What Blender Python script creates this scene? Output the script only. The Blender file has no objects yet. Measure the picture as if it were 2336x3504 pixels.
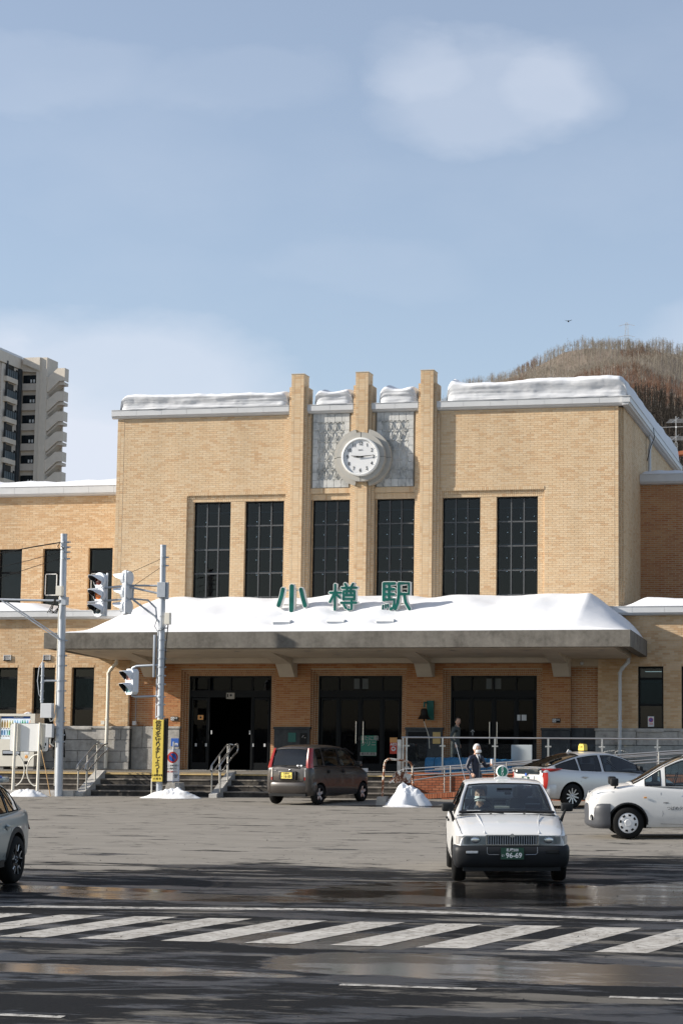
import bpy, bmesh, math, random
import numpy as np
from mathutils import Matrix, Vector, noise as mnoise
R = math.radians
sc = bpy.context.scene
COL = sc.collection
# ------------------------------------------------------------------ camera
cam_d = bpy.data.cameras.new('camera')
cam = bpy.data.objects.new('camera', cam_d)
COL.objects.link(cam)
sc.camera = cam
YAW, PITCH, ROLL = .184, .1074, .0042
_f = Vector((-math.sin(YAW)*math.cos(PITCH), math.cos(YAW)*math.cos(PITCH), math.sin(PITCH)))
_r = Vector((math.cos(YAW), math.sin(YAW), 0))
_d = _f.cross(_r)
_r2 = _r*math.cos(ROLL) - _d*math.sin(ROLL)
_d2 = _d*math.cos(ROLL) + _r*math.sin(ROLL)
m = Matrix(((_r2.x, -_d2.x, -_f.x, 16.37), (_r2.y, -_d2.y, -_f.y, -59.0), (_r2.z, -_d2.z, -_f.z, 2.25), (0, 0, 0, 1)))
cam.matrix_world = m
cam_d.sensor_fit = 'VERTICAL'
cam_d.sensor_height = 36
cam_d.lens = 6450/3504*36
cam_d.shift_x = -622/3504
cam_d.shift_y = 45/3504
cam_d.clip_start = .5
cam_d.clip_end = 6000
# ------------------------------------------------------------------ light
SUN_EL, SUN_AZ = R(24.7), R(73)          # azimuth from the facade normal towards the left of the picture
sun_d = bpy.data.lights.new('sun', 'SUN')
sun_d.energy = 5.0
sun_d.angle = R(.5)
sun_d.color = (1, .93, .83)
sun = bpy.data.objects.new('sun', sun_d)
COL.objects.link(sun)
to_sun = Vector((-math.sin(SUN_AZ)*math.cos(SUN_EL), -math.cos(SUN_AZ)*math.cos(SUN_EL), math.sin(SUN_EL)))
sun.rotation_euler = to_sun.to_track_quat('Z', 'Y').to_euler()
sun.location = to_sun*100
world = bpy.data.worlds.new('World')
sc.world = world
world.use_nodes = True
wn, wl = world.node_tree.nodes, world.node_tree.links
wn.clear()
wo = wn.new('ShaderNodeOutputWorld')
bg = wn.new('ShaderNodeBackground')
sky = wn.new('ShaderNodeTexSky')
sky.sky_type = 'NISHITA'
sky.sun_disc = False
sky.sun_elevation = SUN_EL
sky.sun_rotation = math.atan2(to_sun.x, to_sun.y)
sky.air_density = 1.0
sky.dust_density = .8
sky.ozone_density = 2.2
bg.inputs[1].default_value = .106
tc = wn.new('ShaderNodeTexCoord')
def wmath(op, a, b=None, clamp=False):
    n = wn.new('ShaderNodeMath'); n.operation = op; n.use_clamp = clamp
    for i, v in enumerate((a, b)):
        if v is None: continue
        if isinstance(v, (int, float)): n.inputs[i].default_value = v
        else: wl.new(v, n.inputs[i])
    return n.outputs[0]
def cloud_dir(px, py):
    v = Vector(((px-1790)/6450, (py-1797)/6450, 1))
    w = _r2*v.x + _d2*v.y + _f*v.z
    return w.normalized()
nz = wn.new('ShaderNodeTexNoise'); nz.inputs['Scale'].default_value = 7; nz.inputs['Detail'].default_value = 6; nz.inputs['Roughness'].default_value = .55
mp = wn.new('ShaderNodeMapping'); mp.inputs['Scale'].default_value = (1, 1, 2.2)
wl.new(tc.outputs['Generated'], mp.inputs[0]); wl.new(mp.outputs[0], nz.inputs[0])
n2 = wn.new('ShaderNodeTexNoise'); n2.inputs['Scale'].default_value = 26; n2.inputs['Detail'].default_value = 5
wl.new(mp.outputs[0], n2.inputs[0])
# soft warp of the lookup direction, then a few cloud banks in that direction space
sub = wn.new('ShaderNodeVectorMath'); sub.operation = 'SUBTRACT'; wl.new(nz.outputs['Color'], sub.inputs[0]); sub.inputs[1].default_value = (.5, .5, .5)
scl = wn.new('ShaderNodeVectorMath'); scl.operation = 'SCALE'; wl.new(sub.outputs[0], scl.inputs[0]); scl.inputs[3].default_value = .07
add = wn.new('ShaderNodeVectorMath'); add.operation = 'ADD'; wl.new(tc.outputs['Generated'], add.inputs[0]); wl.new(scl.outputs[0], add.inputs[1])
total = None
for px, py, rx, rz, amt in ((1690, 335, .075, .037, .5), (1400, 250, .035, .022, .2), (1900, 320, .03, .026, .2), (380, 1420, .11, .052, .95), (150, 1700, .1, .05, .6), (60, 230, .08, .02, .2), (850, 300, .05, .018, .14), (1250, 930, .06, .018, .12), (-700, 1500, .2, .06, .8), (3100, 1200, .16, .05, .7)):
    dv = cloud_dir(px, py)
    side = Vector((dv.y, -dv.x, 0)).normalized(); up = side.cross(dv)
    s_ = wn.new('ShaderNodeVectorMath'); s_.operation = 'SUBTRACT'; wl.new(add.outputs[0], s_.inputs[0]); s_.inputs[1].default_value = dv
    d1 = wn.new('ShaderNodeVectorMath'); d1.operation = 'DOT_PRODUCT'; wl.new(s_.outputs[0], d1.inputs[0]); d1.inputs[1].default_value = side/rx
    d2 = wn.new('ShaderNodeVectorMath'); d2.operation = 'DOT_PRODUCT'; wl.new(s_.outputs[0], d2.inputs[0]); d2.inputs[1].default_value = up/rz
    d3 = wn.new('ShaderNodeVectorMath'); d3.operation = 'DOT_PRODUCT'; wl.new(s_.outputs[0], d3.inputs[0]); d3.inputs[1].default_value = dv/.12
    q = wmath('ADD', wmath('ADD', wmath('POWER', wmath('ABSOLUTE', d1.outputs['Value']), 2), wmath('POWER', wmath('ABSOLUTE', d2.outputs['Value']), 2)), wmath('POWER', wmath('ABSOLUTE', d3.outputs['Value']), 2))
    f = wmath('MULTIPLY', wmath('MULTIPLY', wmath('SUBTRACT', 1.0, q, True), 1.7, True), amt)
    total = f if total is None else wmath('ADD', total, f)
# general thin cloud everywhere (so that the sky behind the camera goes on the same way)
thin = wmath('MULTIPLY', wmath('SUBTRACT', nz.outputs['Fac'], .5, True), .6, True)
tex = wmath('ADD', .9, wmath('MULTIPLY', n2.outputs['Fac'], .2))
cf = wmath('ADD', .20, wmath('MULTIPLY', wmath('MULTIPLY', wmath('ADD', total, thin), tex), .5), True)
hsv = wn.new('ShaderNodeHueSaturation'); hsv.inputs['Hue'].default_value = .5; hsv.inputs['Saturation'].default_value = .88; hsv.inputs['Value'].default_value = 1.0
wl.new(sky.outputs[0], hsv.inputs['Color'])
mixc = wn.new('ShaderNodeMix'); mixc.data_type = 'RGBA'
wl.new(cf, mixc.inputs['Factor']); wl.new(hsv.outputs[0], mixc.inputs['A']); mixc.inputs['B'].default_value = (4.7, 5.05, 5.75, 1)
wl.new(mixc.outputs['Result'], bg.inputs[0]); wl.new(bg.outputs[0], wo.inputs[0])
sc.view_settings.view_transform = 'Standard'
sc.view_settings.look = 'None'
sc.view_settings.gamma = 1
sc.view_settings.use_curve_mapping = False
sc.view_settings.exposure = .6
sc.cycles.max_bounces = 7
sc.cycles.transparent_max_bounces = 12
sc.cycles.caustics_reflective = False
sc.cycles.caustics_refractive = False

# ------------------------------------------------------------------ ground slope
GS = .0075
def gz(y): return GS*(y + 32)

# ------------------------------------------------------------------ materials
MATS = {}
class NT:
    """small helper round a material's node tree"""
    def __init__(s, name):
        s.m = bpy.data.materials.new(name); s.m.use_nodes = True
        s.n, s.l = s.m.node_tree.nodes, s.m.node_tree.links
        s.b = s.n['Principled BSDF']; s.out = s.n['Material Output']
        s._tc = None
    def tc(s, k='Object'):
        if s._tc is None: s._tc = s.n.new('ShaderNodeTexCoord')
        return s._tc.outputs[k]
    def set(s, inp, v):
        if isinstance(v, (int, float, tuple)):
            if isinstance(v, tuple) and len(v) == 3 and s.b.inputs[inp].type == 'RGBA': v = v + (1,)
            s.b.inputs[inp].default_value = v
        else: s.l.new(v, s.b.inputs[inp])
    def map(s, vec, scale=(1, 1, 1), loc=(0, 0, 0), rot=(0, 0, 0)):
        n = s.n.new('ShaderNodeMapping'); n.inputs['Scale'].default_value = scale; n.inputs['Location'].default_value = loc; n.inputs['Rotation'].default_value = rot
        s.l.new(vec, n.inputs[0]); return n.outputs[0]
    def noise(s, vec, scale, detail=4, rough=.55, dist=0):
        n = s.n.new('ShaderNodeTexNoise'); n.inputs['Scale'].default_value = scale; n.inputs['Detail'].default_value = detail
        n.inputs['Roughness'].default_value = rough; n.inputs['Distortion'].default_value = dist
        s.l.new(vec, n.inputs['Vector']); return n.outputs['Fac']
    def math(s, op, a, b=None, clamp=False):
        n = s.n.new('ShaderNodeMath'); n.operation = op; n.use_clamp = clamp
        for i, v in enumerate((a, b)):
            if v is None: continue
            if isinstance(v, (int, float)): n.inputs[i].default_value = v
            else: s.l.new(v, n.inputs[i])
        return n.outputs[0]
    def ramp(s, fac, stops):
        n = s.n.new('ShaderNodeValToRGB'); cr = n.color_ramp
        while len(cr.elements) < len(stops): cr.elements.new(.5)
        for e, (p, c) in zip(cr.elements, stops):
            e.position = p; e.color = (c if len(c) == 4 else tuple(c) + (1,)) if isinstance(c, tuple) else (c, c, c, 1)
        s.l.new(fac, n.inputs[0]); return n.outputs[0]
    def mix(s, f, a, b, mode='MIX'):
        n = s.n.new('ShaderNodeMix'); n.data_type = 'RGBA'; n.blend_type = mode
        for k, v in (('Factor', f), ('A', a), ('B', b)):
            if isinstance(v, (int, float)): n.inputs[k].default_value = v if k == 'Factor' else (v, v, v, 1)
            elif isinstance(v, tuple): n.inputs[k].default_value = v if len(v) == 4 else v + (1,)
            else: s.l.new(v, n.inputs[k])
        return n.outputs['Result']
    def bump(s, h, strength=.3, dist=.01):
        n = s.n.new('ShaderNodeBump'); n.inputs['Strength'].default_value = strength; n.inputs['Distance'].default_value = dist
        s.l.new(h, n.inputs['Height']); s.l.new(n.outputs[0], s.b.inputs['Normal']); return n.outputs[0]
def plain(name, col, rough=.5, metal=0., var=.12, scale=6, bump=0, spec=.5, coat=0):
    t = NT(name)
    v = t.noise(t.tc(), scale, 5)
    f = t.math('ADD', 1-var, t.math('MULTIPLY', v, 2*var))
    t.set('Base Color', t.mix(1.0, tuple(col), f, 'MULTIPLY') if var else tuple(col))
    t.set('Roughness', t.math('ADD', rough-.06, t.math('MULTIPLY', v, .12), True) if rough > .06 else rough)
    t.set('Metallic', metal); t.set('Specular IOR Level', spec)
    if coat: t.set('Coat Weight', coat); t.set('Coat Roughness', .04)
    if bump: t.bump(t.noise(t.tc(), scale*6, 4), bump, .01)
    MATS[name] = t.m
    return t.m
def brick_mat(name, stops, shift=0.):
    t = NT(name)
    g = t.n.new('ShaderNodeNewGeometry'); oi = t.n.new('ShaderNodeObjectInfo')
    r = t.math('FRACT', t.math('ADD', g.outputs['Random Per Island'], t.math('MULTIPLY', oi.outputs['Random'], 7.3)))
    big = t.noise(t.tc('Object'), .9, 3)
    r2 = t.math('ADD', t.math('MULTIPLY', r, .62), t.math('MULTIPLY', t.math('SUBTRACT', big, .5), .35), False)
    r2 = t.math('ADD', r2, .2, True)
    c = t.ramp(r2, stops)
    fine = t.noise(t.map(t.tc('Object'), (1, 1, 2)), 40, 4, .7)
    spot = t.noise(t.tc('Object'), 14, 3)
    c = t.mix(.3, c, t.ramp(fine, [(.3, .8), (.52, 1.), (.75, 1.1)]), 'MULTIPLY')
    c = t.mix(.25, c, t.ramp(spot, [(.35, (.95, .7, .5)), (.6, (1., 1., 1.))]), 'MULTIPLY')
    grime = t.noise(t.map(t.tc('Object'), (1, 1, .22)), .55, 5, .6)
    c = t.mix(1.0, c, t.ramp(grime, [(.3, .84), (.55, 1.)]), 'MULTIPLY')
    t.set('Base Color', c); t.set('Roughness', .8); t.set('Specular IOR Level', .25)
    t.bump(fine, .25, .003)
    MATS[name] = t.m; return t.m
brick_mat('brick_buff', [(.0, (.5, .29, .15)), (.16, (.585, .39, .225)), (.35, (.665, .495, .31)), (.7, (.69, .53, .345)), (1., (.73, .59, .41))])
brick_mat('brick_warm_shaded', [(.0, (.34, .125, .05)), (.3, (.42, .185, .08)), (.6, (.47, .24, .11)), (1., (.52, .3, .15))])  # redder brick, darkened too: shade of porch and right wing is in its colour
brick_mat('brick_wing', [(.0, (.5, .3, .155)), (.3, (.57, .385, .22)), (.6, (.625, .455, .28)), (1., (.7, .55, .37))])
brick_mat('brick_tile', [(.0, (.47, .26, .13)), (.3, (.5, .3, .155)), (.5, (.52, .36, .21)), (1., (.5, .39, .25))])
brick_mat('brick_shade', [(.0, (.3, .12, .055)), (.35, (.37, .175, .08)), (.7, (.43, .235, .12)), (1., (.47, .3, .17))])
brick_mat('brick_red', [(.0, (.25, .075, .035)), (.5, (.34, .115, .055)), (1., (.4, .16, .085))])
plain('mortar', (.5, .41, .3), .9, var=.2, scale=3, bump=.3)
plain('mortar_dark', (.1, .085, .07), .9, var=.25, scale=3, bump=.3)
plain('metal_cornice', (.56, .565, .57), .45, .0, var=.1, scale=2.5)
plain('white_paint', (.74, .74, .72), .45, var=.07, scale=3)
plain('ring_grey', (.4, .385, .35), .7, var=.1)
plain('plaster', (.58, .51, .42), .85, var=.25, scale=1.6, bump=.2)
plain('cream_paint', (.66, .63, .55), .4, var=.07, scale=3)
plain('black_metal', (.012, .012, .014), .35, var=.1, spec=.12)
plain('window_frame', (.010, .011, .012), .45, var=.1, spec=.12)
plain('muntin', (.1, .105, .11), .5, var=.1, spec=.12)
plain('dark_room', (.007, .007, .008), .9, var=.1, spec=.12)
plain('stainless', (.52, .51, .49), .3, .85, var=.08)
plain('galvanised', (.36, .39, .43), .5, .45, var=.16, scale=8)
plain('pole_grey', (.43, .46, .5), .42, .25, var=.12, scale=5)
plain('light_grey_box', (.56, .57, .58), .5, var=.06)
plain('concrete_light', (.36, .34, .31), .9, var=.25, scale=3, bump=.4)
plain('signal_housing', (.66, .69, .73), .42, var=.06)
plain('rubber', (.012, .012, .012), .75, var=.2, bump=.2, spec=.12)
plain('black_plastic', (.02, .021, .022), .45, var=.15, spec=.12)
plain('yellow_sign', (.66, .5, .08), .5, var=.12, scale=5)
plain('sign_white', (.72, .72, .72), .45, var=.04)
plain('sign_red', (.6, .05, .02), .45, var=.06)
plain('sign_blue', (.02, .1, .42), .45, var=.06)
plain('sign_black', (.02, .02, .02), .5, var=0, spec=.12)
plain('sign_green', (.01, .16, .1), .5, var=.06)
plain('cable', (.015, .015, .015), .6, var=0, spec=.12)
plain('skin', (.5, .3, .21), .55, var=.06)
plain('bronze', (.02, .018, .016), .4, .5, var=.1)
plain('bell_green', (.01, .11, .09), .5, var=.15)
plain('bamboo', (.42, .25, .1), .6, var=.2)
plain('tactile', (.56, .4, .17), .8, var=.2, scale=8)
plain('interior_wall', (.09, .1, .1), .8, var=.2)
plain('antenna_metal', (.45, .46, .47), .5, .3)
plain('bird', (.02, .02, .025), .8, var=0)
def letter_green():
    t = NT('letter_green'); v = t.noise(t.tc(), 2.5, 2)
    t.set('Base Color', t.ramp(v, [(.3, (.002, .05, .045)), (.7, (.005, .115, .09))])); t.set('Roughness', .45); t.set('Specular IOR Level', .25)
    MATS['letter_green'] = t.m
letter_green()
def concrete(name, cols, streak=True, bump=.5):
    t = NT(name)
    a = t.noise(t.tc(), 1.3, 6, .6); b = t.noise(t.tc(), 9, 5, .6); s_ = t.noise(t.map(t.tc(), (3, 3, .35)), 1.6, 4)
    f = t.math('ADD', t.math('MULTIPLY', a, .55), t.math('MULTIPLY', b, .25))
    f = t.math('ADD', f, t.math('MULTIPLY', s_, .22))
    t.set('Base Color', t.ramp(f, [(.36, cols[0]), (.5, cols[1]), (.64, cols[2])])); t.set('Roughness', .88); t.set('Specular IOR Level', .3)
    t.bump(t.math('ADD', b, t.noise(t.tc(), 40, 4)), bump, .012)
    MATS[name] = t.m
concrete('concrete_canopy', [(.09, .082, .07), (.155, .143, .124), (.21, .193, .168)])
concrete('stone_plinth', [(.2, .19, .175), (.37, .355, .33), (.5, .48, .45)])
concrete('granite_dark', [(.03, .033, .037), (.05, .055, .06), (.075, .08, .085)], bump=.2)
concrete('stone_panel', [(.2, .21, .21), (.52, .52, .5), (.66, .65, .62)], bump=.25)
concrete('stair_stone', [(.016, .015, .014), (.04, .036, .032), (.12, .105, .085)])
concrete('stair_nosing', [(.08, .07, .06), (.17, .15, .13), (.25, .22, .18)])
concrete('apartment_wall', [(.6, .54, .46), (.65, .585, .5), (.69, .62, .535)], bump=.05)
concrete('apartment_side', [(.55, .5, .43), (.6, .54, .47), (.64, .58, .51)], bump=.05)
def rust():
    t = NT('rusty_paint'); a = t.noise(t.tc(), 9, 6, .7)
    t.set('Base Color', t.ramp(a, [(.42, (.19, .055, .015)), (.5, (.3, .12, .05)), (.53, (.62, .58, .5))])); t.set('Roughness', .75); t.bump(a, .5, .01)
    MATS['rusty_paint'] = t.m
rust()
def worn_sign():
    t = NT('peeling_sign'); a = t.noise(t.map(t.tc(), (1, 1, .5)), 7, 6, .7)
    t.set('Base Color', t.ramp(a, [(.43, (.09, .025, .012)), (.49, (.28, .13, .06)), (.52, (.62, .6, .54))])); t.set('Roughness', .7); t.bump(a, .5, .02)
    MATS['peeling_sign'] = t.m
worn_sign()
def snow_mat(name, dirt=.0):
    t = NT(name)
    a = t.noise(t.tc(), 1.7, 6, .6); b = t.noise(t.tc(), 22, 5, .65)
    t.set('Base Color', t.mix(t.math('MULTIPLY', t.ramp(t.noise(t.tc(), 2.6, 6, .65), [(.5, 0.), (.66, 1.)]), dirt), (.69, .70, .72), (.36, .33, .29)))
    t.set('Roughness', .72); t.set('Specular IOR Level', .3)
    t.set('Subsurface Weight', .0)
    t.bump(t.math('ADD', t.math('MULTIPLY', a, .4), t.math('MULTIPLY', b, .2)), .22, .04)
    MATS[name] = t.m
snow_mat('snow'); snow_mat('snow_dirty', .55)
def glass(name, tint=(.75, .8, .8), rough=.02, ior=1.5, boost=1.0):
    t = NT(name); t.n.remove(t.b)
    tr = t.n.new('ShaderNodeBsdfTransparent'); tr.inputs[0].default_value = tint + (1,)
    gl = t.n.new('ShaderNodeBsdfGlossy'); gl.inputs['Roughness'].default_value = rough; gl.inputs['Color'].default_value = (1, 1, 1, 1)
    tcx = t.tc()
    bp = t.n.new('ShaderNodeBump'); bp.inputs['Strength'].default_value = .05; bp.inputs['Distance'].default_value = .004
    t.l.new(t.noise(tcx, 2.2, 2), bp.inputs['Height']); t.l.new(bp.outputs[0], gl.inputs['Normal'])
    fr = t.n.new('ShaderNodeFresnel'); fr.inputs[0].default_value = ior
    f = t.math('MULTIPLY', fr.outputs[0], boost, True)
    mx = t.n.new('ShaderNodeMixShader'); t.l.new(f, mx.inputs[0]); t.l.new(tr.outputs[0], mx.inputs[1]); t.l.new(gl.outputs[0], mx.inputs[2])
    t.l.new(mx.outputs[0], t.out.inputs[0]); MATS[name] = t.m
glass('glass_window', (.3, .4, .48), boost=.75)
glass('glass_door', (.35, .37, .38), boost=.22)
glass('glass_clear', (.88, .92, .92))
glass('glass_car', (.62, .7, .7), boost=1.3)
glass('glass_privacy', (.1, .11, .12), boost=1.3)
glass('glass_rail', (.8, .85, .86))
glass('lamp_lens', (.85, .87, .88), .08)
def paint(name, col, metal=0., rough=.35, grime=1.):
    t = NT(name)
    dust = t.noise(t.map(t.tc(), (1, 1, 1)), 3.5, 5, .6)
    sep = t.n.new('ShaderNodeSeparateXYZ'); t.l.new(t.tc(), sep.inputs[0])
    low = t.math('SUBTRACT', 1.0, t.math('DIVIDE', sep.outputs['Z'], .75), True)   # road grime climbs the sills
    g = t.math('MULTIPLY', t.math('ADD', t.math('MULTIPLY', low, .9*grime), .05*grime), t.ramp(dust, [(.35, .15), (.7, .85)]), True)
    t.set('Base Color', t.mix(g, tuple(col), tuple(.5*c + .5*d for c, d in zip(col, (.17, .155, .135)))))
    t.set('Metallic', metal); t.set('Roughness', t.math('ADD', rough, t.math('MULTIPLY', g, .4), True))
    t.set('Coat Weight', .55); t.set('Coat Roughness', .06)
    MATS[name] = t.m
paint('paint_white', (.62, .615, .6)); paint('paint_brown', (.034, .028, .025), .25, .36, .2); paint('paint_silver', (.58, .57, .56), .45, .35)
paint('paint_grey', (.32, .35, .34), .3, .35); plain('bumper_black', (.016, .017, .019), .5, var=.2, spec=.22); plain('bumper_grey', (.055, .058, .066), .45, var=.15, spec=.35)
plain('chrome', (.62, .62, .62), .15, 1., var=0); plain('wheel_silver', (.6, .6, .6), .35, .7, var=.08); plain('wheel_cover', (.66, .66, .66), .4, .1, var=.06)
plain('tail_red', (.3, .012, .008), .25, var=.1, coat=.4); plain('tail_clear', (.5, .48, .46), .2, .2, var=.2, scale=20, coat=.8); plain('reflector', (.6, .61, .62), .3, .3, var=.3, scale=26)
plain('seat_grey', (.1, .12, .15), .8, var=.2); plain('dash_dark', (.03, .03, .034), .6, spec=.12); plain('plate_green', (.012, .06, .035), .45, var=.04); plain('plate_yellow', (.72, .58, .12), .45, var=.04)
plain('amber', (.7, .32, .08), .3, .0, coat=.6); plain('cloth_navy', (.012, .016, .035), .5, var=.3, scale=5); plain('cloth_black', (.012, .013, .014), .8, var=.3, spec=.12); plain('cloth_grey', (.06, .07, .068), .8, var=.25)
plain('trousers', (.02, .02, .022), .8, var=.2, spec=.12); plain('mask_white', (.78, .77, .75), .7, var=.03); plain('hair_white', (.6, .58, .55), .7, var=.12, scale=30); plain('hair_black', (.02, .018, .018), .6, var=.1)
for _n in ('cloth_navy', 'cloth_grey', 'cloth_black', 'trousers'):
    _m = MATS[_n]; _t = _m.node_tree; _nz = _t.nodes.new('ShaderNodeTexNoise'); _nz.inputs['Scale'].default_value = 7; _nz.inputs['Detail'].default_value = 4; _nz.inputs['Distortion'].default_value = 1.2
    _b = _t.nodes.new('ShaderNodeBump'); _b.inputs['Strength'].default_value = .9; _b.inputs['Distance'].default_value = .03; _c = _t.nodes.new('ShaderNodeTexCoord')
    _t.links.new(_c.outputs['Object'], _nz.inputs[0]); _t.links.new(_nz.outputs['Fac'], _b.inputs['Height']); _t.links.new(_b.outputs[0], _t.nodes['Principled BSDF'].inputs['Normal'])
def emit(name, col, s):
    t = NT(name); t.set('Base Color', tuple(col)); t.set('Emission Color', tuple(col)); t.set('Emission Strength', s); MATS[name] = t.m
emit('lamp_glow', (.9, .95, 1.), 2.2); emit('tube_light', (.9, 1., .92), 1.6); emit('vending_light', (.9, .95, 1.), .35)
def tarp():
    t = NT('tarp_blue'); f = t.noise(t.map(t.tc(), (2.5, 2.5, 1)), 3, 5, .6, .6)
    t.set('Base Color', t.ramp(f, [(.35, (.05, .36, .8)), (.6, (.13, .5, .9))])); t.set('Roughness', .4); t.bump(f, .6, .03); MATS['tarp_blue'] = t.m
tarp()
# asphalt: dry salted plaza, wet dark road; wetness is a mask in ground coordinates
def asphalt(name='asphalt', paint_on=False):
    t = NT(name)
    P = t.tc('Object')
    sep = t.n.new('ShaderNodeSeparateXYZ'); t.l.new(P, sep.inputs[0])
    X, Y = sep.outputs['X'], sep.outputs['Y']
    str1 = t.noise(t.map(P, (.22, .9, 1)), 1.0, 8, .68, .3)
    str2 = t.noise(t.map(P, (.7, 2.4, 1)), 1.0, 7, .66)
    big = t.noise(P, .16, 4, .5)
    grain = t.noise(P, 60, 4, .7)
    # boundary of the wet area runs roughly along Y = -28.5, further back on the right
    edge = t.math('ADD', Y, 28.2)
    edge = t.math('SUBTRACT', edge, t.math('MULTIPLY', t.math('SUBTRACT', X, 9.5, True), 3.6))
    w = t.math('MULTIPLY', edge, -.33)
    w = t.math('ADD', w, t.math('MULTIPLY', t.math('SUBTRACT', str1, .5), 3.4))
    w = t.math('ADD', w, t.math('MULTIPLY', t.math('SUBTRACT', str2, .5), 1.7))
    w = t.math('ADD', w, t.math('MULTIPLY', t.math('SUBTRACT', big, .5), 2.0))
    road = t.ramp(t.math('MULTIPLY', t.math('ADD', Y, 46), 1/46), [(0, 1.), (1, 0.)])
    wet = t.ramp(w, [(.42, 0.), (.62, 1.)])
    # small melt puddles on the dry plaza
    pud = t.math('MAXIMUM', t.ramp(t.noise(t.map(P, (.5, 1.5, 1), (3.1, 1.7, 0)), 1.0, 7, .66), [(.595, 0.), (.61, .85)]), t.ramp(t.noise(t.map(P, (1.6, 3.2, 1), (1.1, 5.7, 0)), 1.0, 4, .6), [(.64, 0.), (.655, .75)]))
    wet = t.math('MAXIMUM', wet, pud)
    # dried streaks inside the wet road
    dry = t.ramp(t.noise(t.map(P, (.4, 1.5, 1), (9, 4, 0)), 1.0, 9, .72), [(.54, 0.), (.6, .5)])
    wet = t.math('SUBTRACT', wet, dry, True)
    edgeN = t.math('MULTIPLY', t.math('SUBTRACT', t.noise(t.map(P, (.8, 2.0, 1)), 1.0, 8, .7), .5), 2.0)
    def blob(cx, cy, rx, ry, soft=.12):
        dx = t.math('MULTIPLY', t.math('SUBTRACT', X, cx), 1/rx); dy = t.math('MULTIPLY', t.math('SUBTRACT', Y, cy), 1/ry)
        d = t.math('ADD', t.math('MULTIPLY', dx, dx), t.math('MULTIPLY', dy, dy)); d = t.math('ADD', d, edgeN)
        return t.math('DIVIDE', t.math('SUBTRACT', 1.0, d), soft, True)
    pool = None
    for q in ((10.9, -33.3, 2.6, 1.9), (14.6, -32.6, 2.4, 2.1), (11.7, -40.6, 1.5, .9), (13.4, -40.9, 2.6, .8), (7.5, -34.6, 2.4, .5), (10.6, -38.9, 1.3, .8), (8.0, -41.6, 3., .35), (3.9, -9.9, .9, .35), (5.1, -33.9, 1.8, .5), (15.5, -38.5, 1.2, 1.2)):
        v = blob(*q); pool = v if pool is None else t.math('MAXIMUM', pool, v)
    wet = t.math('MAXIMUM', wet, t.math('MULTIPLY', pool, .95))
    wet = t.math('MAXIMUM', wet, blob(4.2, -9.6, 2.2, .6, .6))
    # bluish damp tyre tracks: two lines and a long curve
    trk = None
    for (x0, y0, dx, dy, w_) in ((8.6, -41.9, .93, .37, .07), (8.9, -40.6, .93, .37, .09), (9.6, -42.8, .95, .31, .05), (10.2, -42.3, .9, .44, .08)):
        n_ = t.math('ADD', t.math('MULTIPLY', t.math('SUBTRACT', X, x0), -dy), t.math('MULTIPLY', t.math('SUBTRACT', Y, y0), dx))
        al = t.math('ADD', t.math('MULTIPLY', t.math('SUBTRACT', X, x0), dx), t.math('MULTIPLY', t.math('SUBTRACT', Y, y0), dy))
        k_ = t.math('MULTIPLY', t.math('SUBTRACT', 1.0, t.math('MULTIPLY', t.math('ABSOLUTE', t.math('ADD', n_, t.math('MULTIPLY', t.math('MULTIPLY', al, al), .03))), 1/w_), True), t.math('SUBTRACT', 1.0, t.math('MULTIPLY', t.math('ABSOLUTE', al), .45), True))
        trk = k_ if trk is None else t.math('MAXIMUM', trk, k_)
    trk = t.math('MULTIPLY', trk, t.ramp(str2, [(.3, .4), (.6, 1.)]))
    # fine cracks and patch joints in the dry plaza
    vo = t.n.new('ShaderNodeTexVoronoi'); vo.feature = 'DISTANCE_TO_EDGE'; vo.inputs['Scale'].default_value = .22
    wv = t.n.new('ShaderNodeVectorMath'); wv.operation = 'ADD'; nn = t.n.new('ShaderNodeTexNoise'); nn.inputs['Scale'].default_value = .9; nn.inputs['Detail'].default_value = 6; t.l.new(P, nn.inputs[0]); t.l.new(P, wv.inputs[0])
    sc_ = t.n.new('ShaderNodeVectorMath'); sc_.operation = 'SCALE'; sc_.inputs[3].default_value = 2.6; t.l.new(nn.outputs['Color'], sc_.inputs[0]); t.l.new(sc_.outputs[0], wv.inputs[1]); t.l.new(wv.outputs[0], vo.inputs['Vector'])
    crack = t.math('MULTIPLY', t.ramp(vo.outputs['Distance'], [(.0, 1.), (.012, 0.)]), t.ramp(t.noise(P, .5, 3), [(.45, 0.), (.6, .8)]))
    drycol = t.mix(t.ramp(str2, [(.3, 0.), (.7, 1.)]), (.215, .198, .172), (.275, .254, .222))
    drycol = t.mix(.4, drycol, t.ramp(grain, [(.3, .75), (.7, 1.2)]), 'MULTIPLY')
    drycol = t.mix(1.0, drycol, t.ramp(t.noise(t.map(P, (.5, 1.2, 1)), 1.2, 5, .6), [(.3, .86), (.6, 1.)]), 'MULTIPLY')
    wetcol = t.mix(t.ramp(grain, [(.35, 0.), (.7, 1.)]), (.006, .006, .0065), (.022, .0215, .021))
    drycol = t.mix(t.math('MULTIPLY', crack, .7), drycol, (.04, .036, .032))
    c = t.mix(wet, drycol, wetcol)
    film = t.ramp(t.noise(t.map(P, (.3, 1.0, 1), (2, 7, 0)), 1.0, 9, .7), [(.5, 0.), (.555, 1.)])
    film = t.math('MAXIMUM', t.math('MULTIPLY', film, wet), trk)
    rough = t.math('SUBTRACT', .87, t.math('MULTIPLY', wet, .17))
    rough = t.math('SUBTRACT', rough, t.math('MULTIPLY', film, .36))
    rough = t.math('SUBTRACT', rough, t.math('MULTIPLY', pool, .5), True)
    rough = t.math('MAXIMUM', rough, .08)
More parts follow.
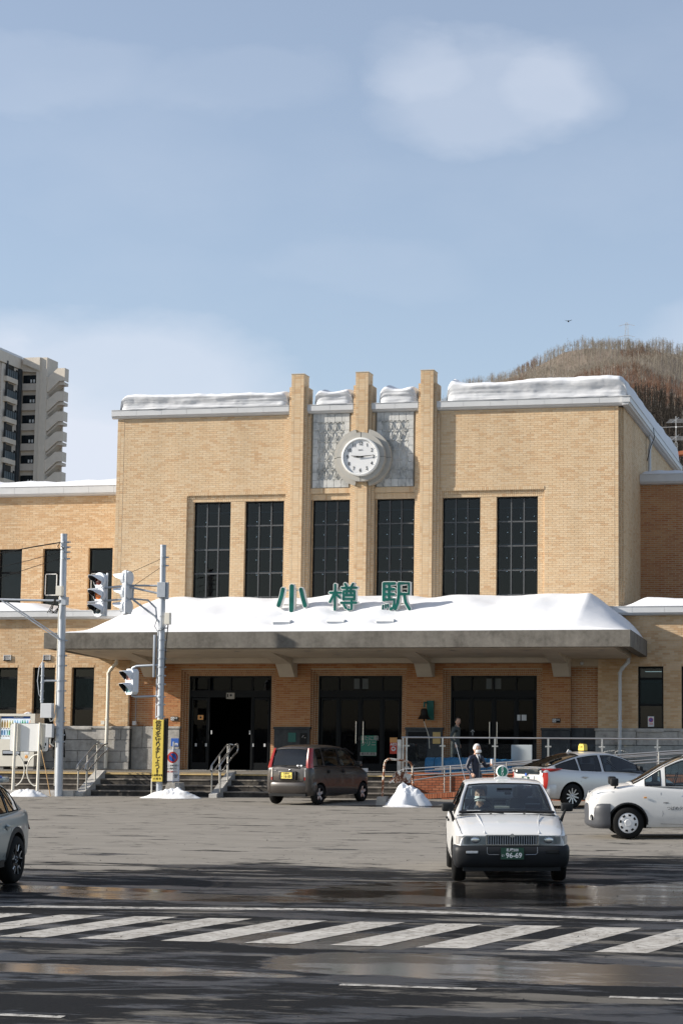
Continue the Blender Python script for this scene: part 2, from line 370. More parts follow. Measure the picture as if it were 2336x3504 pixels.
    if paint_on:
        wear = t.ramp(t.math('ADD', t.math('MULTIPLY', t.noise(P, 9, 6, .75), .7), t.math('MULTIPLY', str1, .3)), [(.42, .05), (.52, .9)])
        pc = t.mix(t.ramp(t.noise(P, 2.4, 5), [(.35, 0.), (.65, 1.)]), (.36, .34, .31), (.5, .48, .445))
        pc = t.mix(t.math('MULTIPLY', t.math('MAXIMUM', film, pool), .6), pc, (.16, .155, .15))
        c = t.mix(wear, c, pc)
        rough = t.math('ADD', rough, t.math('MULTIPLY', wear, .1))
    t.set('Base Color', c); t.set('Roughness', rough)
    sp = t.math('ADD', .06, t.math('MULTIPLY', t.math('ADD', t.math('MULTIPLY', film, .7), t.math('MULTIPLY', pool, .5), True), .5)); t.set('Specular IOR Level', sp)
    h = t.math('ADD', t.math('MULTIPLY', grain, .7), t.math('MULTIPLY', t.noise(t.map(P, (1, 2, 1)), 5, 4), .5))
    bn = t.n.new('ShaderNodeBump'); bn.inputs['Distance'].default_value = .012
    t.l.new(t.math('SUBTRACT', .6, t.math('MULTIPLY', pool, .56)), bn.inputs['Strength']); t.l.new(h, bn.inputs['Height']); t.l.new(bn.outputs[0], t.b.inputs['Normal'])
    MATS[name] = t.m
asphalt(); asphalt('road_paint', True)
def twig(name, a, b):
    t = NT(name); v = t.n.new('ShaderNodeNewGeometry')
    big = t.noise(t.tc(), .012, 3)
    t.set('Base Color', t.mix(t.ramp(t.math('ADD', t.math('MULTIPLY', v.outputs['Random Per Island'], .5), t.math('MULTIPLY', big, .5)), [(.3, 0.), (.7, 1.)]), a, b)); t.set('Roughness', .9); t.set('Specular IOR Level', .1)
    MATS[name] = t.m
twig('twig_grey', (.2, .17, .135), (.36, .32, .26)); twig('twig_red', (.17, .09, .06), (.27, .16, .11)); twig('trunk_pale', (.3, .28, .24), (.45, .43, .39)); twig('twig_dark', (.025, .022, .02), (.06, .05, .04))
plain('forest_floor', (.14, .11, .085), .95, var=.35, scale=.05)
# ------------------------------------------------------------------ mesh helpers
class MB:
    """collects shapes; build() links them as ONE mesh object"""
    def __init__(s): s.v = []; s.f = []; s.m = []
    def add(s, vs, fs, mi=0):
        b = len(s.v); s.v += [tuple(p) for p in vs]; s.f += [tuple(b+i for i in f) for f in fs]; s.m += [mi]*len(fs); return s
    def box(s, x0, x1, y0, y1, z0, z1, mi=0):
        return s.add([(x0, y0, z0), (x1, y0, z0), (x1, y1, z0), (x0, y1, z0), (x0, y0, z1), (x1, y0, z1), (x1, y1, z1), (x0, y1, z1)],
                     [(0, 3, 2, 1), (4, 5, 6, 7), (0, 1, 5, 4), (1, 2, 6, 5), (2, 3, 7, 6), (3, 0, 4, 7)], mi)
    def bevbox(s, x0, x1, y0, y1, z0, z1, r=.02, mi=0):
        """box with chamfered edges"""
        X = (x0, x1); Y = (y0, y1); Z = (z0, z1)
        bm = bmesh.new(); bmesh.ops.create_cube(bm, size=1)
        for v in bm.verts:
            v.co = Vector((X[v.co.x > 0], Y[v.co.y > 0], Z[v.co.z > 0]))
        bmesh.ops.bevel(bm, geom=bm.edges[:], offset=r, segments=2, affect='EDGES', profile=.6)
        bm.verts.ensure_lookup_table(); bm.verts.index_update()
        s.add([tuple(v.co) for v in bm.verts], [tuple(v.index for v in f.verts) for f in bm.faces], mi); bm.free(); return s
    def prism(s, poly, axis, a, b, mi=0):
        """poly of 2D points extruded along axis from a to b. axis 'x': pts=(y,z); 'y': pts=(x,z); 'z': pts=(x,y)"""
        n = len(poly)
        def P(p, t): return {'x': (t, p[0], p[1]), 'y': (p[0], t, p[1]), 'z': (p[0], p[1], t)}[axis]
        vs = [P(p, a) for p in poly] + [P(p, b) for p in poly]
        fs = [tuple(range(n))[::-1], tuple(range(n, 2*n))] + [(i, (i+1) % n, n+(i+1) % n, n+i) for i in range(n)]
        return s.add(vs, fs, mi)
    def tube(s, pts, r, n=8, mi=0, cap=True):
        pts = [Vector(p) for p in pts]; rs = r if isinstance(r, (list, tuple)) else [r]*len(pts)
        vs = []; prev = None
        for i, p in enumerate(pts):
            d = (pts[min(i+1, len(pts)-1)] - pts[max(i-1, 0)]).normalized()
            if prev is None: u = d.orthogonal().normalized()
            else: u = (prev - d*prev.dot(d)).normalized()
            prev = u; w = d.cross(u)
            for k in range(n):
                a = 2*math.pi*k/n; vs.append(p + (u*math.cos(a) + w*math.sin(a))*rs[i])
        fs = [(i*n+k, i*n+(k+1) % n, (i+1)*n+(k+1) % n, (i+1)*n+k) for i in range(len(pts)-1) for k in range(n)]
        if cap: fs += [tuple(range(n))[::-1], tuple(range((len(pts)-1)*n, len(pts)*n))]
        return s.add(vs, fs, mi)
    def lathe(s, prof, c=(0, 0, 0), axis='z', n=24, mi=0, a0=0, a1=2*math.pi):
        """prof: list of (r, h)"""
        vs = []; full = abs(a1-a0-2*math.pi) < 1e-6; k = n if full else n+1
        for r, h in prof:
            for i in range(k):
                a = a0+(a1-a0)*i/n; x, y = r*math.cos(a), r*math.sin(a)
                p = {'z': (x, y, h), 'y': (x, h, y), 'x': (h, x, y)}[axis]
                vs.append((c[0]+p[0], c[1]+p[1], c[2]+p[2]))
        fs = []
        for j in range(len(prof)-1):
            for i in range(n):
                i2 = (i+1) % k
                fs.append((j*k+i, j*k+i2, (j+1)*k+i2, (j+1)*k+i))
        return s.add(vs, fs, mi)
    def disc(s, c, r, axis='y', n=24, mi=0):
        vs = []
        for i in range(n):
            a = 2*math.pi*i/n; x, y = r*math.cos(a), r*math.sin(a)
            p = {'z': (x, y, 0), 'y': (x, 0, y), 'x': (0, x, y)}[axis]; vs.append((c[0]+p[0], c[1]+p[1], c[2]+p[2]))
        return s.add(vs, [tuple(range(n))], mi)
    def ell(s, c, rx, ry, rz, n=12, m=8, mi=0):
        vs = []
        for j in range(m+1):
            t = math.pi*j/m
            for i in range(n):
                a = 2*math.pi*i/n; vs.append((c[0]+rx*math.sin(t)*math.cos(a), c[1]+ry*math.sin(t)*math.sin(a), c[2]+rz*math.cos(t)))
        return s.add(vs, [(j*n+i, j*n+(i+1) % n, (j+1)*n+(i+1) % n, (j+1)*n+i) for j in range(m) for i in range(n)], mi)
    def grid(s, rows, mi=0, close=False):
        nr, nc = len(rows), len(rows[0]); vs = [p for r in rows for p in r]
        return s.add(vs, [(j*nc+i, j*nc+(i+1) % nc, (j+1)*nc+(i+1) % nc, (j+1)*nc+i) for j in range(nr-1) for i in range(nc if close else nc-1)], mi)
    def build(s, name, mats, parent=None, smooth=False, world=False, kind=None, angle=35, fix=False):
        me = bpy.data.meshes.new(name); vs = s.v
        if world and parent is not None:
            inv = rootmat(parent).inverted(); vs = [tuple(inv @ Vector(p)) for p in vs]
        me.from_pydata(vs, [], s.f)
        if not isinstance(mats, (list, tuple)): mats = [mats]
        for mt in mats: me.materials.append(MATS[mt] if isinstance(mt, str) else mt)
        if len(mats) > 1: me.polygons.foreach_set('material_index', s.m)
        if fix:
            bm = bmesh.new(); bm.from_mesh(me); bmesh.ops.remove_doubles(bm, verts=bm.verts, dist=1e-5); bmesh.ops.recalc_face_normals(bm, faces=bm.faces); bm.to_mesh(me); bm.free()
        if smooth:
            me.polygons.foreach_set('use_smooth', [True]*len(me.polygons))
            try: me.set_sharp_from_angle(angle=R(angle))
            except Exception: pass
        me.update()
        return link(name, me, parent, kind)
def rootmat(o):
    while o.parent is not None: o = o.parent
    return Matrix.Translation(o.location) @ Matrix.Rotation(o.rotation_euler.z, 4, 'Z')
def link(name, data, parent=None, kind=None):
    o = bpy.data.objects.new(name, data); COL.objects.link(o)
    if parent is not None: o.parent = parent
    if kind: o['kind'] = kind
    return o
def thing(name, label, cat, loc=(0, 0, 0), rz=0, group=None):
    o = bpy.data.objects.new(name, None); COL.objects.link(o); o.location = loc; o.rotation_euler = (0, 0, rz)
    o.empty_display_size = .2; o['label'] = label; o['category'] = cat
    if group: o['group'] = group
    return o
def tag(o, label, cat, group=None):
    o['label'] = label; o['category'] = cat
    if group: o['group'] = group
    return o
def copy_thing(o, parent=None):
    c = o.copy(); COL.objects.link(c)
    if parent is not None: c.parent = parent
    for ch in list(o.children): copy_thing(ch, c)
    return c
def text(body, size, name='lettering', mat='sign_black', parent=None, loc=(0, 0, 0), rot=(R(90), 0, 0), depth=.002, sx=1., bold=0., align='CENTER', world=True):
    """flat lettering converted to a mesh"""
    cu = bpy.data.curves.new(name, 'FONT'); cu.body = body; cu.size = size; cu.extrude = depth; cu.align_x = align; cu.align_y = 'CENTER'; cu.offset = bold
    to = bpy.data.objects.new('tmp', cu); COL.objects.link(to)
    dg = bpy.context.evaluated_depsgraph_get(); ev = to.evaluated_get(dg)
    me = bpy.data.meshes.new_from_object(ev); bpy.data.objects.remove(to); bpy.data.curves.remove(cu)
    rotm = Matrix.Rotation(rot[2], 4, 'Z') @ Matrix.Rotation(rot[1], 4, 'Y') @ Matrix.Rotation(rot[0], 4, 'X')
    M = Matrix.Translation(loc) @ rotm @ Matrix.Diagonal((sx, 1, 1, 1))
    if world and parent is not None: M = rootmat(parent).inverted() @ M
    me.transform(M); me.materials.clear(); me.materials.append(MATS[mat])
    return link(name, me, parent)
rng = random.Random(7)
npr = np.random.default_rng(11)
# ---- bricks: lists of rectangles on a plane ---------------------------------
def rect_rows(u0, u1, z0, z1, holes=(), bl=.24, bh=.07, bond=.5, off=0.):
    """(a,b,c,d) rectangles of the bricks that cover a wall minus its holes"""
    out = []; n = max(1, round((z1-z0)/bh)); bh = (z1-z0)/n
    for k in range(n):
        c, d = z0+k*bh, z0+(k+1)*bh; zc = (c+d)/2
        iv = [(u0, u1)]
        for (a, b, e, f) in holes:
            if e <= zc <= f:
                nv = []
                for p, q in iv:
                    if b <= p or a >= q: nv.append((p, q)); continue
                    if a > p: nv.append((p, a))
                    if b < q: nv.append((b, q))
                iv = nv
        s0 = (k % 2)*bond*bl + off
        for p, q in iv:
            j = math.floor((p-u0-s0)/bl)
            while True:
                a = u0+s0+j*bl; b = a+bl; j += 1
                if a >= q-1e-6: break
                a2, b2 = max(a, p), min(b, q)
                if b2-a2 > .02: out.append((a2, b2, c, d))
    return out
BRICKPOOL = {}
class Wall:
    """brick rectangles on planes, gathered into one 'brickwork' plus single 'brick' parts"""
    def __init__(s): s.q = []          # (a,b,c,d, plane origin, u axis, outward normal, depth)
    def face(s, rects, origin, u, n, gap=.008, proud=.006, z0=0., maxz=None):
        for r in rects: s.q.append((r, Vector(origin), Vector(u), Vector(n), gap, proud))
        return s
    def build(s, parent, mat, keep=0, key=None, stuffname='brickwork'):
        q = s.q
        if keep:
            camp = Vector((16.37, -59, 2.25))
            idx = sorted(range(len(q)), key=lambda i: ((q[i][1] + q[i][2]*q[i][0][0] + Vector((0, 0, q[i][0][2]))) - camp).length - (key(q[i]) if key else 0))
            single = set(idx[:keep]); 
            for i in idx[:keep]:
                (a, b, c, d), o, u, n, g, pr = q[i]; pr2 = pr + rng.uniform(-.001, .0015)
                kk = (round(b-a, 2), round(d-c, 3), round(g, 3))
                if kk not in BRICKPOOL:
                    mb = MB(); hx, hz = (kk[0]-g)/2, (kk[1]-g)/2; mb.box(-hx, hx, -.02, .0, -hz, hz)
                    me = bpy.data.meshes.new('brick'); me.from_pydata(mb.v, [], mb.f); me.materials.append(MATS[mat]); BRICKPOOL[kk] = me
                me = BRICKPOOL[kk]
                if me.materials[0] != MATS[mat]:
                    k2 = kk + (mat,)
                    if k2 not in BRICKPOOL:
                        me2 = me.copy(); me2.materials.clear(); me2.materials.append(MATS[mat]); BRICKPOOL[k2] = me2
                    me = BRICKPOOL[k2]
                ob = link('brick', me, parent)
                c3 = o + u*((a+b)/2) + Vector((0, 0, (c+d)/2)) + n*(pr2)
                # local frame: x=u, y=-n (box spans y -.02..0 -> outward face at -.02)
                M = Matrix(((u.x, -n.x, 0, c3.x), (u.y, -n.y, 0, c3.y), (u.z, -n.z, 1, c3.z), (0, 0, 0, 1))) @ Matrix.Translation((0, .02, 0))
                ob.matrix_local = rootmat(parent).inverted() @ M
            q = [q[i] for i in range(len(q)) if i not in single]
        if not q: return
        N = len(q); V = np.zeros((N, 8, 3)); 
        A = np.array([x[0] for x in q]); O = np.array([x[1][:] for x in q]); U = np.array([x[2][:] for x in q]); Nn = np.array([x[3][:] for x in q])
        g = np.array([x[4] for x in q])/2; pr = np.array([x[5] for x in q]) + npr.uniform(-.001, .0015, N)
        a, b, c, d = A[:, 0]+g, A[:, 1]-g, A[:, 2]+g, A[:, 3]-g
        Z = np.array([0, 0, 1.])
        for k, (uu, zz, dd) in enumerate([(a, c, 0), (b, c, 0), (b, d, 0), (a, d, 0), (a, c, 1), (b, c, 1), (b, d, 1), (a, d, 1)]):
            V[:, k] = O + U*uu[:, None] + Z*zz[:, None] + Nn*((pr if dd else -.004+0*pr))[:, None]
        inv = np.array(rootmat(parent).inverted()); V = V.reshape(-1, 3) @ inv[:3, :3].T + inv[:3, 3]
        F = np.array([(4, 5, 6, 7), (0, 1, 5, 4), (1, 2, 6, 5), (2, 3, 7, 6), (3, 0, 4, 7)])
        fl = (F[None] + (np.arange(N)*8)[:, None, None]).reshape(-1)
        me = bpy.data.meshes.new(stuffname); me.vertices.add(N*8); me.vertices.foreach_set('co', V.reshape(-1)); nf = N*5
        me.loops.add(nf*4); me.loops.foreach_set('vertex_index', fl); me.polygons.add(nf)
        me.polygons.foreach_set('loop_start', np.arange(nf)*4); me.polygons.foreach_set('loop_total', np.full(nf, 4)); me.polygons.foreach_set('use_smooth', np.zeros(nf, dtype=bool)); me.update(calc_edges=True)
        me.materials.append(MATS[mat]); ob = link(stuffname, me, parent, 'stuff'); return ob
def snow_sheet(name, x0, x1, y0, y1, top, base, nx, ny, mat='snow', parent=None, world=True, edge=.25, kind=None, lump=.04, seed=0., front=None):
    """a drift on a roof: top(x,y) heights, rounded off at its borders down to base(x,y)"""
    rows = []
    for j in range(ny+1):
        r = []
        for i in range(nx+1):
            x = x0+(x1-x0)*i/nx; y = y0+(y1-y0)*j/ny
            d = min(x-x0, x1-x, (y-y0) if front is None else (y-y0)*front, y1-y)/edge
            k = max(0., min(1., d)); k = math.sqrt(max(0, 1-(1-k)**2))
            n = mnoise.fractal(Vector((x*1.1+seed, y*1.1, seed)), 1., 2., 4)*lump
            b = base(x, y); h = b + (top(x, y)-b+n)*k
            r.append((x, y, h))
        rows.append(r)
    mb = MB(); mb.grid(rows)
    # skirt down
    sk = [rows[0], [(p[0], p[1], p[2]-.03) for p in rows[0]]]
    mb.grid(sk[::-1])
    return mb.build(name, mat, parent, True, world, kind, angle=80)
# ================================================================== GROUND AND ROAD
mb = MB()
ys = [-2500, -80] + [-80+4*i for i in range(1, 20)] + [0, 2600]
rows = [[(x, y, gz(max(-80, min(0, y)))) for x in (-2600, -40, -20, 0, 20, 40, 60, 2600)] for y in ys]
mb.grid(rows); ground = mb.build('plaza_ground', 'asphalt', kind='structure')
def sheet(poly, name, mat, lift=.004, parent=None):
    m_ = MB(); m_.add([(x, y, gz(y)+lift) for x, y in poly], [tuple(range(len(poly)))]); return m_.build(name, mat, parent, kind=None if parent else 'structure')
edge_line = MB()
xs = [-20, 0, 5.35, 9.74, 12, 14.1, 18, 30]
def ly(x): return -36.25 + .5*math.exp(-((x-10.2)/3.0)**2)
xs = [-30+1.2*i for i in range(60)]
edge_line.grid([[(x, ly(x)-.14, gz(ly(x))+.004) for x in xs], [(x, ly(x)+.14, gz(ly(x))+.004) for x in xs]]).build('road_edge_line', 'road_paint', kind='structure')
sm_ = MB(); sm_.grid([[(x, ly(x)-.36+.02*math.sin(x*3), gz(ly(x))+.003) for x in xs], [(x, ly(x)-.30+.02*math.sin(x*3.7), gz(ly(x))+.003) for x in xs]]).build('tar_seam', 'rubber', kind='structure')
cross = thing('zebra_crossing', 'white slanted zebra crossing stripes across the wet road', 'crossing', (9, -38, gz(-38)))
for k in range(-12, 12):
    xt = 8.05 + .94*k; xb = 7.38 + .948*k
    p = [(xb-.55, -39.3), (xb, -39.28), (xt, -36.98), (xt-.54, -37.02)]
    mm = MB(); mm.add([(x, y, gz(y)+.004) for x, y in p], [(0, 1, 2, 3)]); mm.build('stripe', 'road_paint', cross, world=True)
for x0, x1, y in ((11.55, 12.82, -42.1), (14.05, 15.4, -42.36), (8.4, 9.87, -44.3), (12.0, 12.6, -44.55), (6.2, 7.5, -42.0)):
    sheet([(x0, y-.055), (x1, y-.055-.03), (x1, y+.055-.03), (x0, y+.055)], 'lane_line', 'road_paint')
for (x0, x1, y) in ((-9.5, -5.2, -6.35), (-9.5, -7.3, -6.95), (-9.8, -8.1, -7.5)):
    sheet([(x0, y-.07), (x1, y-.07), (x1, y+.07), (x0, y+.07)], 'stall_marking', 'road_paint')
sheet([(11.6, -19.2), (13.6, -19.2), (13.9, -19.0), (11.9, -19.0)], 'stall_marking', 'road_paint')

# loose grit on the road
gv, gf = [], []
for i in range(1500):
    y = npr.choice([npr.normal(-31, 3.5), npr.normal(-37.5, 1.6), npr.uniform(-46, -8)]); x = npr.uniform(2, 18) if y < -25 else npr.uniform(-8, 16)
    s = abs(npr.normal(0, .004))+.004; z = gz(y)
    b = len(gv); a = npr.uniform(0, 6.28)
    for k in range(3): gv.append((x+s*math.cos(a+k*2.1), y+s*math.sin(a+k*2.1), z+.003))
    gv.append((x, y, z+.003+s*.9)); gf += [(b, b+1, b+3), (b+1, b+2, b+3), (b+2, b, b+3)]
plain('grit', (.03, .028, .026), .9)
gm = MB(); gm.v, gm.f, gm.m = gv, gf, [0]*len(gf); gm.build('road_grit', 'grit', kind='stuff')

# ================================================================== STATION BUILDING
ST = thing('station_building', 'buff brick railway station with three pilasters, big clock and snow on its roofs', 'station', (0, 0, 0))
def part(mb_, name, mat, smooth=False, kind=None, fix=False): return mb_.build(name, mat, ST, smooth, True, kind, fix=fix)
W = Wall()
XL, XR = -8.45, 8.45
# main facade ---------------------------------------------------------------
LR = (-5.95, -2.42); CR1 = (-1.70, -.36); CR2 = (.46, 1.80); RR_ = (2.70, 6.07)
holes = [(LR[0], LR[1], 4.0, 9.87), (CR1[0], CR1[1], 4.0, 12.5), (CR2[0], CR2[1], 4.0, 12.5), (RR_[0], RR_[1], 4.0, 9.87)]
W.face(rect_rows(XL+.25, XR-.12, 5.6, 12.5, holes), (0, 0, 0), (1, 0, 0), (0, -1, 0), proud=.005)
W.face(rect_rows(XL, XL+.24, 5.6, 12.5, (), .12, .07, 0), (0, 0, 0), (1, 0, 0), (0, -1, 0), proud=.005)
W.face(rect_rows(XR-.11, XR, 5.6, 12.5, (), .12, .07, 0), (0, 0, 0), (1, 0, 0), (0, -1, 0), proud=.005)
wall = MB()
def wallpiece(x0, x1, y0, y1, z0, z1): wall.box(x0, x1, y0, y1, z0, z1)
wallpiece(XL, LR[0], 0, .6, 4.2, 12.5); wallpiece(LR[0], LR[1], 0, .6, 9.87, 12.5); wallpiece(LR[1], CR1[0], 0, .6, 4.2, 12.5)
wallpiece(CR1[1], CR2[0], 0, .6, 4.2, 12.5); wallpiece(CR2[1], RR_[0], 0, .6, 4.2, 12.5); wallpiece(RR_[0], RR_[1], 0, .6, 9.87, 12.5); wallpiece(RR_[1], XR, 0, .6, 4.2, 12.5)
wallpiece(CR1[0], CR1[1], .06, .6, 9.66, 12.5); wallpiece(CR2[0], CR2[1], .06, .6, 9.66, 12.5)
# window recesses ---------------------------------------------------------------
WT = 9.66; RY = .07
wins = [(-5.74, -4.45), (-3.96, -2.62), (-1.66, -.40), (.50, 1.77), (2.70, 3.96), (4.49, 5.84)]
for (a, b), ww in ((LR, wins[:2]), (RR_, wins[4:])):
    hs = [(w0, w1, 4, WT) for w0, w1 in ww]
    W.face(rect_rows(a, b, 5.6, WT-.0, hs, .2, .07, .5), (0, RY, 0), (1, 0, 0), (0, -1, 0))
    W.face(rect_rows(a, b, WT, WT+.09, (), .068, .09, 0), (0, RY-.01, 0), (1, 0, 0), (0, -1, 0))
    W.face(rect_rows(a, b, WT+.095, 9.87, (), .068, .115, 0), (0, RY-.02, 0), (1, 0, 0), (0, -1, 0))
    W.face(rect_rows(a-.0, b+.0, 9.87, 9.98, (), .07, .11, 0), (0, -.012, 0), (1, 0, 0), (0, -1, 0))
    W.face(rect_rows(-RY, 0, 5.6, 9.87, (), .09, .07, .5), (a, 0, 0), (0, -1, 0), (1, 0, 0), proud=.006)
    W.face(rect_rows(0, RY, 5.6, 9.87, (), .09, .07, .5), (b, 0, 0), (0, 1, 0), (-1, 0, 0), proud=.006)
    xs_ = [a] + [v for w in ww for v in w] + [b]
    for i in range(0, len(xs_), 2):
        if xs_[i+1]-xs_[i] > .01: wallpiece(xs_[i], xs_[i+1], RY, .6, 4.2, WT)
    wallpiece(a, b, RY, .6, WT, 9.87)
for a, b in (CR1, CR2):
    W.face(rect_rows(a, b, WT, WT+.19, (), .068, .19, 0), (0, .06, 0), (1, 0, 0), (0, -1, 0))
    W.face(rect_rows(a, b, WT+.2, 10.04, (), .068, .19, 0), (0, .0, 0), (1, 0, 0), (0, -1, 0)); wallpiece(a, b, .0, .06, WT+.2, 10.04)
# brick jambs of the windows
for i, (a, b) in enumerate(wins):
    W.face(rect_rows(-.2, -RY, 5.6, WT, (), .13, .07, 0), (a, 0, 0), (0, -1, 0), (1, 0, 0), proud=.004)
# side wall of the hall and the stepped corner --------------------------------
for k, (x, y0) in enumerate(((XR, 0), (XR+.065, .14), (XR+.13, .28))):
    if k < 2:
        W.face(rect_rows(y0, y0+.14, 5.6, 12.5, (), .14, .07, 0), (x, 0, 0), (0, 1, 0), (1, 0, 0))
        W.face(rect_rows(x, x+.065, 5.6, 12.5, (), .065, .07, 0), (0, y0+.14, 0), (1, 0, 0), (0, -1, 0), gap=.02)
        wallpiece(x, x+.065, y0+.14, 1., 5.6, 12.5)
W.face(rect_rows(.28, 16.2, 5.6, 12.5, ()), (XR+.13, 0, 0), (0, 1, 0), (1, 0, 0), proud=.008)
wall.box(XR-.3, XR+.13, .6, 16.2, 4.2, 12.5); wall.box(XL, XL+.3, .6, 16.2, 4.2, 12.5); wall.box(XL, XR, 16, 16.3, 4.2, 12.5)
# pilasters ---------------------------------------------------------------------
PXC = (-2.13, .05, 2.23)
PF, PS1, PS2 = -.22, -.14, -.07
for xc in PXC:
    # smooth stack-bonded face
    cols = [(-.21, -.105), (-.105, .105), (.105, .21)]
    for a, b in cols: W.q += [((xc+a, xc+b, c, d), Vector((0, PF, 0)), Vector((1, 0, 0)), Vector((0, -1, 0)), .008, .004) for (_, _, c, d) in rect_rows(0, .1, 5.6, 13.8, (), .2, .0705, 0)]
    W.face(rect_rows(0, .55, 12.8, 13.8, (), .24, .0705), (xc+.21, PF, 0), (0, 1, 0), (1, 0, 0), proud=.005)
    W.face(rect_rows(0, .08, 5.6, 12.8, (), .08, .0705, 0), (xc+.21, PF, 0), (0, 1, 0), (1, 0, 0), proud=.005)
    W.face(rect_rows(-.33, -PF, 12.8, 13.8, (), .24, .0705), (xc-.21, 0, 0), (0, -1, 0), (-1, 0, 0), proud=.005)
    wall.box(xc-.21, xc+.21, PF, .33, 5.6, 13.8)
    wall.box(xc-.225, xc+.225, PF-.015, .35, 13.8, 13.83)
    for s in (-1, 1):
        a, b = sorted((xc+s*.21, xc+s*.31)); W.face(rect_rows(a, b, 5.6, 13.4, (), .1, .0705, 0), (0, PS1, 0), (1, 0, 0), (0, -1, 0), gap=.022)
        wall.box(a+.003, b-.003, PS1, .45, 5.6, 13.4)
        a, b = sorted((xc+s*.31, xc+s*.40)); W.face(rect_rows(a, b, 5.6, 12.4, (), .09, .0705, 0), (0, PS2, 0), (1, 0, 0), (0, -1, 0), gap=.02)
        wall.box(a+.003, b-.003, PS2, .0, 5.6, 12.42)
    W.face(rect_rows(0, .6, 12.8, 13.4, (), .2, .0705), (xc+.31, PS1, 0), (0, 1, 0), (1, 0, 0), gap=.02)
    W.face(rect_rows(0, .07, 5.6, 12.8, (), .07, .0705, 0), (xc+.31, PS1, 0), (0, 1, 0), (1, 0, 0), gap=.02)
    W.face(rect_rows(0, .07, 5.6, 12.4, (), .07, .0705, 0), (xc+.40, PS2, 0), (0, 1, 0), (1, 0, 0), gap=.02)
# wings (upper floor, set back) ---------------------------------------------------
WY = 4.6
W2 = Wall(); W3 = Wall()
upw = [(-16.55, -15.6), (-14.85, -13.93), (-13.12, -12.2), (-11.37, -10.45)]
W2.face(rect_rows(-18, XL, 5.9, 10.6, [(a, b, 6.42, 8.64) for a, b in upw]), (0, WY, 0), (1, 0, 0), (0, -1, 0), proud=.008)
for i in range(4):
    a, b = upw[i]
    W2.face(rect_rows(a-.0, b, 8.64, 8.76, (), .07, .12, 0), (0, WY-.006, 0), (1, 0, 0), (0, -1, 0))
    W2.face(rect_rows(-.16, 0, 6.42, 8.64, (), .16, .07, 0), (a, WY, 0), (0, -1, 0), (1, 0, 0), proud=.004)
xs_ = [-18] + [v for w in upw for v in w] + [XL]
for i in range(0, len(xs_), 2): wallpiece(xs_[i], xs_[i+1], WY, WY+.5, 5.9, 10.6)
for a, b in upw: wallpiece(a, b, WY, WY+.5, 8.64, 10.6); wallpiece(a, b, WY, WY+.5, 5.9, 6.42)
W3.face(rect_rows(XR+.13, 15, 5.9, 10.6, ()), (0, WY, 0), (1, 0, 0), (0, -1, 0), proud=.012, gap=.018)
wall.box(XR+.13, 15, WY, WY+.5, 5.9, 10.6)
# ground floor -----------------------------------------------------------------
PZ = 2.27; GT = 5.81; LZ = .85
glow = [(-15.3, -14.55), (-13.92, -13.15), (-12.52, -11.75), (-11.21, -10.42), (-9.83, -9.04)]
grow = [(9.05, 9.86), (10.42, 11.2), (11.8, 12.6)]
W2.face(rect_rows(-18, -7.78, PZ, GT, [(a, b, 2.2, 4.2) for a, b in glow]), (0, 0, 0), (1, 0, 0), (0, -1, 0))
W2.face(rect_rows(7.79, 15, PZ, GT, [(a, b, 2.2, 4.2) for a, b in grow]), (0, 0, 0), (1, 0, 0), (0, -1, 0))
for lst, lo, hi in ((glow, -18, -7.78), (grow, 7.79, 15)):
    xs_ = [lo] + [v for w in lst for v in w] + [hi]
    for i in range(0, len(xs_), 2): wallpiece(xs_[i], xs_[i+1], 0, .45, 2.2, GT+.02)
    for a, b in lst:
        wallpiece(a, b, 0, .45, 4.2, GT+.02)
        W2.face(rect_rows(a, b, 4.2, 4.29, (), .07, .09, 0), (0, -.008, 0), (1, 0, 0), (0, -1, 0))
        W2.face(rect_rows(-.16, 0, 2.23, 4.2, (), .16, .07, 0), (a, 0, 0), (0, -1, 0), (1, 0, 0), proud=.004)
        W2.face(rect_rows(0, .16, 2.23, 4.2, (), .16, .07, 0), (b, 0, 0), (0, 1, 0), (-1, 0, 0), proud=.004)
# recessed bays either side of the entrance
for a, b in ((-7.78, -6.95), (6.92, 7.79)):
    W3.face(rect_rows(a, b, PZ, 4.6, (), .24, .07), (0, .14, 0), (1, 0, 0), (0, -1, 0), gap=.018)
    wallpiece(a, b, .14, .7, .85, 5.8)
    W3.face(rect_rows(-.14, 0, PZ, 4.6, (), .14, .07), (a, 0, 0), (0, -1, 0), (1, 0, 0)); W3.face(rect_rows(0, .14, PZ, 4.6, (), .14, .07), (b, 0, 0), (0, 1, 0), (-1, 0, 0))
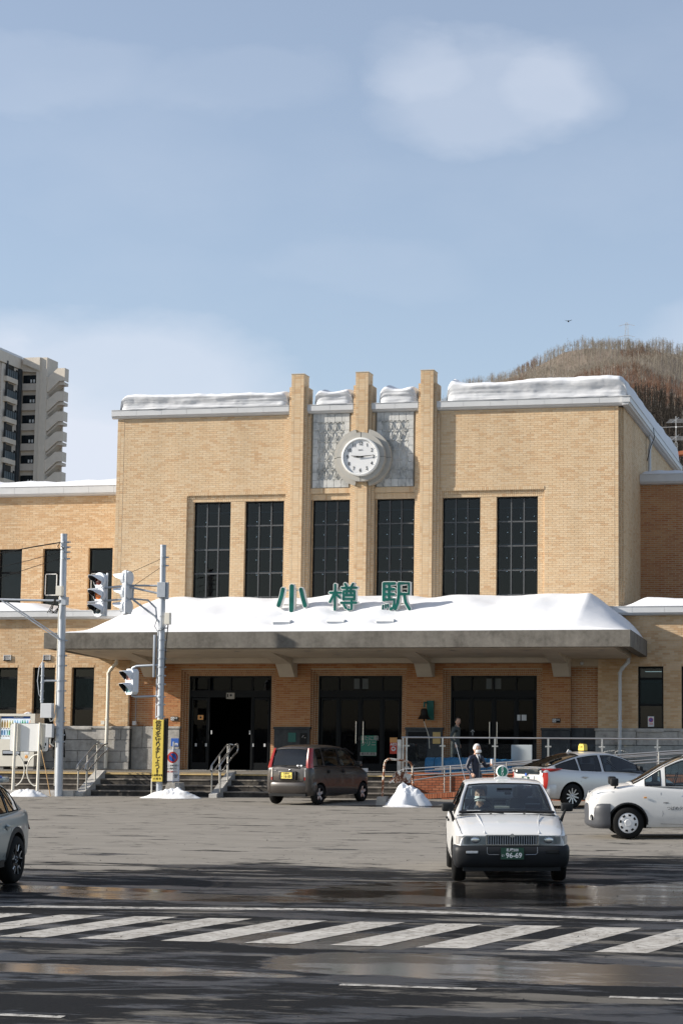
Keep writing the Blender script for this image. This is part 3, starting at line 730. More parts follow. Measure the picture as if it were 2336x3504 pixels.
# entrance wall
doors = [(-5.80, -2.98), (-1.39, 1.40), (3.0, 5.80)]
SW = .2
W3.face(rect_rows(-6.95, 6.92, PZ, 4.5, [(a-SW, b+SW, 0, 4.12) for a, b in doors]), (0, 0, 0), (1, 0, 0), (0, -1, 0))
for a, b in ((-6.95, -6.0), (-2.78, -1.59), (1.60, 2.80), (6.0, 6.92)): wallpiece(a, b, 0, .5, .85, 4.6)
wallpiece(-6.95, 6.92, 0, .5, 4.12, 4.6)
for a, b in doors:
    for k in range(3):
        y = .07*k+.0; w = SW*(3-k)/3; w1 = SW*(2-k)/3
        hz = 4.12 - (SW-w); hz1 = 4.12-(SW-w1)
        yy = y+.07
        # side strips facing the street, each a step back from the last
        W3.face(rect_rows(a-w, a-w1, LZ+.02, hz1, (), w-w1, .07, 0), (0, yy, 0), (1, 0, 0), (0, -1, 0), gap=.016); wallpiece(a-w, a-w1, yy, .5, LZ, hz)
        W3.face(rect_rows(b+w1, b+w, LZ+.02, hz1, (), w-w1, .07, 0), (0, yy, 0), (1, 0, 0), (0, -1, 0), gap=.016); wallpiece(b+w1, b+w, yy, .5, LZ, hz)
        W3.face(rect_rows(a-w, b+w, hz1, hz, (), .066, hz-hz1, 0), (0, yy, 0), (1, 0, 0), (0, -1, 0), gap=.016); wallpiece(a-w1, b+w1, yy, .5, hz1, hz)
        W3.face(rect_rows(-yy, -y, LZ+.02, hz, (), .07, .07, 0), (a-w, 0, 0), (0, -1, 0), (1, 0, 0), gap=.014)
# stone plinths ------------------------------------------------------------------
stone_i = 0
def stones(x0, x1, y, z0, z1, rows_, bw, mat, dep=.12, off=0.):
    """coursed blocks with sunk joints, every block its own part"""
    hh = (z1-z0)/rows_
    for k in range(rows_):
        x = x0 - (bw*.5 if (k+off) % 2 else 0)
        while x < x1-.02:
            a, b = max(x, x0), min(x+bw, x1); x += bw
            if b-a < .05: continue
            m_ = MB(); m_.bevbox(a+.006, b-.006, y+rng.uniform(-.004, .004), y+dep, z0+k*hh+.007, z0+(k+1)*hh-.007, .012); m_.build('stone_block', mat, ST, world=True)
back = MB()
for a, b in ((-18, -7.70), (7.72, 15)): back.box(a, b, -.07, .3, LZ-.1, PZ-.06)
for a, b in ((-7.78, -6.95), (6.92, 7.79)): back.box(a, b, .1, .7, LZ-.1, PZ)
part(back, 'plinth_backing', 'granite_dark')
stones(-15.5, -7.70, -.12, LZ+.24, PZ-.09, 3, 1.5, 'stone_plinth'); stones(-15.5, -7.70, -.16, LZ, LZ+.24, 1, 1.6, 'stone_plinth')
stones(7.72, 14, -.12, LZ, PZ-.09, 3, 1.3, 'stone_plinth')
cap = MB(); cap.bevbox(-18, -7.68, -.15, .02, PZ-.09, PZ-.005, .02); cap.bevbox(7.7, 15, -.15, .02, PZ-.09, PZ-.005, .02); part(cap, 'plinth_cap', 'stone_plinth')
for a, b in ((-7.78, -6.95), (6.92, 7.79)): stones(a, b, .06, LZ, PZ, 2, .9, 'stone_plinth' if a < 0 else 'granite_dark')
for a, b in ((-6.95, -6.0), (-2.78, -1.59), (1.60, 2.80), (6.0, 6.92)):
    mt = 'stone_plinth' if a < -6 else 'granite_dark'
    m_ = MB(); m_.bevbox(a, b, -.06, .1, LZ, PZ-.08, .012); m_.build('stone_block', mt, ST, world=True)
    m_ = MB(); m_.bevbox(a-.03, b+.03, -.09, .1, PZ-.08, PZ-.005, .02); m_.build('stone_block', mt, ST, world=True)
for lst in (glow, grow):
    for a, b in lst:
        m_ = MB(); m_.bevbox(a-.03, b+.03, -.17, .12, 2.15, 2.23, .012); m_.build('window_sill', 'stone_plinth', ST, world=True)
part(wall, 'wall', 'mortar')
W.build(ST, 'brick_buff', keep=190)
W2.build(ST, 'brick_wing', keep=80)
W3.build(ST, 'brick_warm_shaded', keep=30)

# stone panels with a diamond lattice in relief -----------------------------------
for a, b in (CR1, CR2):
    pn = MB(); pn.box(a+.05, b-.05, .02, .06, 10.05, 12.5); P = part(pn, 'stone_panel', 'stone_panel')
    fr = MB(); nx_ = 5; ww = (b-a-.1)/nx_
    for i in range(nx_):
        fr.bevbox(a+.05+i*ww+.004, a+.05+(i+1)*ww-.004, -.02, .02, 10.055, 10.3, .008); fr.bevbox(a+.05+i*ww+.004, a+.05+(i+1)*ww-.004, -.02, .02, 12.22, 12.5, .008)
    for k in range(7):
        z0, z1 = 10.3+k*.274, 10.3+(k+1)*.274
        fr.bevbox(a+.054, a+.22, -.02, .02, z0+.004, z1-.004, .008); fr.bevbox(b-.22, b-.054, -.02, .02, z0+.004, z1-.004, .008)
    fr.build('panel_border', 'stone_panel', P, world=True)
    la = MB(); x0, x1, z0, z1 = a+.24, b-.24, 10.32, 12.2; nc, nr = 3, 6; cw, ch = (x1-x0)/nc, (z1-z0)/nr
    for i in range(nc):
        for j in range(0, nr, 2):
            X0, X1, Z0, Z1 = x0+i*cw, x0+(i+1)*cw, z0+j*ch, z0+(j+2)*ch
            la.tube([(X0, -.012, Z0), (X1, -.012, Z1)], .011, 5); la.tube([(X1, -.012, Z0), (X0, -.012, Z1)], .011, 5)
    for i in range(nc+1):
        for j in range(nr):
            la.ell((x0+i*cw, .0, z0+(j+.5)*ch), .035, .03, ch*.36, 6, 5)
    for j in range(nr+1):
        for i in range(nc*2):
            la.ell((x0+(i+.5)*cw/2, .0, z0+j*ch), cw*.16, .025, .022, 6, 4)
    la.build('lattice', 'stone_panel', P, True, world=True)

# cornices -----------------------------------------------------------------------
def cornice(segs, z0, z1, ov, name='cornice', y=0., lip=.0):
    for a, b in segs:
        n = max(1, round((b-a)/.95)); w = (b-a)/n
        c = MB(); c.box(a, b, y-ov+.012, y+.3, z0, z1-.01); c.box(a, b, y-ov-.015, y+.3, z1-.01, z1+.008)
        c.prism([(y, z0-.085), (y-ov+.07, z0-.06), (y-ov+.03, z0), (y, z0)], 'x', a, b)
        C = part(c, name, 'metal_cornice')
        f = MB()
        for i in range(n): f.box(a+i*w+.004, a+(i+1)*w-.004, y-ov, y-ov+.012, z0+.004, z1-.012)
        f.build('fascia_panel', 'metal_cornice', C, world=True)
E_ = [(XL-.18, PXC[0]-.31), (PXC[0]+.31, PXC[1]-.31), (PXC[1]+.31, PXC[2]-.31), (PXC[2]+.31, XR+.3)]
cornice(E_, 12.59, 12.79, .15)
# eaves along the right side wall
c = MB(); c.box(XR+.13, XR+.40, -.23, 16.4, 12.592, 12.778); c.box(XR+.1, XR+.42, -.26, 16.4, 12.778, 12.797)
c.prism([(XR+.14, 12.5), (XR+.34, 12.53), (XR+.37, 12.592), (XR+.14, 12.592)], 'y', -.2, 16.4)
for z in (12.515,): c.box(XR+.2, XR+.24, -.15, 16, 12.49, 12.53)
part(c, 'side_eaves', 'metal_cornice')
c = MB(); c.box(XL-.2, XL+.1, .05, 16.4, 12.592, 12.778); part(c, 'side_eaves', 'metal_cornice')
cornice([(-18, XL-.02)], 10.62, 10.88, .25, y=WY); cornice([(XR+.145, 15)], 10.62, 10.88, .25, y=WY)
cornice([(-18, -7.9), (7.9, 15)], 5.875, 6.075, .25, 'lower_cornice')
rf = MB(); rf.box(XL+.02, XR-.02, .31, 16.2, 12.5, 12.76); rf.box(-18, XL, WY+.31, 14, 10.5, 10.85); rf.box(XR+.14, 15, WY+.31, 14, 10.5, 10.85)
rf.box(-18, XL, .31, WY, 5.83, 6.05); rf.box(XR+.14, 15, .31, WY, 5.83, 6.05); rf.box(-18, XL, 13.9, 14.2, 0, 10.8); rf.box(XR, 15, 13.9, 14.2, 0, 10.8)
part(rf, 'roof', 'metal_cornice')
# little grey gable on the roof behind the pilasters
gb = MB(); gb.prism([(-.35, 0), (.9, 0), (.9, .02), (.15, .36), (-.1, .36), (-.35, .2)], 'y', 0, .1)
gx, gy = 2.2, 10.
g_ = MB(); g_.prism([(gx-.9, 12.76), (gx+1.15, 12.76), (gx+1.15, 14.0), (gx+.12, 14.42), (gx-.9, 14.05)], 'y', gy, gy+2.5); g_.prism([(gx-1., 14.03), (gx+.12, 14.46), (gx+1.35, 13.98), (gx+1.35, 14.02), (gx+.12, 14.5), (gx-1., 14.07)], 'y', gy-.15, gy+2.6)
part(g_, 'roof_gable', 'plaster')

# big windows --------------------------------------------------------------------
def big_window(a, b, top, bot, rowsz, y, name='window', dark=False):
    w = MB(); t = .05
    w.box(a, b, y-.03, y+.05, top-t, top); w.box(a, a+t, y-.03, y+.05, bot, top-t); w.box(b-t, b, y-.03, y+.05, bot, top-t); w.box(a+t, b-t, y-.03, y+.05, bot, bot+t)
    Wd = w.build(name, 'window_frame', ST, world=True)
    n = 3; cw = (b-a-2*t)/n; mt = MB()
    for i in (1, 2): mt.box(a+t+i*cw-.02, a+t+i*cw+.02, y-.05, y+.02, bot+t, top-t)
    zs_ = [top-t] + rowsz + [bot+t]
    for z in rowsz: mt.box(a+t, b-t, y-.045, y+.015, z-.022, z+.022)
    mt.build('muntins', 'muntin', Wd, world=True)
    for i in range(n):
        for j in range(len(zs_)-1):
            p = MB(); p.add([(a+t+i*cw, y, zs_[j+1]), (a+t+(i+1)*cw, y, zs_[j+1]), (a+t+(i+1)*cw, y, zs_[j]), (a+t+i*cw, y, zs_[j])], [(0, 1, 2, 3)]); p.build('pane', 'glass_window', Wd, world=True)
    return Wd
for a, b in wins: big_window(a, b, WT, 5.7, [8.86, 8.075, 7.29, 6.5], .22)
# dark hall behind the windows, with balcony rails and hanging lamps
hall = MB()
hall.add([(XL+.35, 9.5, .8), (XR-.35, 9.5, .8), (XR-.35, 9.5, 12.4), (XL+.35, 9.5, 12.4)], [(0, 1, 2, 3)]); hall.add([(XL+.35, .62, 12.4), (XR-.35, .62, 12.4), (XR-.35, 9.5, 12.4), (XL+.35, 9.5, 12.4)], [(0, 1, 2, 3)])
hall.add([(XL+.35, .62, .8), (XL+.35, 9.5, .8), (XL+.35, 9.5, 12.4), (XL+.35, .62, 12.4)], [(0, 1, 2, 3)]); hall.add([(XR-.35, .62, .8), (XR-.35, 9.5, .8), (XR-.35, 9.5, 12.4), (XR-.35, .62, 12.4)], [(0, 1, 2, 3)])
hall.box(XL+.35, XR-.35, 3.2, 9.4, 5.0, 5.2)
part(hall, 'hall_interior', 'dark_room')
rails_ = MB()
for z in (7.35, 7.39, 8.15, 8.19, 9.38, 6.05, 6.1): rails_.box(-6.4, 6.4, .9, .93, z, z+.018)
part(rails_, 'interior_rail', 'galvanised')
lamp0 = None
for (a, b) in wins:
    for i in range(3):
        for z in (9.05, 8.55, 7.75, 7.28, 6.35):
            x = a+(b-a)*(i+.5)/3+.03
            if lamp0 is None:
                lamp0 = thing('hanging_oil_lamp', 'small clear glass oil lamp hanging inside a tall station window', 'lamp', (x, .62, z), 0, 'glass lamps hanging in the tall station windows')
                l = MB(); l.lathe([(.0, .2), (.02, .2), (.025, .1), (.07, .07), (.045, .03), (.03, .0), (.05, -.05), (0, -.08)], n=8); l.build('glass_body', 'lamp_lens', lamp0, True)
                l = MB(); l.ell((0, 0, 0), .008, .008, .008, 6, 4); l.build('bulb', 'lamp_glow', lamp0)
            else:
                o = copy_thing(lamp0); o.location = (x+rng.uniform(-.02, .02), .62, z+rng.uniform(-.03, .03))
# small windows ---------------------------------------------------------------
def sash_window(a, b, z0, z1, y, transoms, name='window', blind=None, panes='glass_window'):
    w = MB(); t = .06
    w.box(a, a+t, y-.04, y+.04, z0, z1); w.box(b-t, b, y-.04, y+.04, z0, z1); w.box(a+t, b-t, y-.04, y+.04, z1-t, z1); w.box(a+t, b-t, y-.04, y+.04, z0, z0+t)
    zs_ = [z0+t] + [v for tz in transoms for v in (tz-.035, tz+.035)] + [z1-t]
    for tz in transoms: w.box(a+t, b-t, y-.04, y+.04, tz-.035, tz+.035)
    Wd = w.build(name, 'window_frame', ST, world=True)
    for i in range(0, len(zs_), 2):
        p = MB(); p.add([(a+t, y, zs_[i]), (b-t, y, zs_[i]), (b-t, y, zs_[i+1]), (a+t, y, zs_[i+1])], [(0, 1, 2, 3)]); p.build('pane', panes, Wd, world=True)
    if blind:
        p = MB(); p.add([(a+t, y+.12, blind[0]), (b-t, y+.12, blind[0]), (b-t, y+.12, blind[1]), (a+t, y+.12, blind[1])], [(0, 1, 2, 3)]); p.build('roller_blind', blind[2], Wd, world=True)
    return Wd
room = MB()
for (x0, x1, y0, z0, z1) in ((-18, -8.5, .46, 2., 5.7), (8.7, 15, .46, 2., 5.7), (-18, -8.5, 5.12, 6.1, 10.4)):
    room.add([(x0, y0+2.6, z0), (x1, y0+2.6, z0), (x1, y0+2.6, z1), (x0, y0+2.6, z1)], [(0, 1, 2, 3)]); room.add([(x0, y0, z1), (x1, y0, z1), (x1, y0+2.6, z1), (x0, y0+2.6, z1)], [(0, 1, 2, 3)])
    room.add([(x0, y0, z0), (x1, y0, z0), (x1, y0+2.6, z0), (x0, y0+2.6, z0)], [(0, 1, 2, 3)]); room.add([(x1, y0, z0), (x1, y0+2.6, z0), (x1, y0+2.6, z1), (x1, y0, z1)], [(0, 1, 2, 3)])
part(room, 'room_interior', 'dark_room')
for i, (a, b) in enumerate(glow): sash_window(a, b, 2.23, 4.2, .16, [3.86, 2.84])
for i, (a, b) in enumerate(grow):
    Wd = sash_window(a, b, 2.23, 4.2, .16, [3.82, 3.0], blind=(3.7, 4.1, 'interior_wall'))
    p = MB(); p.tube([(a+.2, .3, 4.04), (b-.0, .3, 4.04)], .022, 6); p.build('fluorescent_tube', 'tube_light', Wd, world=True)
for i, (a, b) in enumerate(upw):
    Wd = sash_window(a, b, 6.42, 8.64, WY+.16, [7.79], blind=((6.9, 8.5, 'interior_wall') if i in (0, 1) else None))
    if i > 1:
        p = MB(); t = .03; x0, x1, z0, z1 = a+.07, a+.53, 6.95, 7.74
        for bx in ((x0, x1, z1-t, z1), (x0, x1, z0, z0+t), (x0, x0+t, z0, z1), (x1-t, x1, z0, z1)): p.box(bx[0], bx[1], WY+.09, WY+.12, bx[2], bx[3])
        p.build('inner_sash', 'white_paint', Wd, world=True)
    else:
        pass
# vents, canisters
for x in (-12.13, -10.72):
    v = MB(); v.box(x-.13, x+.13, -.05, 0, 4.43, 4.45)
    for z in (4.43, 4.6): v.box(x-.13, x+.13, -.05, .0, z, z+.02)
    v.box(x-.13, x-.11, -.05, 0, 4.45, 4.6); v.box(x+.11, x+.13, -.05, 0, 4.45, 4.6)
    V_ = part(v, 'wall_vent', 'light_grey_box')
    for k in range(4):
        s = MB(); z = 4.465+k*.036; s.add([(x-.11, -.045, z-.008), (x+.11, -.045, z-.008), (x+.11, -.005, z+.014), (x-.11, -.005, z+.014)], [(0, 1, 2, 3)]); s.build('slat', 'light_grey_box', V_, world=True)
    s = MB(); s.box(x-.11, x+.11, -.004, .0, 4.45, 4.6); s.build('vent_back', 'black_metal', V_, world=True)
# entrance doors -------------------------------------------------------------------
for di, (a, b) in enumerate(doors):
    y = .3; f = MB(); t = .05
    f.box(a, a+t, y-.04, y+.05, LZ, 3.92); f.box(b-t, b, y-.04, y+.05, LZ, 3.92); f.box(a+t, b-t, y-.04, y+.05, 3.87, 3.92); f.box(a+t, b-t, y-.045, y+.055, 3.22, 3.45)
    nn = [a+t, a+t+.62, (a+b)/2, b-t-.62, b-t]
    for x in nn[1:-1]:
        f.box(x-.025, x+.025, y-.04, y+.05, 3.45, 3.87)
        if di != 0 or x != nn[2]: f.box(x-.03, x+.03, y-.04, y+.05, LZ, 3.22)
    D = part(f, 'entrance', 'window_frame')
    for i in range(4):
        p = MB(); p.add([(nn[i]+.02, y, 3.45), (nn[i+1]-.02, y, 3.45), (nn[i+1]-.02, y, 3.87), (nn[i]+.02, y, 3.87)], [(0, 1, 2, 3)]); p.build('transom_pane', 'glass_door', D, world=True)
    for i in range(4):
        if di == 0 and i in (1, 2): continue
        x0, x1 = nn[i]+.03, nn[i+1]-.03
        p = MB(); p.box(x0, x0+.05, y-.02, y+.02, LZ+.01, 3.2); p.box(x1-.05, x1, y-.02, y+.02, LZ+.01, 3.2); p.box(x0+.05, x1-.05, y-.02, y+.02, 3.13, 3.2); p.box(x0+.05, x1-.05, y-.02, y+.02, LZ+.01, LZ+.25)
        dl = p.build('door', 'window_frame', D, world=True)
        p = MB(); p.add([(x0+.05, y, LZ+.25), (x1-.05, y, LZ+.25), (x1-.05, y, 3.13), (x0+.05, y, 3.13)], [(0, 1, 2, 3)]); p.build('door_glass', 'glass_door', D, world=True)
        if i in (1, 2):
            hx = x1-.09 if i == 1 else x0+.09
            p = MB(); p.tube([(hx, y-.09, 1.75), (hx, y-.09, 2.45)], .016, 8); p.tube([(hx, y-.09, 1.8), (hx, y, 1.8)], .01, 6); p.tube([(hx, y-.09, 2.4), (hx, y, 2.4)], .01, 6); p.build('door_handle', 'stainless', D, True, world=True)
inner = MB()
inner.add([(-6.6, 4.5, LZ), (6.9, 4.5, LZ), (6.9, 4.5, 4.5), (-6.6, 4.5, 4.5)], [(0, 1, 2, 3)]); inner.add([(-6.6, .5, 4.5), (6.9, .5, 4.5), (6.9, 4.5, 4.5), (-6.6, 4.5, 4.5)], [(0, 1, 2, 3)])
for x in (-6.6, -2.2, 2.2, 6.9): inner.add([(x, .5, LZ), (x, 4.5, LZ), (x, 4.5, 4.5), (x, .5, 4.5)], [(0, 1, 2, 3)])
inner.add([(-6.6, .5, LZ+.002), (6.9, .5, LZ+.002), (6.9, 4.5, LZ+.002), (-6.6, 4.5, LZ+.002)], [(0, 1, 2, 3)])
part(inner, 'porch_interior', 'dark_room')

# canopy ----------------------------------------------------------------------------
CX0, CX1, CY = -8.92, 9.35, -4.2
cp = MB()
def prof(y, z): return (y, z)
# front fascia + side fascias (they fall slightly towards the wall)
cp.prism([(CY, 4.645), (CY, 5.14), (CY+.28, 5.14), (CY+.28, 4.645)], 'x', CX0, CX1)
for x0, x1 in ((CX0, CX0+.28), (CX1-.28, CX1)):
    cp.prism([(CY+.28, 4.645), (CY+.28, 5.14), (-.002, 5.0), (-.002, 4.5)], 'x', x0, x1)
cp.prism([(CY+.28, 4.8), (CY+.28, 5.05), (-.002, 4.9), (-.002, 4.62)], 'x', CX0+.28, CX1-.28)
part(cp, 'canopy', 'concrete_canopy')
sf = MB(); sf.prism([(CY+.42, 4.62), (CY+.42, 4.8), (-.003, 4.62), (-.003, 4.44)], 'x', CX0+.5, CX1-.5); part(sf, 'soffit', 'plaster')
bm_ = MB(); bm_.prism([(-.55, 4.31), (-.6, 4.54), (-.004, 4.46), (-.004, 4.31)], 'x', -6.7, 6.95); part(bm_, 'beam', 'plaster')
for x in (-6.93, -2.3, 2.27, 6.68):
    b_ = MB(); b_.prism([(-.004, 3.87), (-.3, 3.87), (-.75, 4.28), (-1.6, 4.42), (-3.0, 4.6), (-3.4, 4.64), (-3.4, 4.7), (-.004, 4.5)], 'x', x-.255, x+.255); part(b_, 'bracket', 'plaster')
for x in np.arange(-7.6, 9, 2.28):
    for y in (-3.1, -2.0):
        s = MB(); s.disc((x+(.6 if y > -2.5 else 0), y, 4.44+(.18/4.2)*-y+.0), .1, 'z', 10); part(s, 'soffit_light', 'galvanised')
# downspouts
for x, sx in ((8.52, 1), (-8.43, -1)):
    dy = -.25
    pp = [(x+.28, dy, 4.5), (x+.26, dy, 4.33), (x+.06, dy, 4.12), (x, dy, 4.0), (x, dy, 2.45), (x, dy, 2.3), (x-.02, dy, .9)]
    d_ = MB(); d_.tube(pp, .058, 12)
    for z in (4.0, 3.95, 2.5, 2.28, 2.0): d_.tube([(x, dy, z-.02), (x, dy, z+.02)], .068, 12)
    d_.tube([(x+.27, dy, 4.36), (x+.24, dy, 4.3)], .068, 12); d_.tube([(x+.1, dy, 4.16), (x+.06, dy, 4.11)], .068, 12); d_.tube([(x-.1, dy, 2.5), (x+.1, dy, 2.5)], .012, 5)
    part(d_, 'downspout', 'cream_paint' if x < 0 else 'light_grey_box', True)
# side-wall downpipe and cable
d_ = MB(); d_.tube([(XR+.22, 6.4, 12.5), (XR+.3, 6.4, 12.3), (XR+.24, 6.4, 12.0), (XR+.24, 6.4, 10.9)], .06, 10); part(d_, 'side_downpipe', 'light_grey_box', True)
d_ = MB(); d_.tube([(XR+.42, 6.1, 12.75), (XR+.45, 6.1, 12.4), (XR+.3, 6.2, 12.1), (XR+.18, 6.2, 11.6)], .014, 5); part(d_, 'loose_cable', 'cable')

# landing and steps ------------------------------------------------------------------
stp = MB(); stp.box(-18, 15, -4.4, .3, -.1, LZ-.01)
part(stp, 'landing', 'stair_stone')
SX1 = 2.72
for k in range(4):
    y0 = -4.4-.34*(k+1); z1 = LZ-.163*(k+1)
    s = MB()
    n = 9; w = (SX1+18)/n
    S_ = MB(); S_.box(-18, SX1, y0, y0+.36, -.1, z1-.04); S1 = part(S_, 'step', 'stair_stone')
    for i in range(n):
        m_ = MB(); m_.bevbox(-18+i*w+.004, -18+(i+1)*w-.004, y0-.02, y0+.34, z1-.04, z1, .01); m_.build('tread', 'stair_nosing', S1, world=True)
nz_ = MB(); nz_.box(-18, 15, -4.42, -4.1, LZ-.035, LZ); part(nz_, 'landing_edge', 'stair_nosing')
pv = MB(); pv.box(-18, 15, -4.1, .28, LZ-.02, LZ-.004); part(pv, 'landing_paving', 'concrete_canopy')
for i in range(44):
    x = -16.2+i*.3
    if x > 2.2: break
    tm = MB(); tm.box(x+.004, x+.296, -3.95, -3.65, LZ-.004, LZ+.004)
    for j in range(4): tm.box(x+.03+j*.07, x+.055+j*.07, -3.93, -3.67, LZ+.004, LZ+.009)
    T_ = part(tm, 'tactile_tile', 'tactile')
cap_ = MB(); cap_.box(-18, 2.72, -4.425, -4.40, LZ-.04, LZ-.008); part(cap_, 'yellow_edge_strip', 'tactile')
# sloping stone cheeks with handrails
def cheek(xc, w):
    c_ = MB(); c_.prism([(-6.0, .16), (-6.0, .3), (-5.75, .36), (-4.45, .93), (-4.3, .93), (-4.3, .16)], 'x', xc-w/2, xc+w/2)
    C_ = part(c_, 'stair_cheek', 'stone_plinth')
    h = MB(); r = .024
    for dx in (-.13, .13):
        x = xc+dx
        for (y, zb, zt) in ((-5.75, .34, 1.12), (-5.1, .62, 1.42), (-4.4, .9, 1.74)):
            if dx < 0 or y != -4.4: h.tube([(x, y, zb), (x, y, zt)], r, 8)
        h.tube([(x, -5.78, .95), (x, -5.88, 1.0), (x, -5.8, 1.12), (x, -4.6, 1.68), (x, -4.25, 1.74), (x+(.1 if dx < 0 else -.1), -4.2, 1.72)], r*.9, 8)
        h.tube([(x, -5.78, .95), (x, -5.6, .96), (x, -4.6, 1.42), (x, -4.3, 1.5), (x, -4.22, 1.6), (x, -4.25, 1.74)], r*.9, 8)
    h.build('handrail', 'stainless', C_, True, world=True)
cheek(-6.85, .3); cheek(-2.68, .24)
# notices, plates and stickers fixed to the station --------------------------------
def plate(name, x0, x1, z0, z1, y, mat, t=.012, edge=None):
    m_ = MB(); m_.box(x0, x1, y-t, y, z0, z1); o = part(m_, name, mat)
    return o
def decal(o, x0, x1, z0, z1, y, mat, name='print'):
    m_ = MB(); m_.box(x0, x1, y-.003, y, z0, z1); return m_.build(name, mat, o, world=True)
# frame of the doors: papers and stickers
o = plate('clock_notice', -4.53, -4.25, 3.17, 3.37, .245, 'concrete_light'); decal(o, -4.5, -4.46, 3.23, 3.33, .232, 'sign_black'); m_ = MB(); m_.disc((-4.37, .231, 3.29), .04, 'y', 12); m_.build('print', 'granite_dark', o, world=True)
o = plate('orange_sticker', -5.5, -5.31, 2.49, 2.64, .27, 'amber'); m_ = MB(); m_.disc((-5.405, .257, 2.56), .035, 'y', 12); m_.tube([(-5.405, .256, 2.59), (-5.405, .256, 2.62)], .008, 5); m_.build('print', 'sign_black', o, world=True)
for x in (-5.55, -5.2, -3.6, -3.2): plate('door_sticker', x-.03, x+.03, 1.62, 1.72, .27, 'light_grey_box', .004)
for x in (-5.02, -3.71): plate('door_sticker', x-.02, x+.02, 2.02, 2.14, .26, 'light_grey_box', .004)
for x0, x1 in ((-.23, -.04), (.04, .24)): plate('paper_notice', x0, x1, 3.5, 3.83, .32, 'sign_white', .004)
for x0, x1 in ((4.14, 4.32), (4.42, 4.62)): plate('paper_notice', x0, x1, 3.5, 3.83, .32, 'sign_white', .004)
o = plate('clinic_poster', .02, .56, 1.35, 2.0, .27, 'sign_green', .004); text('はたに眼\nクリニ', .17, 'lettering', 'concrete_light', o, (.29, .262, 1.82), bold=.002); decal(o, .02, .56, 1.36, 1.46, .262, 'concrete_light'); text('婦人科 皮生', .09, 'lettering', 'sign_black', o, (.29, .256, 1.41))
o = plate('aed_sticker', 1.0, 1.24, 1.42, 1.78, .27, 'sign_red', .004); text('AED', .11, 'lettering', 'sign_white', o, (1.12, .262, 1.72), bold=.003); m_ = MB(); m_.disc((1.12, .262, 1.58), .075, 'y', 16); m_.build('print', 'sign_white', o, world=True); m_ = MB(); m_.disc((1.10, .26, 1.595), .025, 'y', 8); m_.disc((1.14, .26, 1.595), .025, 'y', 8); m_.add([(1.078, .2595, 1.59), (1.162, .2595, 1.59), (1.12, .2595, 1.535)], [(0, 1, 2)]); m_.build('print', 'sign_red', o, world=True)
plate('amber_sticker', 1.0, 1.24, 1.78, 1.94, .27, 'amber', .004)
o = plate('teal_plaque', -2.3, -2.04, 1.78, 2.08, -.062, 'bell_green'); o = plate('black_board', -1.9, -1.67, 1.72, 2.07, -.062, 'sign_black'); m_ = MB(); m_.tube([(-1.83, -.08, 1.93), (-1.78, -.08, 2.0)], .006, 4); m_.tube([(-1.76, -.08, 1.92), (-1.7, -.08, 1.92)], .006, 4); m_.build('print', 'sign_white', o, world=True)
plate('cream_notice', 2.49, 2.74, 1.75, 2.12, -.062, 'tactile'); plate('notice_frame', 1.68, 2.3, 1.2, 2.12, -.062, 'window_frame')
for (x, z, y) in ((6.47, 2.5, -.02), (-6.2, 2.52, -.02)):
    o = plate('no_smoking_sign', x-.13, x+.13, z-.07, z+.07, y, 'sign_black'); decal(o, x-.12, x-.01, z-.055, z+.055, y-.012, 'sign_white'); text('禁煙', .07, 'lettering', 'sign_white', o, (x+.055, y-.016, z+.015), sx=.8)
    m_ = MB(); m_.lathe([(.042, y-.0165), (.032, y-.0165)], (x-.065, 0, z), 'y', 16); m_.tube([(x-.095, y-.0165, z+.028), (x-.035, y-.0165, z-.028)], .005, 4); m_.build('print', 'sign_black', o, world=True)
o = plate('blue_floor_mark', -6.28, -6.02, 1.62, 1.88, -.062, 'sign_blue'); text('1m', .15, 'lettering', 'sign_white', o, (-6.13, -.078, 1.7), bold=.004)
o = plate('window_notice', 9.35, 9.54, 2.32, 2.64, .155, 'sign_white', .004); m_ = MB(); m_.lathe([(.075, .149), (.058, .149)], (9.445, 0, 2.53), 'y', 20); m_.tube([(9.39, .149, 2.585), (9.5, .149, 2.475)], .008, 4); m_.build('print', 'sign_red', o, world=True); m_ = MB(); m_.box(9.4, 9.49, .147, .149, 2.5, 2.515); m_.disc((9.445, .15, 2.53), .058, 'y', 16); m_.build('print', 'sign_blue', o, world=True); text('禁煙', .06, 'lettering', 'sign_red', o, (9.445, .146, 2.4))
o = plate('blue_notice', -10.2, -10.06, 2.35, 2.75, -.125+.12, 'sign_white'); decal(o, -10.19, -10.07, 2.62, 2.74, -.018, 'sign_blue'); plate('grey_notice', -10.2, -10.06, 2.25, 2.33, -.005, 'sign_black')
for x in (4.05, 3.98): pass
m_ = MB(); m_.tube([(3.72, .25, 2.02), (3.72, .25, 2.2)], .01, 5); m_.tube([(3.66, .25, 2.13), (3.72, .25, 2.2), (3.78, .25, 2.13)], .01, 5); part(m_, 'arrow_sticker', 'light_grey_box')
for x0 in (5.1, 5.3): o = plate('toilet_sticker', x0, x0+.16, 2.5, 2.68, .27, 'light_grey_box', .004)
m_ = MB(); m_.box(7.3, 7.38, .05, .14, 4.2, 4.28); m_.ell((7.28, -.02, 4.3), .06, .06, .06, 8, 6); part(m_, 'security_camera', 'light_grey_box', True)
m_ = MB(); m_.box(-7.66, -7.54, .0, .12, 2.3, 2.44); part(m_, 'socket_box', 'light_grey_box'); m_ = MB(); m_.tube([(-7.6, .12, 2.4), (-7.6, .12, 4.4)], .012, 6); part(m_, 'conduit', 'galvanised'); m_ = MB(); m_.box(-8.7, -8.57, -.15, -.02, 2.32, 2.44); part(m_, 'socket_box', 'cream_paint')
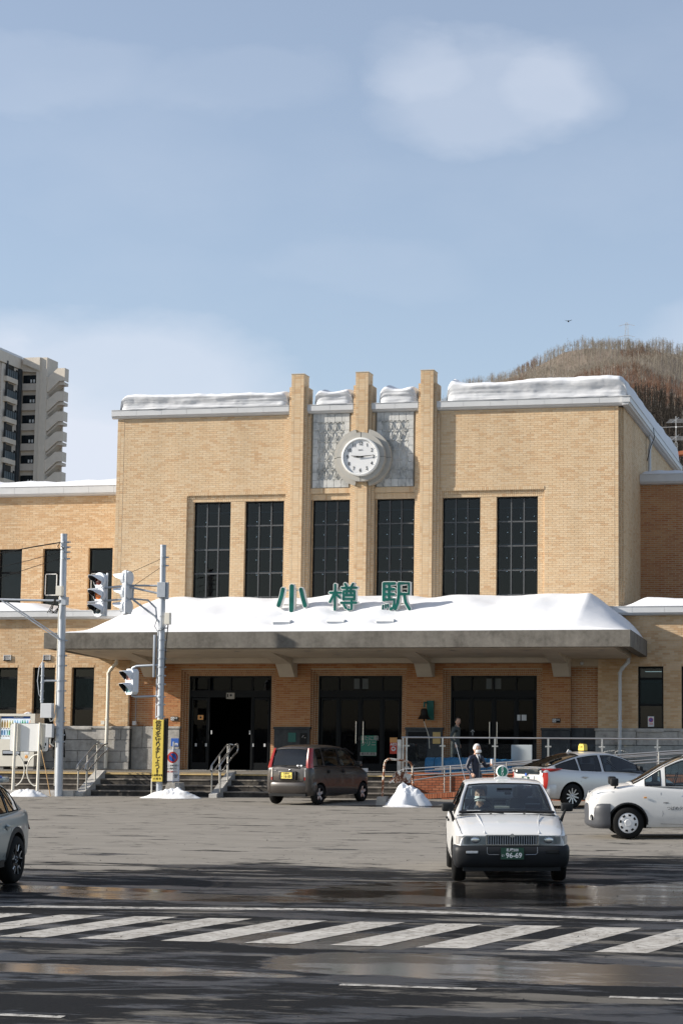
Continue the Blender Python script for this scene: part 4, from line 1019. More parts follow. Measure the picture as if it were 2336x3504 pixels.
# ================================================================== SNOW ON THE STATION (each drift can be lifted off: a thing of its own)
def sm(t): t = max(0., min(1., t)); return t*t*(3-2*t)
def fn(x, y, s=1., o=0.): return mnoise.noise(Vector((x*s+o, y*s+o*.7, o)))
def can_base(x, y): return 5.145 - .14*(y-CY)/4.2
def can_top(x, y):
    t = (y-CY)/3.3
    h = 1.28*sm(t*.98)*.62 + 1.28*.38*min(1, max(0, t)) + .1
    h += .13*fn(x, 0, .55, 3.3)*sm(t) + .10*fn(x, y, .9, 8.)*sm(t*1.4)
    el = min(1, max(0, (x-(CX0+.42))/2.0)); er = min(1, max(0, (CX1-.08-x)/1.6))
    h *= (el**.66)*(er**.72)
    for lx in (-1.92+.45, .18, 2.0-.13):   # hollows melted round the letters
        h -= .1*math.exp(-(((x-lx)/.5)**2+((y+2.35)/.35)**2))
    for lx in (-1.55, .17, 1.73):
        h -= .12*math.exp(-(((x-lx)/.3)**2+((y+3.28)/.16)**2))
    return can_base(x, y) + max(.02, h)
o = snow_sheet('canopy_snow', CX0+.4, CX1-.03, CY+.03, -.02, can_top, can_base, 230, 52, edge=.12, lump=.015, seed=2., front=1.)
tag(o, 'thick smooth snow lying on the entrance canopy behind the green letters', 'snow')
def hall_top(x, y):
    h = 13.29 + .13*fn(x, 0, .35, 5.1) + .08*fn(x, y, .9, 1.2) + .025*fn(x, y, 3.5, 6.)
    if x > 2.6: h += .09 + .06*sm((x-5)/3.)
    for xc in PXC:      # drifts curl up against the right flank of each pilaster
        d = x-(xc+.5)
        if d > -.25: h += (.42 if xc > 2 else .26)*math.exp(-(max(0, d)/.45)**2)*sm((y+.3)/.7)
        if -1.2 < x-xc < 0: h += .16*sm(1+(x-xc)/1.2)
    h += .012*(y)*max(0, 1)
    return h
segs = [(XL+.12, PXC[0]-.33, 'low rounded snow slab on the hall roof left of the pilasters'), (PXC[0]+.55, PXC[1]-.33, 'short snow drift between the left and middle pilasters'), (PXC[1]+.55, PXC[2]-.33, 'short snow drift between the middle and right pilasters'), (PXC[2]+.62, XR+.3, 'long thick snow slab on the hall roof right of the pilasters')]
for i, (a, b, lab) in enumerate(segs):
    def hb(x, y): return 12.80
    rows = []; nx_, ny_ = int((b-a)*16), 60
    for j in range(ny_+1):
        r = []
        for k in range(nx_+1):
            x = a+(b-a)*k/nx_; v = j/ny_
            # ragged undercut front: profile parameter runs up the face, then back over the roof
            if v < .32:
                q = v/.32; top = hall_top(x, .1); z = 12.8+(top-12.8-.06)*q
                lay = .018*fn(x*.6, z*16, 1., 2.+i)+.022*fn(x*2.2, z*4, 1., 5.)+.008*fn(x*9, z*14, 1., 1.)
                y = -.17 + .06*math.sin(q*math.pi)*0 + lay - .085*sm((q-.25)/.6)*(1+.8*fn(x, 0, .8, 4.)) + .16*max(0, q-.86) + .10*max(0, q-.85)/.15
            else:
                q = (v-.32)/.68; y = -.08+q**1.6*16.4; z = hall_top(x, y) + .02*fn(x, y, 3.) - .06*(1-min(1, q*12))
            e = min(1, (x-a)/.28, (b-x)/.28); e = math.sqrt(max(0, 1-(1-e)**2)); z = 12.8+(z-12.8)*(.12+.88*e) if z > 12.8 else z
            y += .16*(1-e) if v < .32 else 0
            r.append((x, y, z))
        rows.append(r)
    mb = MB(); mb.grid(rows)
    if i == 3 or i == 0:
        k = nx_ if i == 3 else 0
        mb.grid([[r[k] for r in rows], [(r[k][0], r[k][1], 12.795) for r in rows]] if i == 0 else [[(r[k][0], r[k][1], 12.795) for r in rows], [r[k] for r in rows]])
    o = mb.build('roof_snow', 'snow', None, True, angle=75); tag(o, lab, 'snow')
def flat_top(z, h, s): return lambda x, y: z+h+.09*fn(x, y, .8, s)+.05*fn(x, y, 2.2, s)
for nm, lab, a in (('wing_snow', 'uneven snow layer along the roof edge of the left wing', (-18, XL-.03, WY-.2, 13, 10.89, .22, 1.3)), ('wing_snow', 'thin snow strip on the roof edge of the right wing', (XR+.16, 15, WY-.17, 13, 10.89, .1, 4.1))):
    o = snow_sheet(nm, a[0], a[1], a[2], a[3], flat_top(a[4], a[5], a[6]), lambda x, y: 10.885, 120, 30, edge=.14, lump=.03, seed=a[6]); tag(o, lab, 'snow')
def ledge_r(x, y): return 6.10 + .30*sm((x-8.55)/.9)*(.75+.35*fn(x, y, .5, 2.)) - .03*max(0, x-11)
o = snow_sheet('ledge_snow', 8.62, 15, -.2, 4.5, ledge_r, lambda x, y: 6.083, 80, 30, edge=.3, lump=.02, seed=3.); tag(o, 'smooth snow on the low flat roof under the dark right wing wall', 'snow')
def ledge_l(x, y): return 6.1 + .3*sm((-10.2-x)/1.4) + .04*fn(x, y, .8, 6.)
o = snow_sheet('ledge_snow', -16, -8.6, -.2, 4.5, ledge_l, lambda x, y: 6.083, 80, 30, edge=.4, lump=.02, seed=8.); tag(o, 'low snow mound on the ledge above the ground floor windows, left', 'snow')
# heaps on the ground
def heap(label, cx, cy, rx, ry, h, seed, mat='snow', n=40, lump=.16, pk=1.4, ridges=None):
    rows = []
    for j in range(n+1):
        r = []
        for i in range(2*n+1):
            a = 2*math.pi*i/(2*n); q = j/n
            rr = q*(1+(.1*math.sin(3*a+seed)+.07*math.sin(5*a+seed*2))*q)
            x, y = cx+rx*rr*math.cos(a), cy+ry*rr*math.sin(a)
            k = max(0, 1-q**pk)
            f1 = mnoise.fractal(Vector((x*3.2+seed, y*3.2, seed)), 1., 2., 5)
            z = gz(cy) + h*k*(1+.22*f1) + lump*h*f1*(1-q) + .1*h*mnoise.noise(Vector((x*9+seed, y*9, seed)))*(1-q*q) - (.02 if q >= 1 else 0) + .02*(1-q)
            r.append((x, y, z))
        rows.append(r)
    mb = MB(); mb.grid(rows, close=False); o = mb.build('snow_heap', mat, None, True, angle=70); return tag(o, label, 'snow heap')
heap('tall lumpy snow heap beside the rusty hoop barrier', 3.93, -9.0, .62, .5, .5, 1.7, 'snow', 60, .05, 2.2)
heap('low spreading snow heap round the yellow sign pole', -3.75, -6.42, .92, .32, .27, 4.2, 'snow_dirty', 48, .2, 1.2)
heap('flat dirty snow strip at the feet of the white board', -8.3, -6.45, .62, .2, .17, 6.5, 'snow_dirty', 36, .4, 2.2)
heap('small crust of melting snow in front of the tall heap', 3.9, -9.75, .5, .16, .04, 2.2, 'snow_dirty', 24, .4, 1.6)
k_ = MB(); 
KB = thing('kerb_step', 'row of worn pale kerb stones below the left steps', 'kerb', (-10, -6, .2))
for i in range(9):
    x0 = -18+i*1.25; m_ = MB(); m_.bevbox(x0+.006, min(-6.95, x0+1.25)-.006, -6.12+rng.uniform(0, .02), -5.78, .1, .36, .02); m_.build('kerb_stone', 'stone_plinth', KB, world=True)

# ================================================================== FAR BACKGROUND
XS = [-420, -330, -260, -222, -190.7, -168.7, -151.6, -131.4, -114.5, -100.7, -85.5, -70, -40, 0, 60, 140]
ZS = [70, 95, 128, 158, 177, 184, 191, 197.5, 199, 198.5, 196, 190, 175, 160, 130, 100]
def ridge(X): return float(np.interp(X, XS, ZS))
def hillz(X, Y):
    xr = 16.37 + (X-16.37)*959/(Y+59.); t = max(0., min(1., (Y-430)/470.)); r = ridge(xr)+1.5
    return 40 + (r-40)*t**1.12 + 3.*fn(X, Y, .03, 1.) + 1.5*fn(X, Y, .09, 4.) if Y <= 900 else r - (Y-900)*.25
rows = [[(X, Y, hillz(X, Y)) for X in np.arange(-440, 150, 12)] for Y in list(range(430, 901, 16)) + [960, 1100, 1300]]
mb = MB(); mb.grid(rows); mb.build('hill', 'forest_floor', None, True, kind='structure', angle=80)
def trees(name, mat, pts, hs, kind='stuff', nb=14, tw=.12, spread=.3, crown=.3):
    vs, fs = [], []
    for (x, y, z), h in zip(pts, hs):
        h = h*(.8+.45*mnoise.noise(Vector((x*.05, y*.05, 2.)))+.25*mnoise.noise(Vector((x*.2, y*.2, 5.)))) if h < 14 else h
        lx, ly_ = npr.normal(0, .03, 2)*h
        def tri(p, q, w):
            b = len(vs); d = npr.uniform(0, 3.14); ox, oy = w*math.cos(d), w*math.sin(d)*.3
            vs.extend([(p[0]-ox, p[1]-oy, p[2]), (p[0]+ox, p[1]+oy, p[2]), q]); fs.append((b, b+1, b+2))
        top = (x+lx, y+ly_, z+h)
        tri((x, y, z-1), top, tw*1.6)
        for k in range(nb):
            t = npr.uniform(crown, .95); p = (x+lx*t, y+ly_*t, z+h*t); a = npr.uniform(0, 6.28); L = h*spread*(1.15-t)*npr.uniform(.6, 1.2)
            q = (p[0]+L*math.cos(a)*.8, p[1]+L*math.sin(a)*.8, p[2]+L*npr.uniform(.5, 1.1)); tri(p, q, tw*.6)
            if k % 2 == 0:
                a2 = a+npr.uniform(-1, 1); tri(((p[0]+q[0])/2, (p[1]+q[1])/2, (p[2]+q[2])/2), (q[0]+L*.4*math.cos(a2), q[1], q[2]+L*.1), tw*.4)
    me = bpy.data.meshes.new(name); me.from_pydata(vs, [], fs); me.materials.append(MATS[mat]); o = link(name, me, None, kind); return o
def scatter(n, xr, yr, cond=None):
    out = []
    while len(out) < n:
        Y = npr.uniform(*yr); X = npr.uniform(*xr); X2 = X-(900-Y)*-.0
        if cond and not cond(X, Y): continue
        out.append((X, Y, hillz(X, Y)))
    return out
def img_y(p):   # rough picture height of a hill point, used only to choose the kind of wood that grows there
    return (p[2]-2)/(p[1]+59)
P = scatter(11000, (-205, -30), (600, 915), lambda X, Y: (X-16.37)/(Y+59) > -.235 and (X-16.37)/(Y+59) < -.085)
def bnd(p): return p[1] + 28*fn(p[0], p[1]*.3, .03, 2.)
up = [p for p in P if bnd(p) > 812]; mid = [p for p in P if 735 < bnd(p) <= 812]; low = [p for p in P if bnd(p) <= 735]
trees('bare_birch_wood', 'trunk_pale', [p for p in up+low if npr.random() < .12], npr.uniform(5, 8, 5000), nb=8, tw=.085)
trees('bare_grey_wood', 'twig_grey', up + [p for p in mid if npr.random() < .25], npr.uniform(4.5, 7.5, 12000), nb=24, tw=.075, spread=.4)
trees('bare_red_wood', 'twig_red', mid + [p for p in up if fn(p[0], p[1], .04, 7.) > .2], npr.uniform(4, 6.5, 12000), nb=24, tw=.1, spread=.4)
trees('dark_wood', 'twig_dark', low, npr.uniform(8, 13, 12000), nb=12, tw=.2, spread=.25, crown=.5)
lp = [(npr.uniform(-150, -118), npr.uniform(240, 300), 0) for _ in range(260)]
def lh(x): return 42+3.2*sm((x+136)/14.) + .8*fn(x, 0, .3)
trees('distant_bare_trees', 'twig_grey', [(x, y, lh(x)-6.5) for x, y, _ in [(npr.uniform(-127, -108), 262+npr.uniform(0, 30), 0) for _ in range(420)]], npr.uniform(6.5, 9.5, 420), nb=30, tw=.09, spread=.36)
lpt = MB(); lpt.grid([[(x, y, (lh(x)-3.5 if y > 250 else 0)) for x in np.arange(-150, -80, 4)] for y in (220, 262, 300, 340)]); lpt.build('hill', 'forest_floor', None, True, kind='structure')
# pylon
py = thing('electricity_pylon', 'thin lattice pylon standing on the top of the wooded hill', 'pylon', (-130.5, 1080, 205))
w_ = MB()
def lat(mb_, x, y, z0, z1, w0, w1, n, r):
    for i in range(n):
        a, b = z0+(z1-z0)*i/n, z0+(z1-z0)*(i+1)/n; wa, wb = w0+(w1-w0)*i/n, w0+(w1-w0)*(i+1)/n
        for s in (-1, 1):
            mb_.tube([(x+s*wa, y-wa, a), (x+s*wb, y-wb, b)], r, 4); mb_.tube([(x+s*wa, y-wa, a), (x-s*wb, y-wb, b)], r*.7, 4)
        mb_.tube([(x-wb, y-wb, b), (x+wb, y-wb, b)], r*.7, 4)
lat(w_, -131.2, 1080, 195, 252, 3.4, .7, 9, .16); w_.build('tower', 'antenna_metal', py, world=True)
for z in (236, 243, 250): w_ = MB(); w_.tube([(-131.2-5, 1079, z), (-131.2, 1079, z+1.2), (-131.2+5, 1079, z)], .16, 4); w_.build('crossarm', 'antenna_metal', py, world=True)
# TV aerial mast behind the hall
am = thing('aerial_mast', 'lattice mast with two comb aerials behind the right end of the roof', 'aerial', (-2.08, 120, 10))
w_ = MB(); lat(w_, -2.08, 120, 12, 29.6, .13, .13, 44, .018); w_.build('lattice', 'antenna_metal', am, world=True)
w_ = MB(); w_.tube([(-2.08, 120, 29.6), (-2.08, 120, 32.2)], .03, 6); w_.build('pole', 'antenna_metal', am, world=True)
for z, n in ((31.6, 6), (29.9, 6)):
    w_ = MB(); w_.tube([(-2.08-.35, 119.4, z-.1), (-2.08+.25, 120.4, z+.55)], .02, 5)
    for k in range(n): w_.tube([(-2.68-.05*(n-k), 119.5+.2*k, z+.1*k-.1), (-1.42+.02*(n-k), 119.5+.2*k, z+.1*k-.1)], .014, 4)
    w_.build('comb_aerial', 'antenna_metal', am, world=True)
w_ = MB(); w_.bevbox(-2.14, -2.0, 119.9, 120.05, 31.05, 31.2, .01); w_.build('amplifier_box', 'white_paint', am, world=True)
w_ = MB(); w_.tube([(-12, 121, 31.1), (-7, 121, 31.28), (-2.08, 121, 31.33), (8, 121, 31.2)], .02, 4); o = w_.build('aerial_cable', 'light_grey_box'); tag(o, 'pale cable passing the comb aerials above the roof edge', 'cable')
ar = thing('arched_gable', 'orange arched gable just visible above the right roof edge', 'gable', (-1, 115, 20))
w_ = MB()
for k in range(12):
    a0, a1 = math.pi*k/12, math.pi*(k+1)/12; cx_, cz_ = -.9, 27.1
    w_.prism([(cx_+1.3*math.cos(a0), cz_+1.0*math.sin(a0)), (cx_+1.3*math.cos(a1), cz_+1.0*math.sin(a1)), (cx_+.9*math.cos(a1), cz_+.65*math.sin(a1)), (cx_+.9*math.cos(a0), cz_+.65*math.sin(a0))], 'y', 115, 116)
w_.build('arch', 'brick_red', ar, world=True); w_ = MB(); w_.box(-2.2, -1.8, 115, 116, 20, 27.1); w_.box(0, .4, 115, 116, 20, 27.1); w_.build('pillar', 'brick_red', ar, world=True)
# bird
bd = thing('bird', 'small dark bird gliding high above the hall roof', 'bird', (.36, 40, 24.17))
w_ = MB(); w_.ell((0, 0, 0), .05, .12, .045, 8, 6); w_.grid([[(-.22, .02, .1), (-.12, -.03, .04), (0, -.05, .02), (.12, -.03, .04), (.22, .02, .1)], [(-.2, .05, .09), (-.12, .06, .03), (0, .05, .02), (.12, .06, .03), (.2, .05, .09)]]); w_.build('body', 'bird', bd, True)
# apartment tower
AP = thing('apartment_tower', 'beige concrete apartment tower with zigzag outside stairs, behind the left wing', 'apartment block', (-112, 215, 0))
def apt(mb_, name, mat, parent=AP): return mb_.build(name, mat, parent, world=True)
PXM = 1/21.15
def ax(px): return -111.0+(px-163)*PXM*1.0
def az(py): return 60.1-(py-1226)*PXM
b_ = MB(); b_.box(ax(126), ax(163), 215, 219, 0, az(1226)); apt(b_, 'stair_core', 'apartment_wall')
b_ = MB(); b_.box(ax(140), ax(143), 214.9, 215, 0, az(1226)); apt(b_, 'core_rib', 'apartment_wall')
b_ = MB(); b_.box(ax(70), ax(126), 215.9, 219, 0, az(1240)); apt(b_, 'rear_wall', 'apartment_wall')
b_ = MB(); b_.prism([(ax(80), az(1226)), (ax(140), az(1226)), (ax(140), az(1272)), (ax(80), az(1246))], 'y', 214.7, 216); apt(b_, 'roof_parapet', 'apartment_wall')
b_ = MB(); b_.prism([(ax(60), az(1238)), (ax(134), az(1238)), (ax(128), az(1275)), (ax(60), az(1268))], 'y', 215.2, 215.9); apt(b_, 'upper_wall', 'apartment_wall')
# left wing: its flank with the balconies looks right
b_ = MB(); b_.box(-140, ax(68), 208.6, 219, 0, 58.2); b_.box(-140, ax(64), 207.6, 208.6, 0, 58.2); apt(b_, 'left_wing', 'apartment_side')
b_ = MB(); b_.box(-140, ax(72)+.0, 207.0, 216, 58.3, 60.0); apt(b_, 'roof_band', 'apartment_wall')
b_ = MB(); b_.box(-140, ax(71), 207.2, 215.5, 60.0, 60.35); apt(b_, 'roof_snow_cover', 'snow')
b_ = MB(); b_.box(ax(67)-.1, ax(70)+.2, 214.2, 215.2, 0, 58.3); apt(b_, 'drain_pier', 'granite_dark')
FL = 66.6
plain('dark_glass', (.02, .026, .03), .12, var=.1); plain('balcony_glass', (.12, .15, .17), .2, var=.1)
for k in range(8):
    yb = 1282 + k*FL*1.015
    zc = az(yb)
    fr_ = MB(); x0, x1, z0, z1 = ax(74), ax(126), az(yb+27), az(yb)
    fr_.box(x0, x1, 215.75, 215.9, z0, z0+.1); fr_.box(x0, x1, 215.75, 215.9, z1-.1, z1)
    for j in range(6): fr_.box(x0+(x1-x0)*j/5-.05, x0+(x1-x0)*j/5+.05, 215.75, 215.9, z0, z1)
    WN = apt(fr_, 'window', 'black_metal')
    for j in range(5):
        g = MB(); a0 = x0+(x1-x0)*j/5+.05; a1 = x0+(x1-x0)*(j+1)/5-.05; g.add([(a0, 215.8, z0+.1), (a1, 215.8, z0+.1), (a1, 215.8, z1-.1), (a0, 215.8, z1-.1)], [(0, 1, 2, 3)]); g.build('pane', 'dark_glass', WN, world=True)
        if j in (2, 3, 4): g = MB(); g.box(a0+.1, a0+.38, 215.76, 215.79, z0+.1, z0+.6); g.build('blind', 'white_paint', WN, world=True)
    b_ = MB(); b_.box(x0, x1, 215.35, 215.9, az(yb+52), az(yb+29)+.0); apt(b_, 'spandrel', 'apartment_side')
    # zigzag stair flight with its landing
    d = yb-1282
    def q(px, py): return (ax(px), az(py+d))
    if k == 0:
        poly = [q(168, 1291), q(199, 1263), q(225, 1263), q(225, 1306), q(206, 1308), q(199, 1307)]
    else:
        poly = [q(163, 1300), q(168, 1299), q(199, 1274), q(225, 1274), q(225, 1306), q(205, 1306), q(168, 1338), q(163, 1340)]
    if k == 0: poly = [q(163, 1292), q(168, 1291), q(199, 1263), q(225, 1263), q(225, 1306), q(205, 1306), q(168, 1342), q(163, 1342)]
    b_ = MB(); b_.prism(poly, 'y', 215.2, 215.5); apt(b_, 'stair_parapet', 'apartment_wall')
    b_ = MB(); x0 = q(225, 0)[0]; b_.box(x0-.1, x0, 215.5, 216.7, q(0, 1306)[1], q(0, 1274 if k else 1263)[1]); apt(b_, 'landing_side', 'apartment_wall')
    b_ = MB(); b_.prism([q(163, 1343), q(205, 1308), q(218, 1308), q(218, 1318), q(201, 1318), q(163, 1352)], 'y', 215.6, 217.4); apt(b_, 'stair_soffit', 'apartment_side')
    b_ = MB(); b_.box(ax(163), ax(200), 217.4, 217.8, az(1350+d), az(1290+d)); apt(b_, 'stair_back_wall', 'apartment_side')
    # balconies on the flank
    xf = ax(68)
    b_ = MB(); b_.box(xf, xf+.55, 209.4, 213.2, zc-1.95, zc-1.2); BL = apt(b_, 'balcony', 'apartment_wall')
    g = MB(); g.box(xf+.5, xf+.54, 209.5, 213.1, zc-1.2, zc-.05); g.build('balcony_glazing', 'balcony_glass', BL, world=True)
    g = MB(); 
    for j in range(6): g.box(xf+.54, xf+.58, 209.5+j*.72-.03, 209.5+j*.72+.03, zc-1.2, zc)
    g.box(xf+.52, xf+.58, 209.5, 213.1, zc-.05, zc+.02); g.build('balcony_rail', 'black_metal', BL, world=True)
    b_ = MB(); b_.box(xf, xf+.04, 210.2, 212.8, zc-1.2, zc+1.1); b_.box(xf, xf+.03, 213.5, 214.1, zc-1.3, zc+.5); apt(b_, 'flank_window', 'dark_glass')
    b_ = MB(); b_.box(xf+.0, xf+.3, 210., 210.3, zc-1.2, zc+1.3); apt(b_, 'partition', 'granite_dark')

# ================================================================== THE GREEN STATION LETTERS
LY = -2.2
def letter(ch, xc, zc, size, label, strokes=None, bold=.02):
    L = thing('station_letter', label, 'sign letter', (xc, LY, can_base(xc, LY)), 0, 'raised letters spelling the station name')
    if strokes:
        g = MB(); w = MB()
        for si, (pts, r) in enumerate(strokes):
            for mb_, rr, y0, y1 in ((g, r, LY-.132-.0007*si, LY-.10+.0006*si), (w, r+.022, LY-.115-.0004*si, LY+.05+.0006*si)):
                # capsule outline in the XZ plane
                (x0, z0), (x1, z1) = pts[0], pts[-1]
                out = []
                P_ = [Vector(p) for p in pts]
                left, right = [], []
                for i, p in enumerate(P_):
                    d = (P_[min(i+1, len(P_)-1)]-P_[max(i-1, 0)]).normalized(); n = Vector((-d.y, d.x)); left.append(p+n*rr); right.append(p-n*rr)
                d0 = (P_[1]-P_[0]).normalized(); d1 = (P_[-1]-P_[-2]).normalized()
                def arc(c, d): n = Vector((-d.y, d.x)); return [c + (n*math.cos(t)+d*math.sin(t))*rr for t in [math.pi*k/8 for k in range(1, 8)]]
                out = left + arc(P_[-1], d1) + right[::-1] + arc(P_[0], -d0)
                mb_.prism([(xc+p.x, zc+p.y) for p in out], 'y', y0, y1)
        g.build('letter_face', 'letter_green', L, world=True); w.build('letter_edge', 'white_paint', L, world=True)
    else:
        cu = []
        text(ch, size, 'letter_face', 'letter_green', L, (xc, LY-.115, zc), depth=.012, bold=bold)
        text(ch, size, 'letter_edge', 'white_paint', L, (xc, LY-.04, zc), depth=.07, bold=bold+.022)
    p = MB(); p.box(xc+.0, xc+.1, LY+.03, LY+.1, 5.3, zc+.3); p.build('post', 'cream_paint', L, world=True)
    p = MB(); p.box(xc-.3, xc+.32, LY+.04, LY+.07, zc+.22, zc+.26); p.box(xc-.3, xc+.32, LY+.04, LY+.07, zc-.24, zc-.2); p.build('crossbar', 'cream_paint', L, world=True)
def S(*p, r=.068): return ([Vector(q) for q in p], r)
letter('小', -1.555, 6.30, 1, 'green letter 小, leftmost of the three on the canopy', [S((0, .35), (0, -.40)), S((-.29, .26), (-.33, .05), (-.42, -.24), r=.06), S((.30, .25), (.36, .0), (.44, -.26), r=.06)])
def K(lst, r): return [S(*p, r=r) for p in lst]
letter('樽', .09, 6.31, .9, 'green letter 樽, middle of the three on the canopy', K([
    [(-.4, .13), (-.05, .13)], [(-.24, .38), (-.24, -.40)], [(-.26, .1), (-.4, -.16)], [(-.2, .08), (-.08, -.03)],
    [(.08, .4), (.14, .3)], [(.34, .4), (.28, .3)], [(-.02, .28), (.45, .28)], [(.04, .14), (.04, -.09)], [(.39, .14), (.39, -.09)], [(.04, .17), (.39, .17)], [(.15, .26), (.14, .08)], [(.28, .26), (.28, .08)], [(.04, .045), (.39, .045)], [(.04, -.07), (.39, -.07)],
    [(-.03, -.19), (.45, -.19)], [(.3, -.1), (.3, -.4), (.2, -.4)], [(.06, -.26), (.12, -.36)]], .036))
letter('駅', 1.80, 6.31, .9, 'green letter 駅, rightmost of the three on the canopy', K([
    [(-.38, .4), (-.38, -.12)], [(-.38, .4), (-.04, .4)], [(-.21, .4), (-.21, -.05)], [(-.38, .22), (-.06, .22)], [(-.38, .06), (-.06, .06)], [(-.38, -.1), (-.04, -.1), (-.06, -.34), (-.15, -.4)],
    [(.1, .4), (.1, .05), (.07, -.2), (-.01, -.4)], [(.1, .4), (.42, .4), (.42, .07), (.1, .07)], [(.27, .07), (.32, -.2), (.44, -.4)]], .045) + K([[(-.4, -.28), (-.41, -.42)], [(-.32, -.26), (-.31, -.36)], [(-.25, -.25), (-.23, -.33)]], .025))
for i, (x, lab) in enumerate(((-1.55, 'white floodlight box in the snow below the leftmost green letter'), (.17, 'white floodlight box in the snow below the middle green letter'), (1.73, 'white floodlight box in the snow below the rightmost green letter'))):
    z = 5.47; F = thing('floodlight', lab, 'floodlight', (x, -3.2, z), 0, 'floodlights in the canopy snow')
    p = MB(); p.prism([(-3.34, z-.09), (-3.36, z+.01), (-3.3, z+.075), (-3.1, z+.075), (-3.1, z-.12)], 'x', x-.27, x+.27); p.build('housing', 'white_paint', F, world=True)
    p = MB(); p.add([(x-.25, -3.343, z-.085), (x+.25, -3.343, z-.085), (x+.25, -3.363, z+.0), (x-.25, -3.363, z+.0)], [(0, 1, 2, 3)]); p.build('front_glass', 'galvanised', F, world=True)

# ================================================================== CLOCK
CKX, CKZ, CKY = .12, 10.97, -.55
CK = thing('station_clock', 'round white wall clock with black numerals and grey double ring, on the middle pilaster', 'clock', (.2, -.6, CKZ))
c_ = MB(); c_.lathe([(.60, -.28), (.95, -.28), (.95, -.0), (.9, -.0)], (.1, 0, CKZ+.02), 'y', 64, a0=R(90)+.24, a1=R(270)-.24)
c_.lathe([(.60, -.28), (.95, -.28), (.95, -.0), (.9, -.0)], (.1, 0, CKZ+.02), 'y', 64, a0=R(-90)+.24, a1=R(90)-.24); c_.build('back_ring', 'ring_grey', CK, True, world=True, fix=True)
c_ = MB(); c_.lathe([(.6, -.5), (.80, -.5), (.80, -.25), (.6, -.25)], (.11, 0, CKZ+.01), 'y', 72); c_.build('front_ring', 'ring_grey', CK, True, world=True, fix=True)
c_ = MB(); c_.box(.105, .115, -.505, -.3, CKZ-.79, CKZ-.6); c_.box(.105, .115, -.505, -.3, CKZ+.6, CKZ+.812); c_.box(-.69, -.4, -.505, -.3, CKZ, CKZ+.01); c_.box(.5, .912, -.505, -.3, CKZ, CKZ+.01); c_.box(-.84, -.6, -.285, -.1, CKZ, CKZ+.01); c_.box(.8, 1.052, -.285, -.1, CKZ, CKZ+.01); c_.build('ring_joint', 'window_frame', CK, world=True)
c_ = MB(); c_.lathe([(.0, CKY), (.565, CKY)], (CKX, 0, CKZ), 'y', 64); c_.build('clock_face', 'sign_white', CK, world=True)
c_ = MB(); c_.lathe([(.56, CKY-.0), (.575, CKY-.05), (.62, CKY-.04), (.635, CKY+.0), (.635, -.45)], (CKX, 0, CKZ), 'y', 72); c_.build('bezel', 'white_paint', CK, True, world=True)
for h in range(1, 13):
    a = math.pi*2*h/12; text(str(h), .165, 'numeral', 'sign_black', CK, (CKX+.435*math.sin(a), CKY-.008, CKZ+.435*math.cos(a)-.005), sx=.82, bold=.0015)
d_ = MB()
for i in range(60):
    a = math.pi*2*i/60; d_.disc((CKX+.53*math.sin(a), CKY-.004, CKZ+.53*math.cos(a)), .011 if i % 5 == 0 else .005, 'y', 8)
d_.build('minute_dots', 'sign_black', CK, kind='stuff', world=True)
def hand(ang, L, w, tail, yy):
    a = R(ang); u = Vector((math.sin(a), math.cos(a))); n = Vector((u.y, -u.x)); P_ = [(-u*tail+n*w*.8), (-u*tail-n*w*.8), (u*L*.15-n*w), (u*L-n*w*.35), (u*L+n*w*.35), (u*L*.15+n*w)]
    m_ = MB(); m_.prism([(CKX+p.x, CKZ+p.y) for p in P_], 'y', yy, yy+.008); return m_
hand(276.6, .31, .02, .1, CKY-.03).build('hour_hand', 'sign_black', CK, world=True); hand(84, .44, .017, .13, CKY-.045).build('minute_hand', 'sign_black', CK, world=True)
text('SEIKO', .05, 'lettering', 'granite_dark', CK, (CKX, CKY-.006, CKZ+.22), sx=1.2)

# ================================================================== BELL
BE = thing('station_bell', 'dark bronze bell with a rope on a green bracket beside the right doorway', 'bell', (2.3, -.1, 2.6))
p = MB(); p.prism([(-.05, 3.12), (-.16, 3.12), (-.14, 2.95), (-.06, 2.55), (-.05, 2.5)], 'x', 2.3, 2.52); p.build('backplate', 'bell_green', BE, world=True); p = MB(); p.tube([(2.33, -.12, 3.05), (2.28, -.38, 3.05), (2.28, -.4, 2.9)], .03, 8); p.build('bracket', 'bell_green', BE, True, world=True)
p = MB(); p.lathe([(0, .34), (.08, .33), (.1, .3), (.115, .16), (.15, .08), (.215, .0), (.2, .0), (.1, .15), (.0, .28)], (2.28, -.4, 2.53), 'z', 20); p.build('bell_body', 'bronze', BE, True, world=True)
p = MB(); p.ell((2.28, -.4, 2.5), .03, .03, .04, 8, 6); p.tube([(2.28, -.4, 2.7), (2.28, -.4, 2.48)], .01, 5); p.build('clapper', 'bronze', BE, world=True)
p = MB(); p.tube([(2.28, -.4, 2.46), (2.33, -.4, 2.3), (2.4, -.4, 2.12), (2.44, -.4, 1.98), (2.47, -.4, 1.6)], .012, 5); p.build('rope', 'cream_paint', BE, True, world=True)

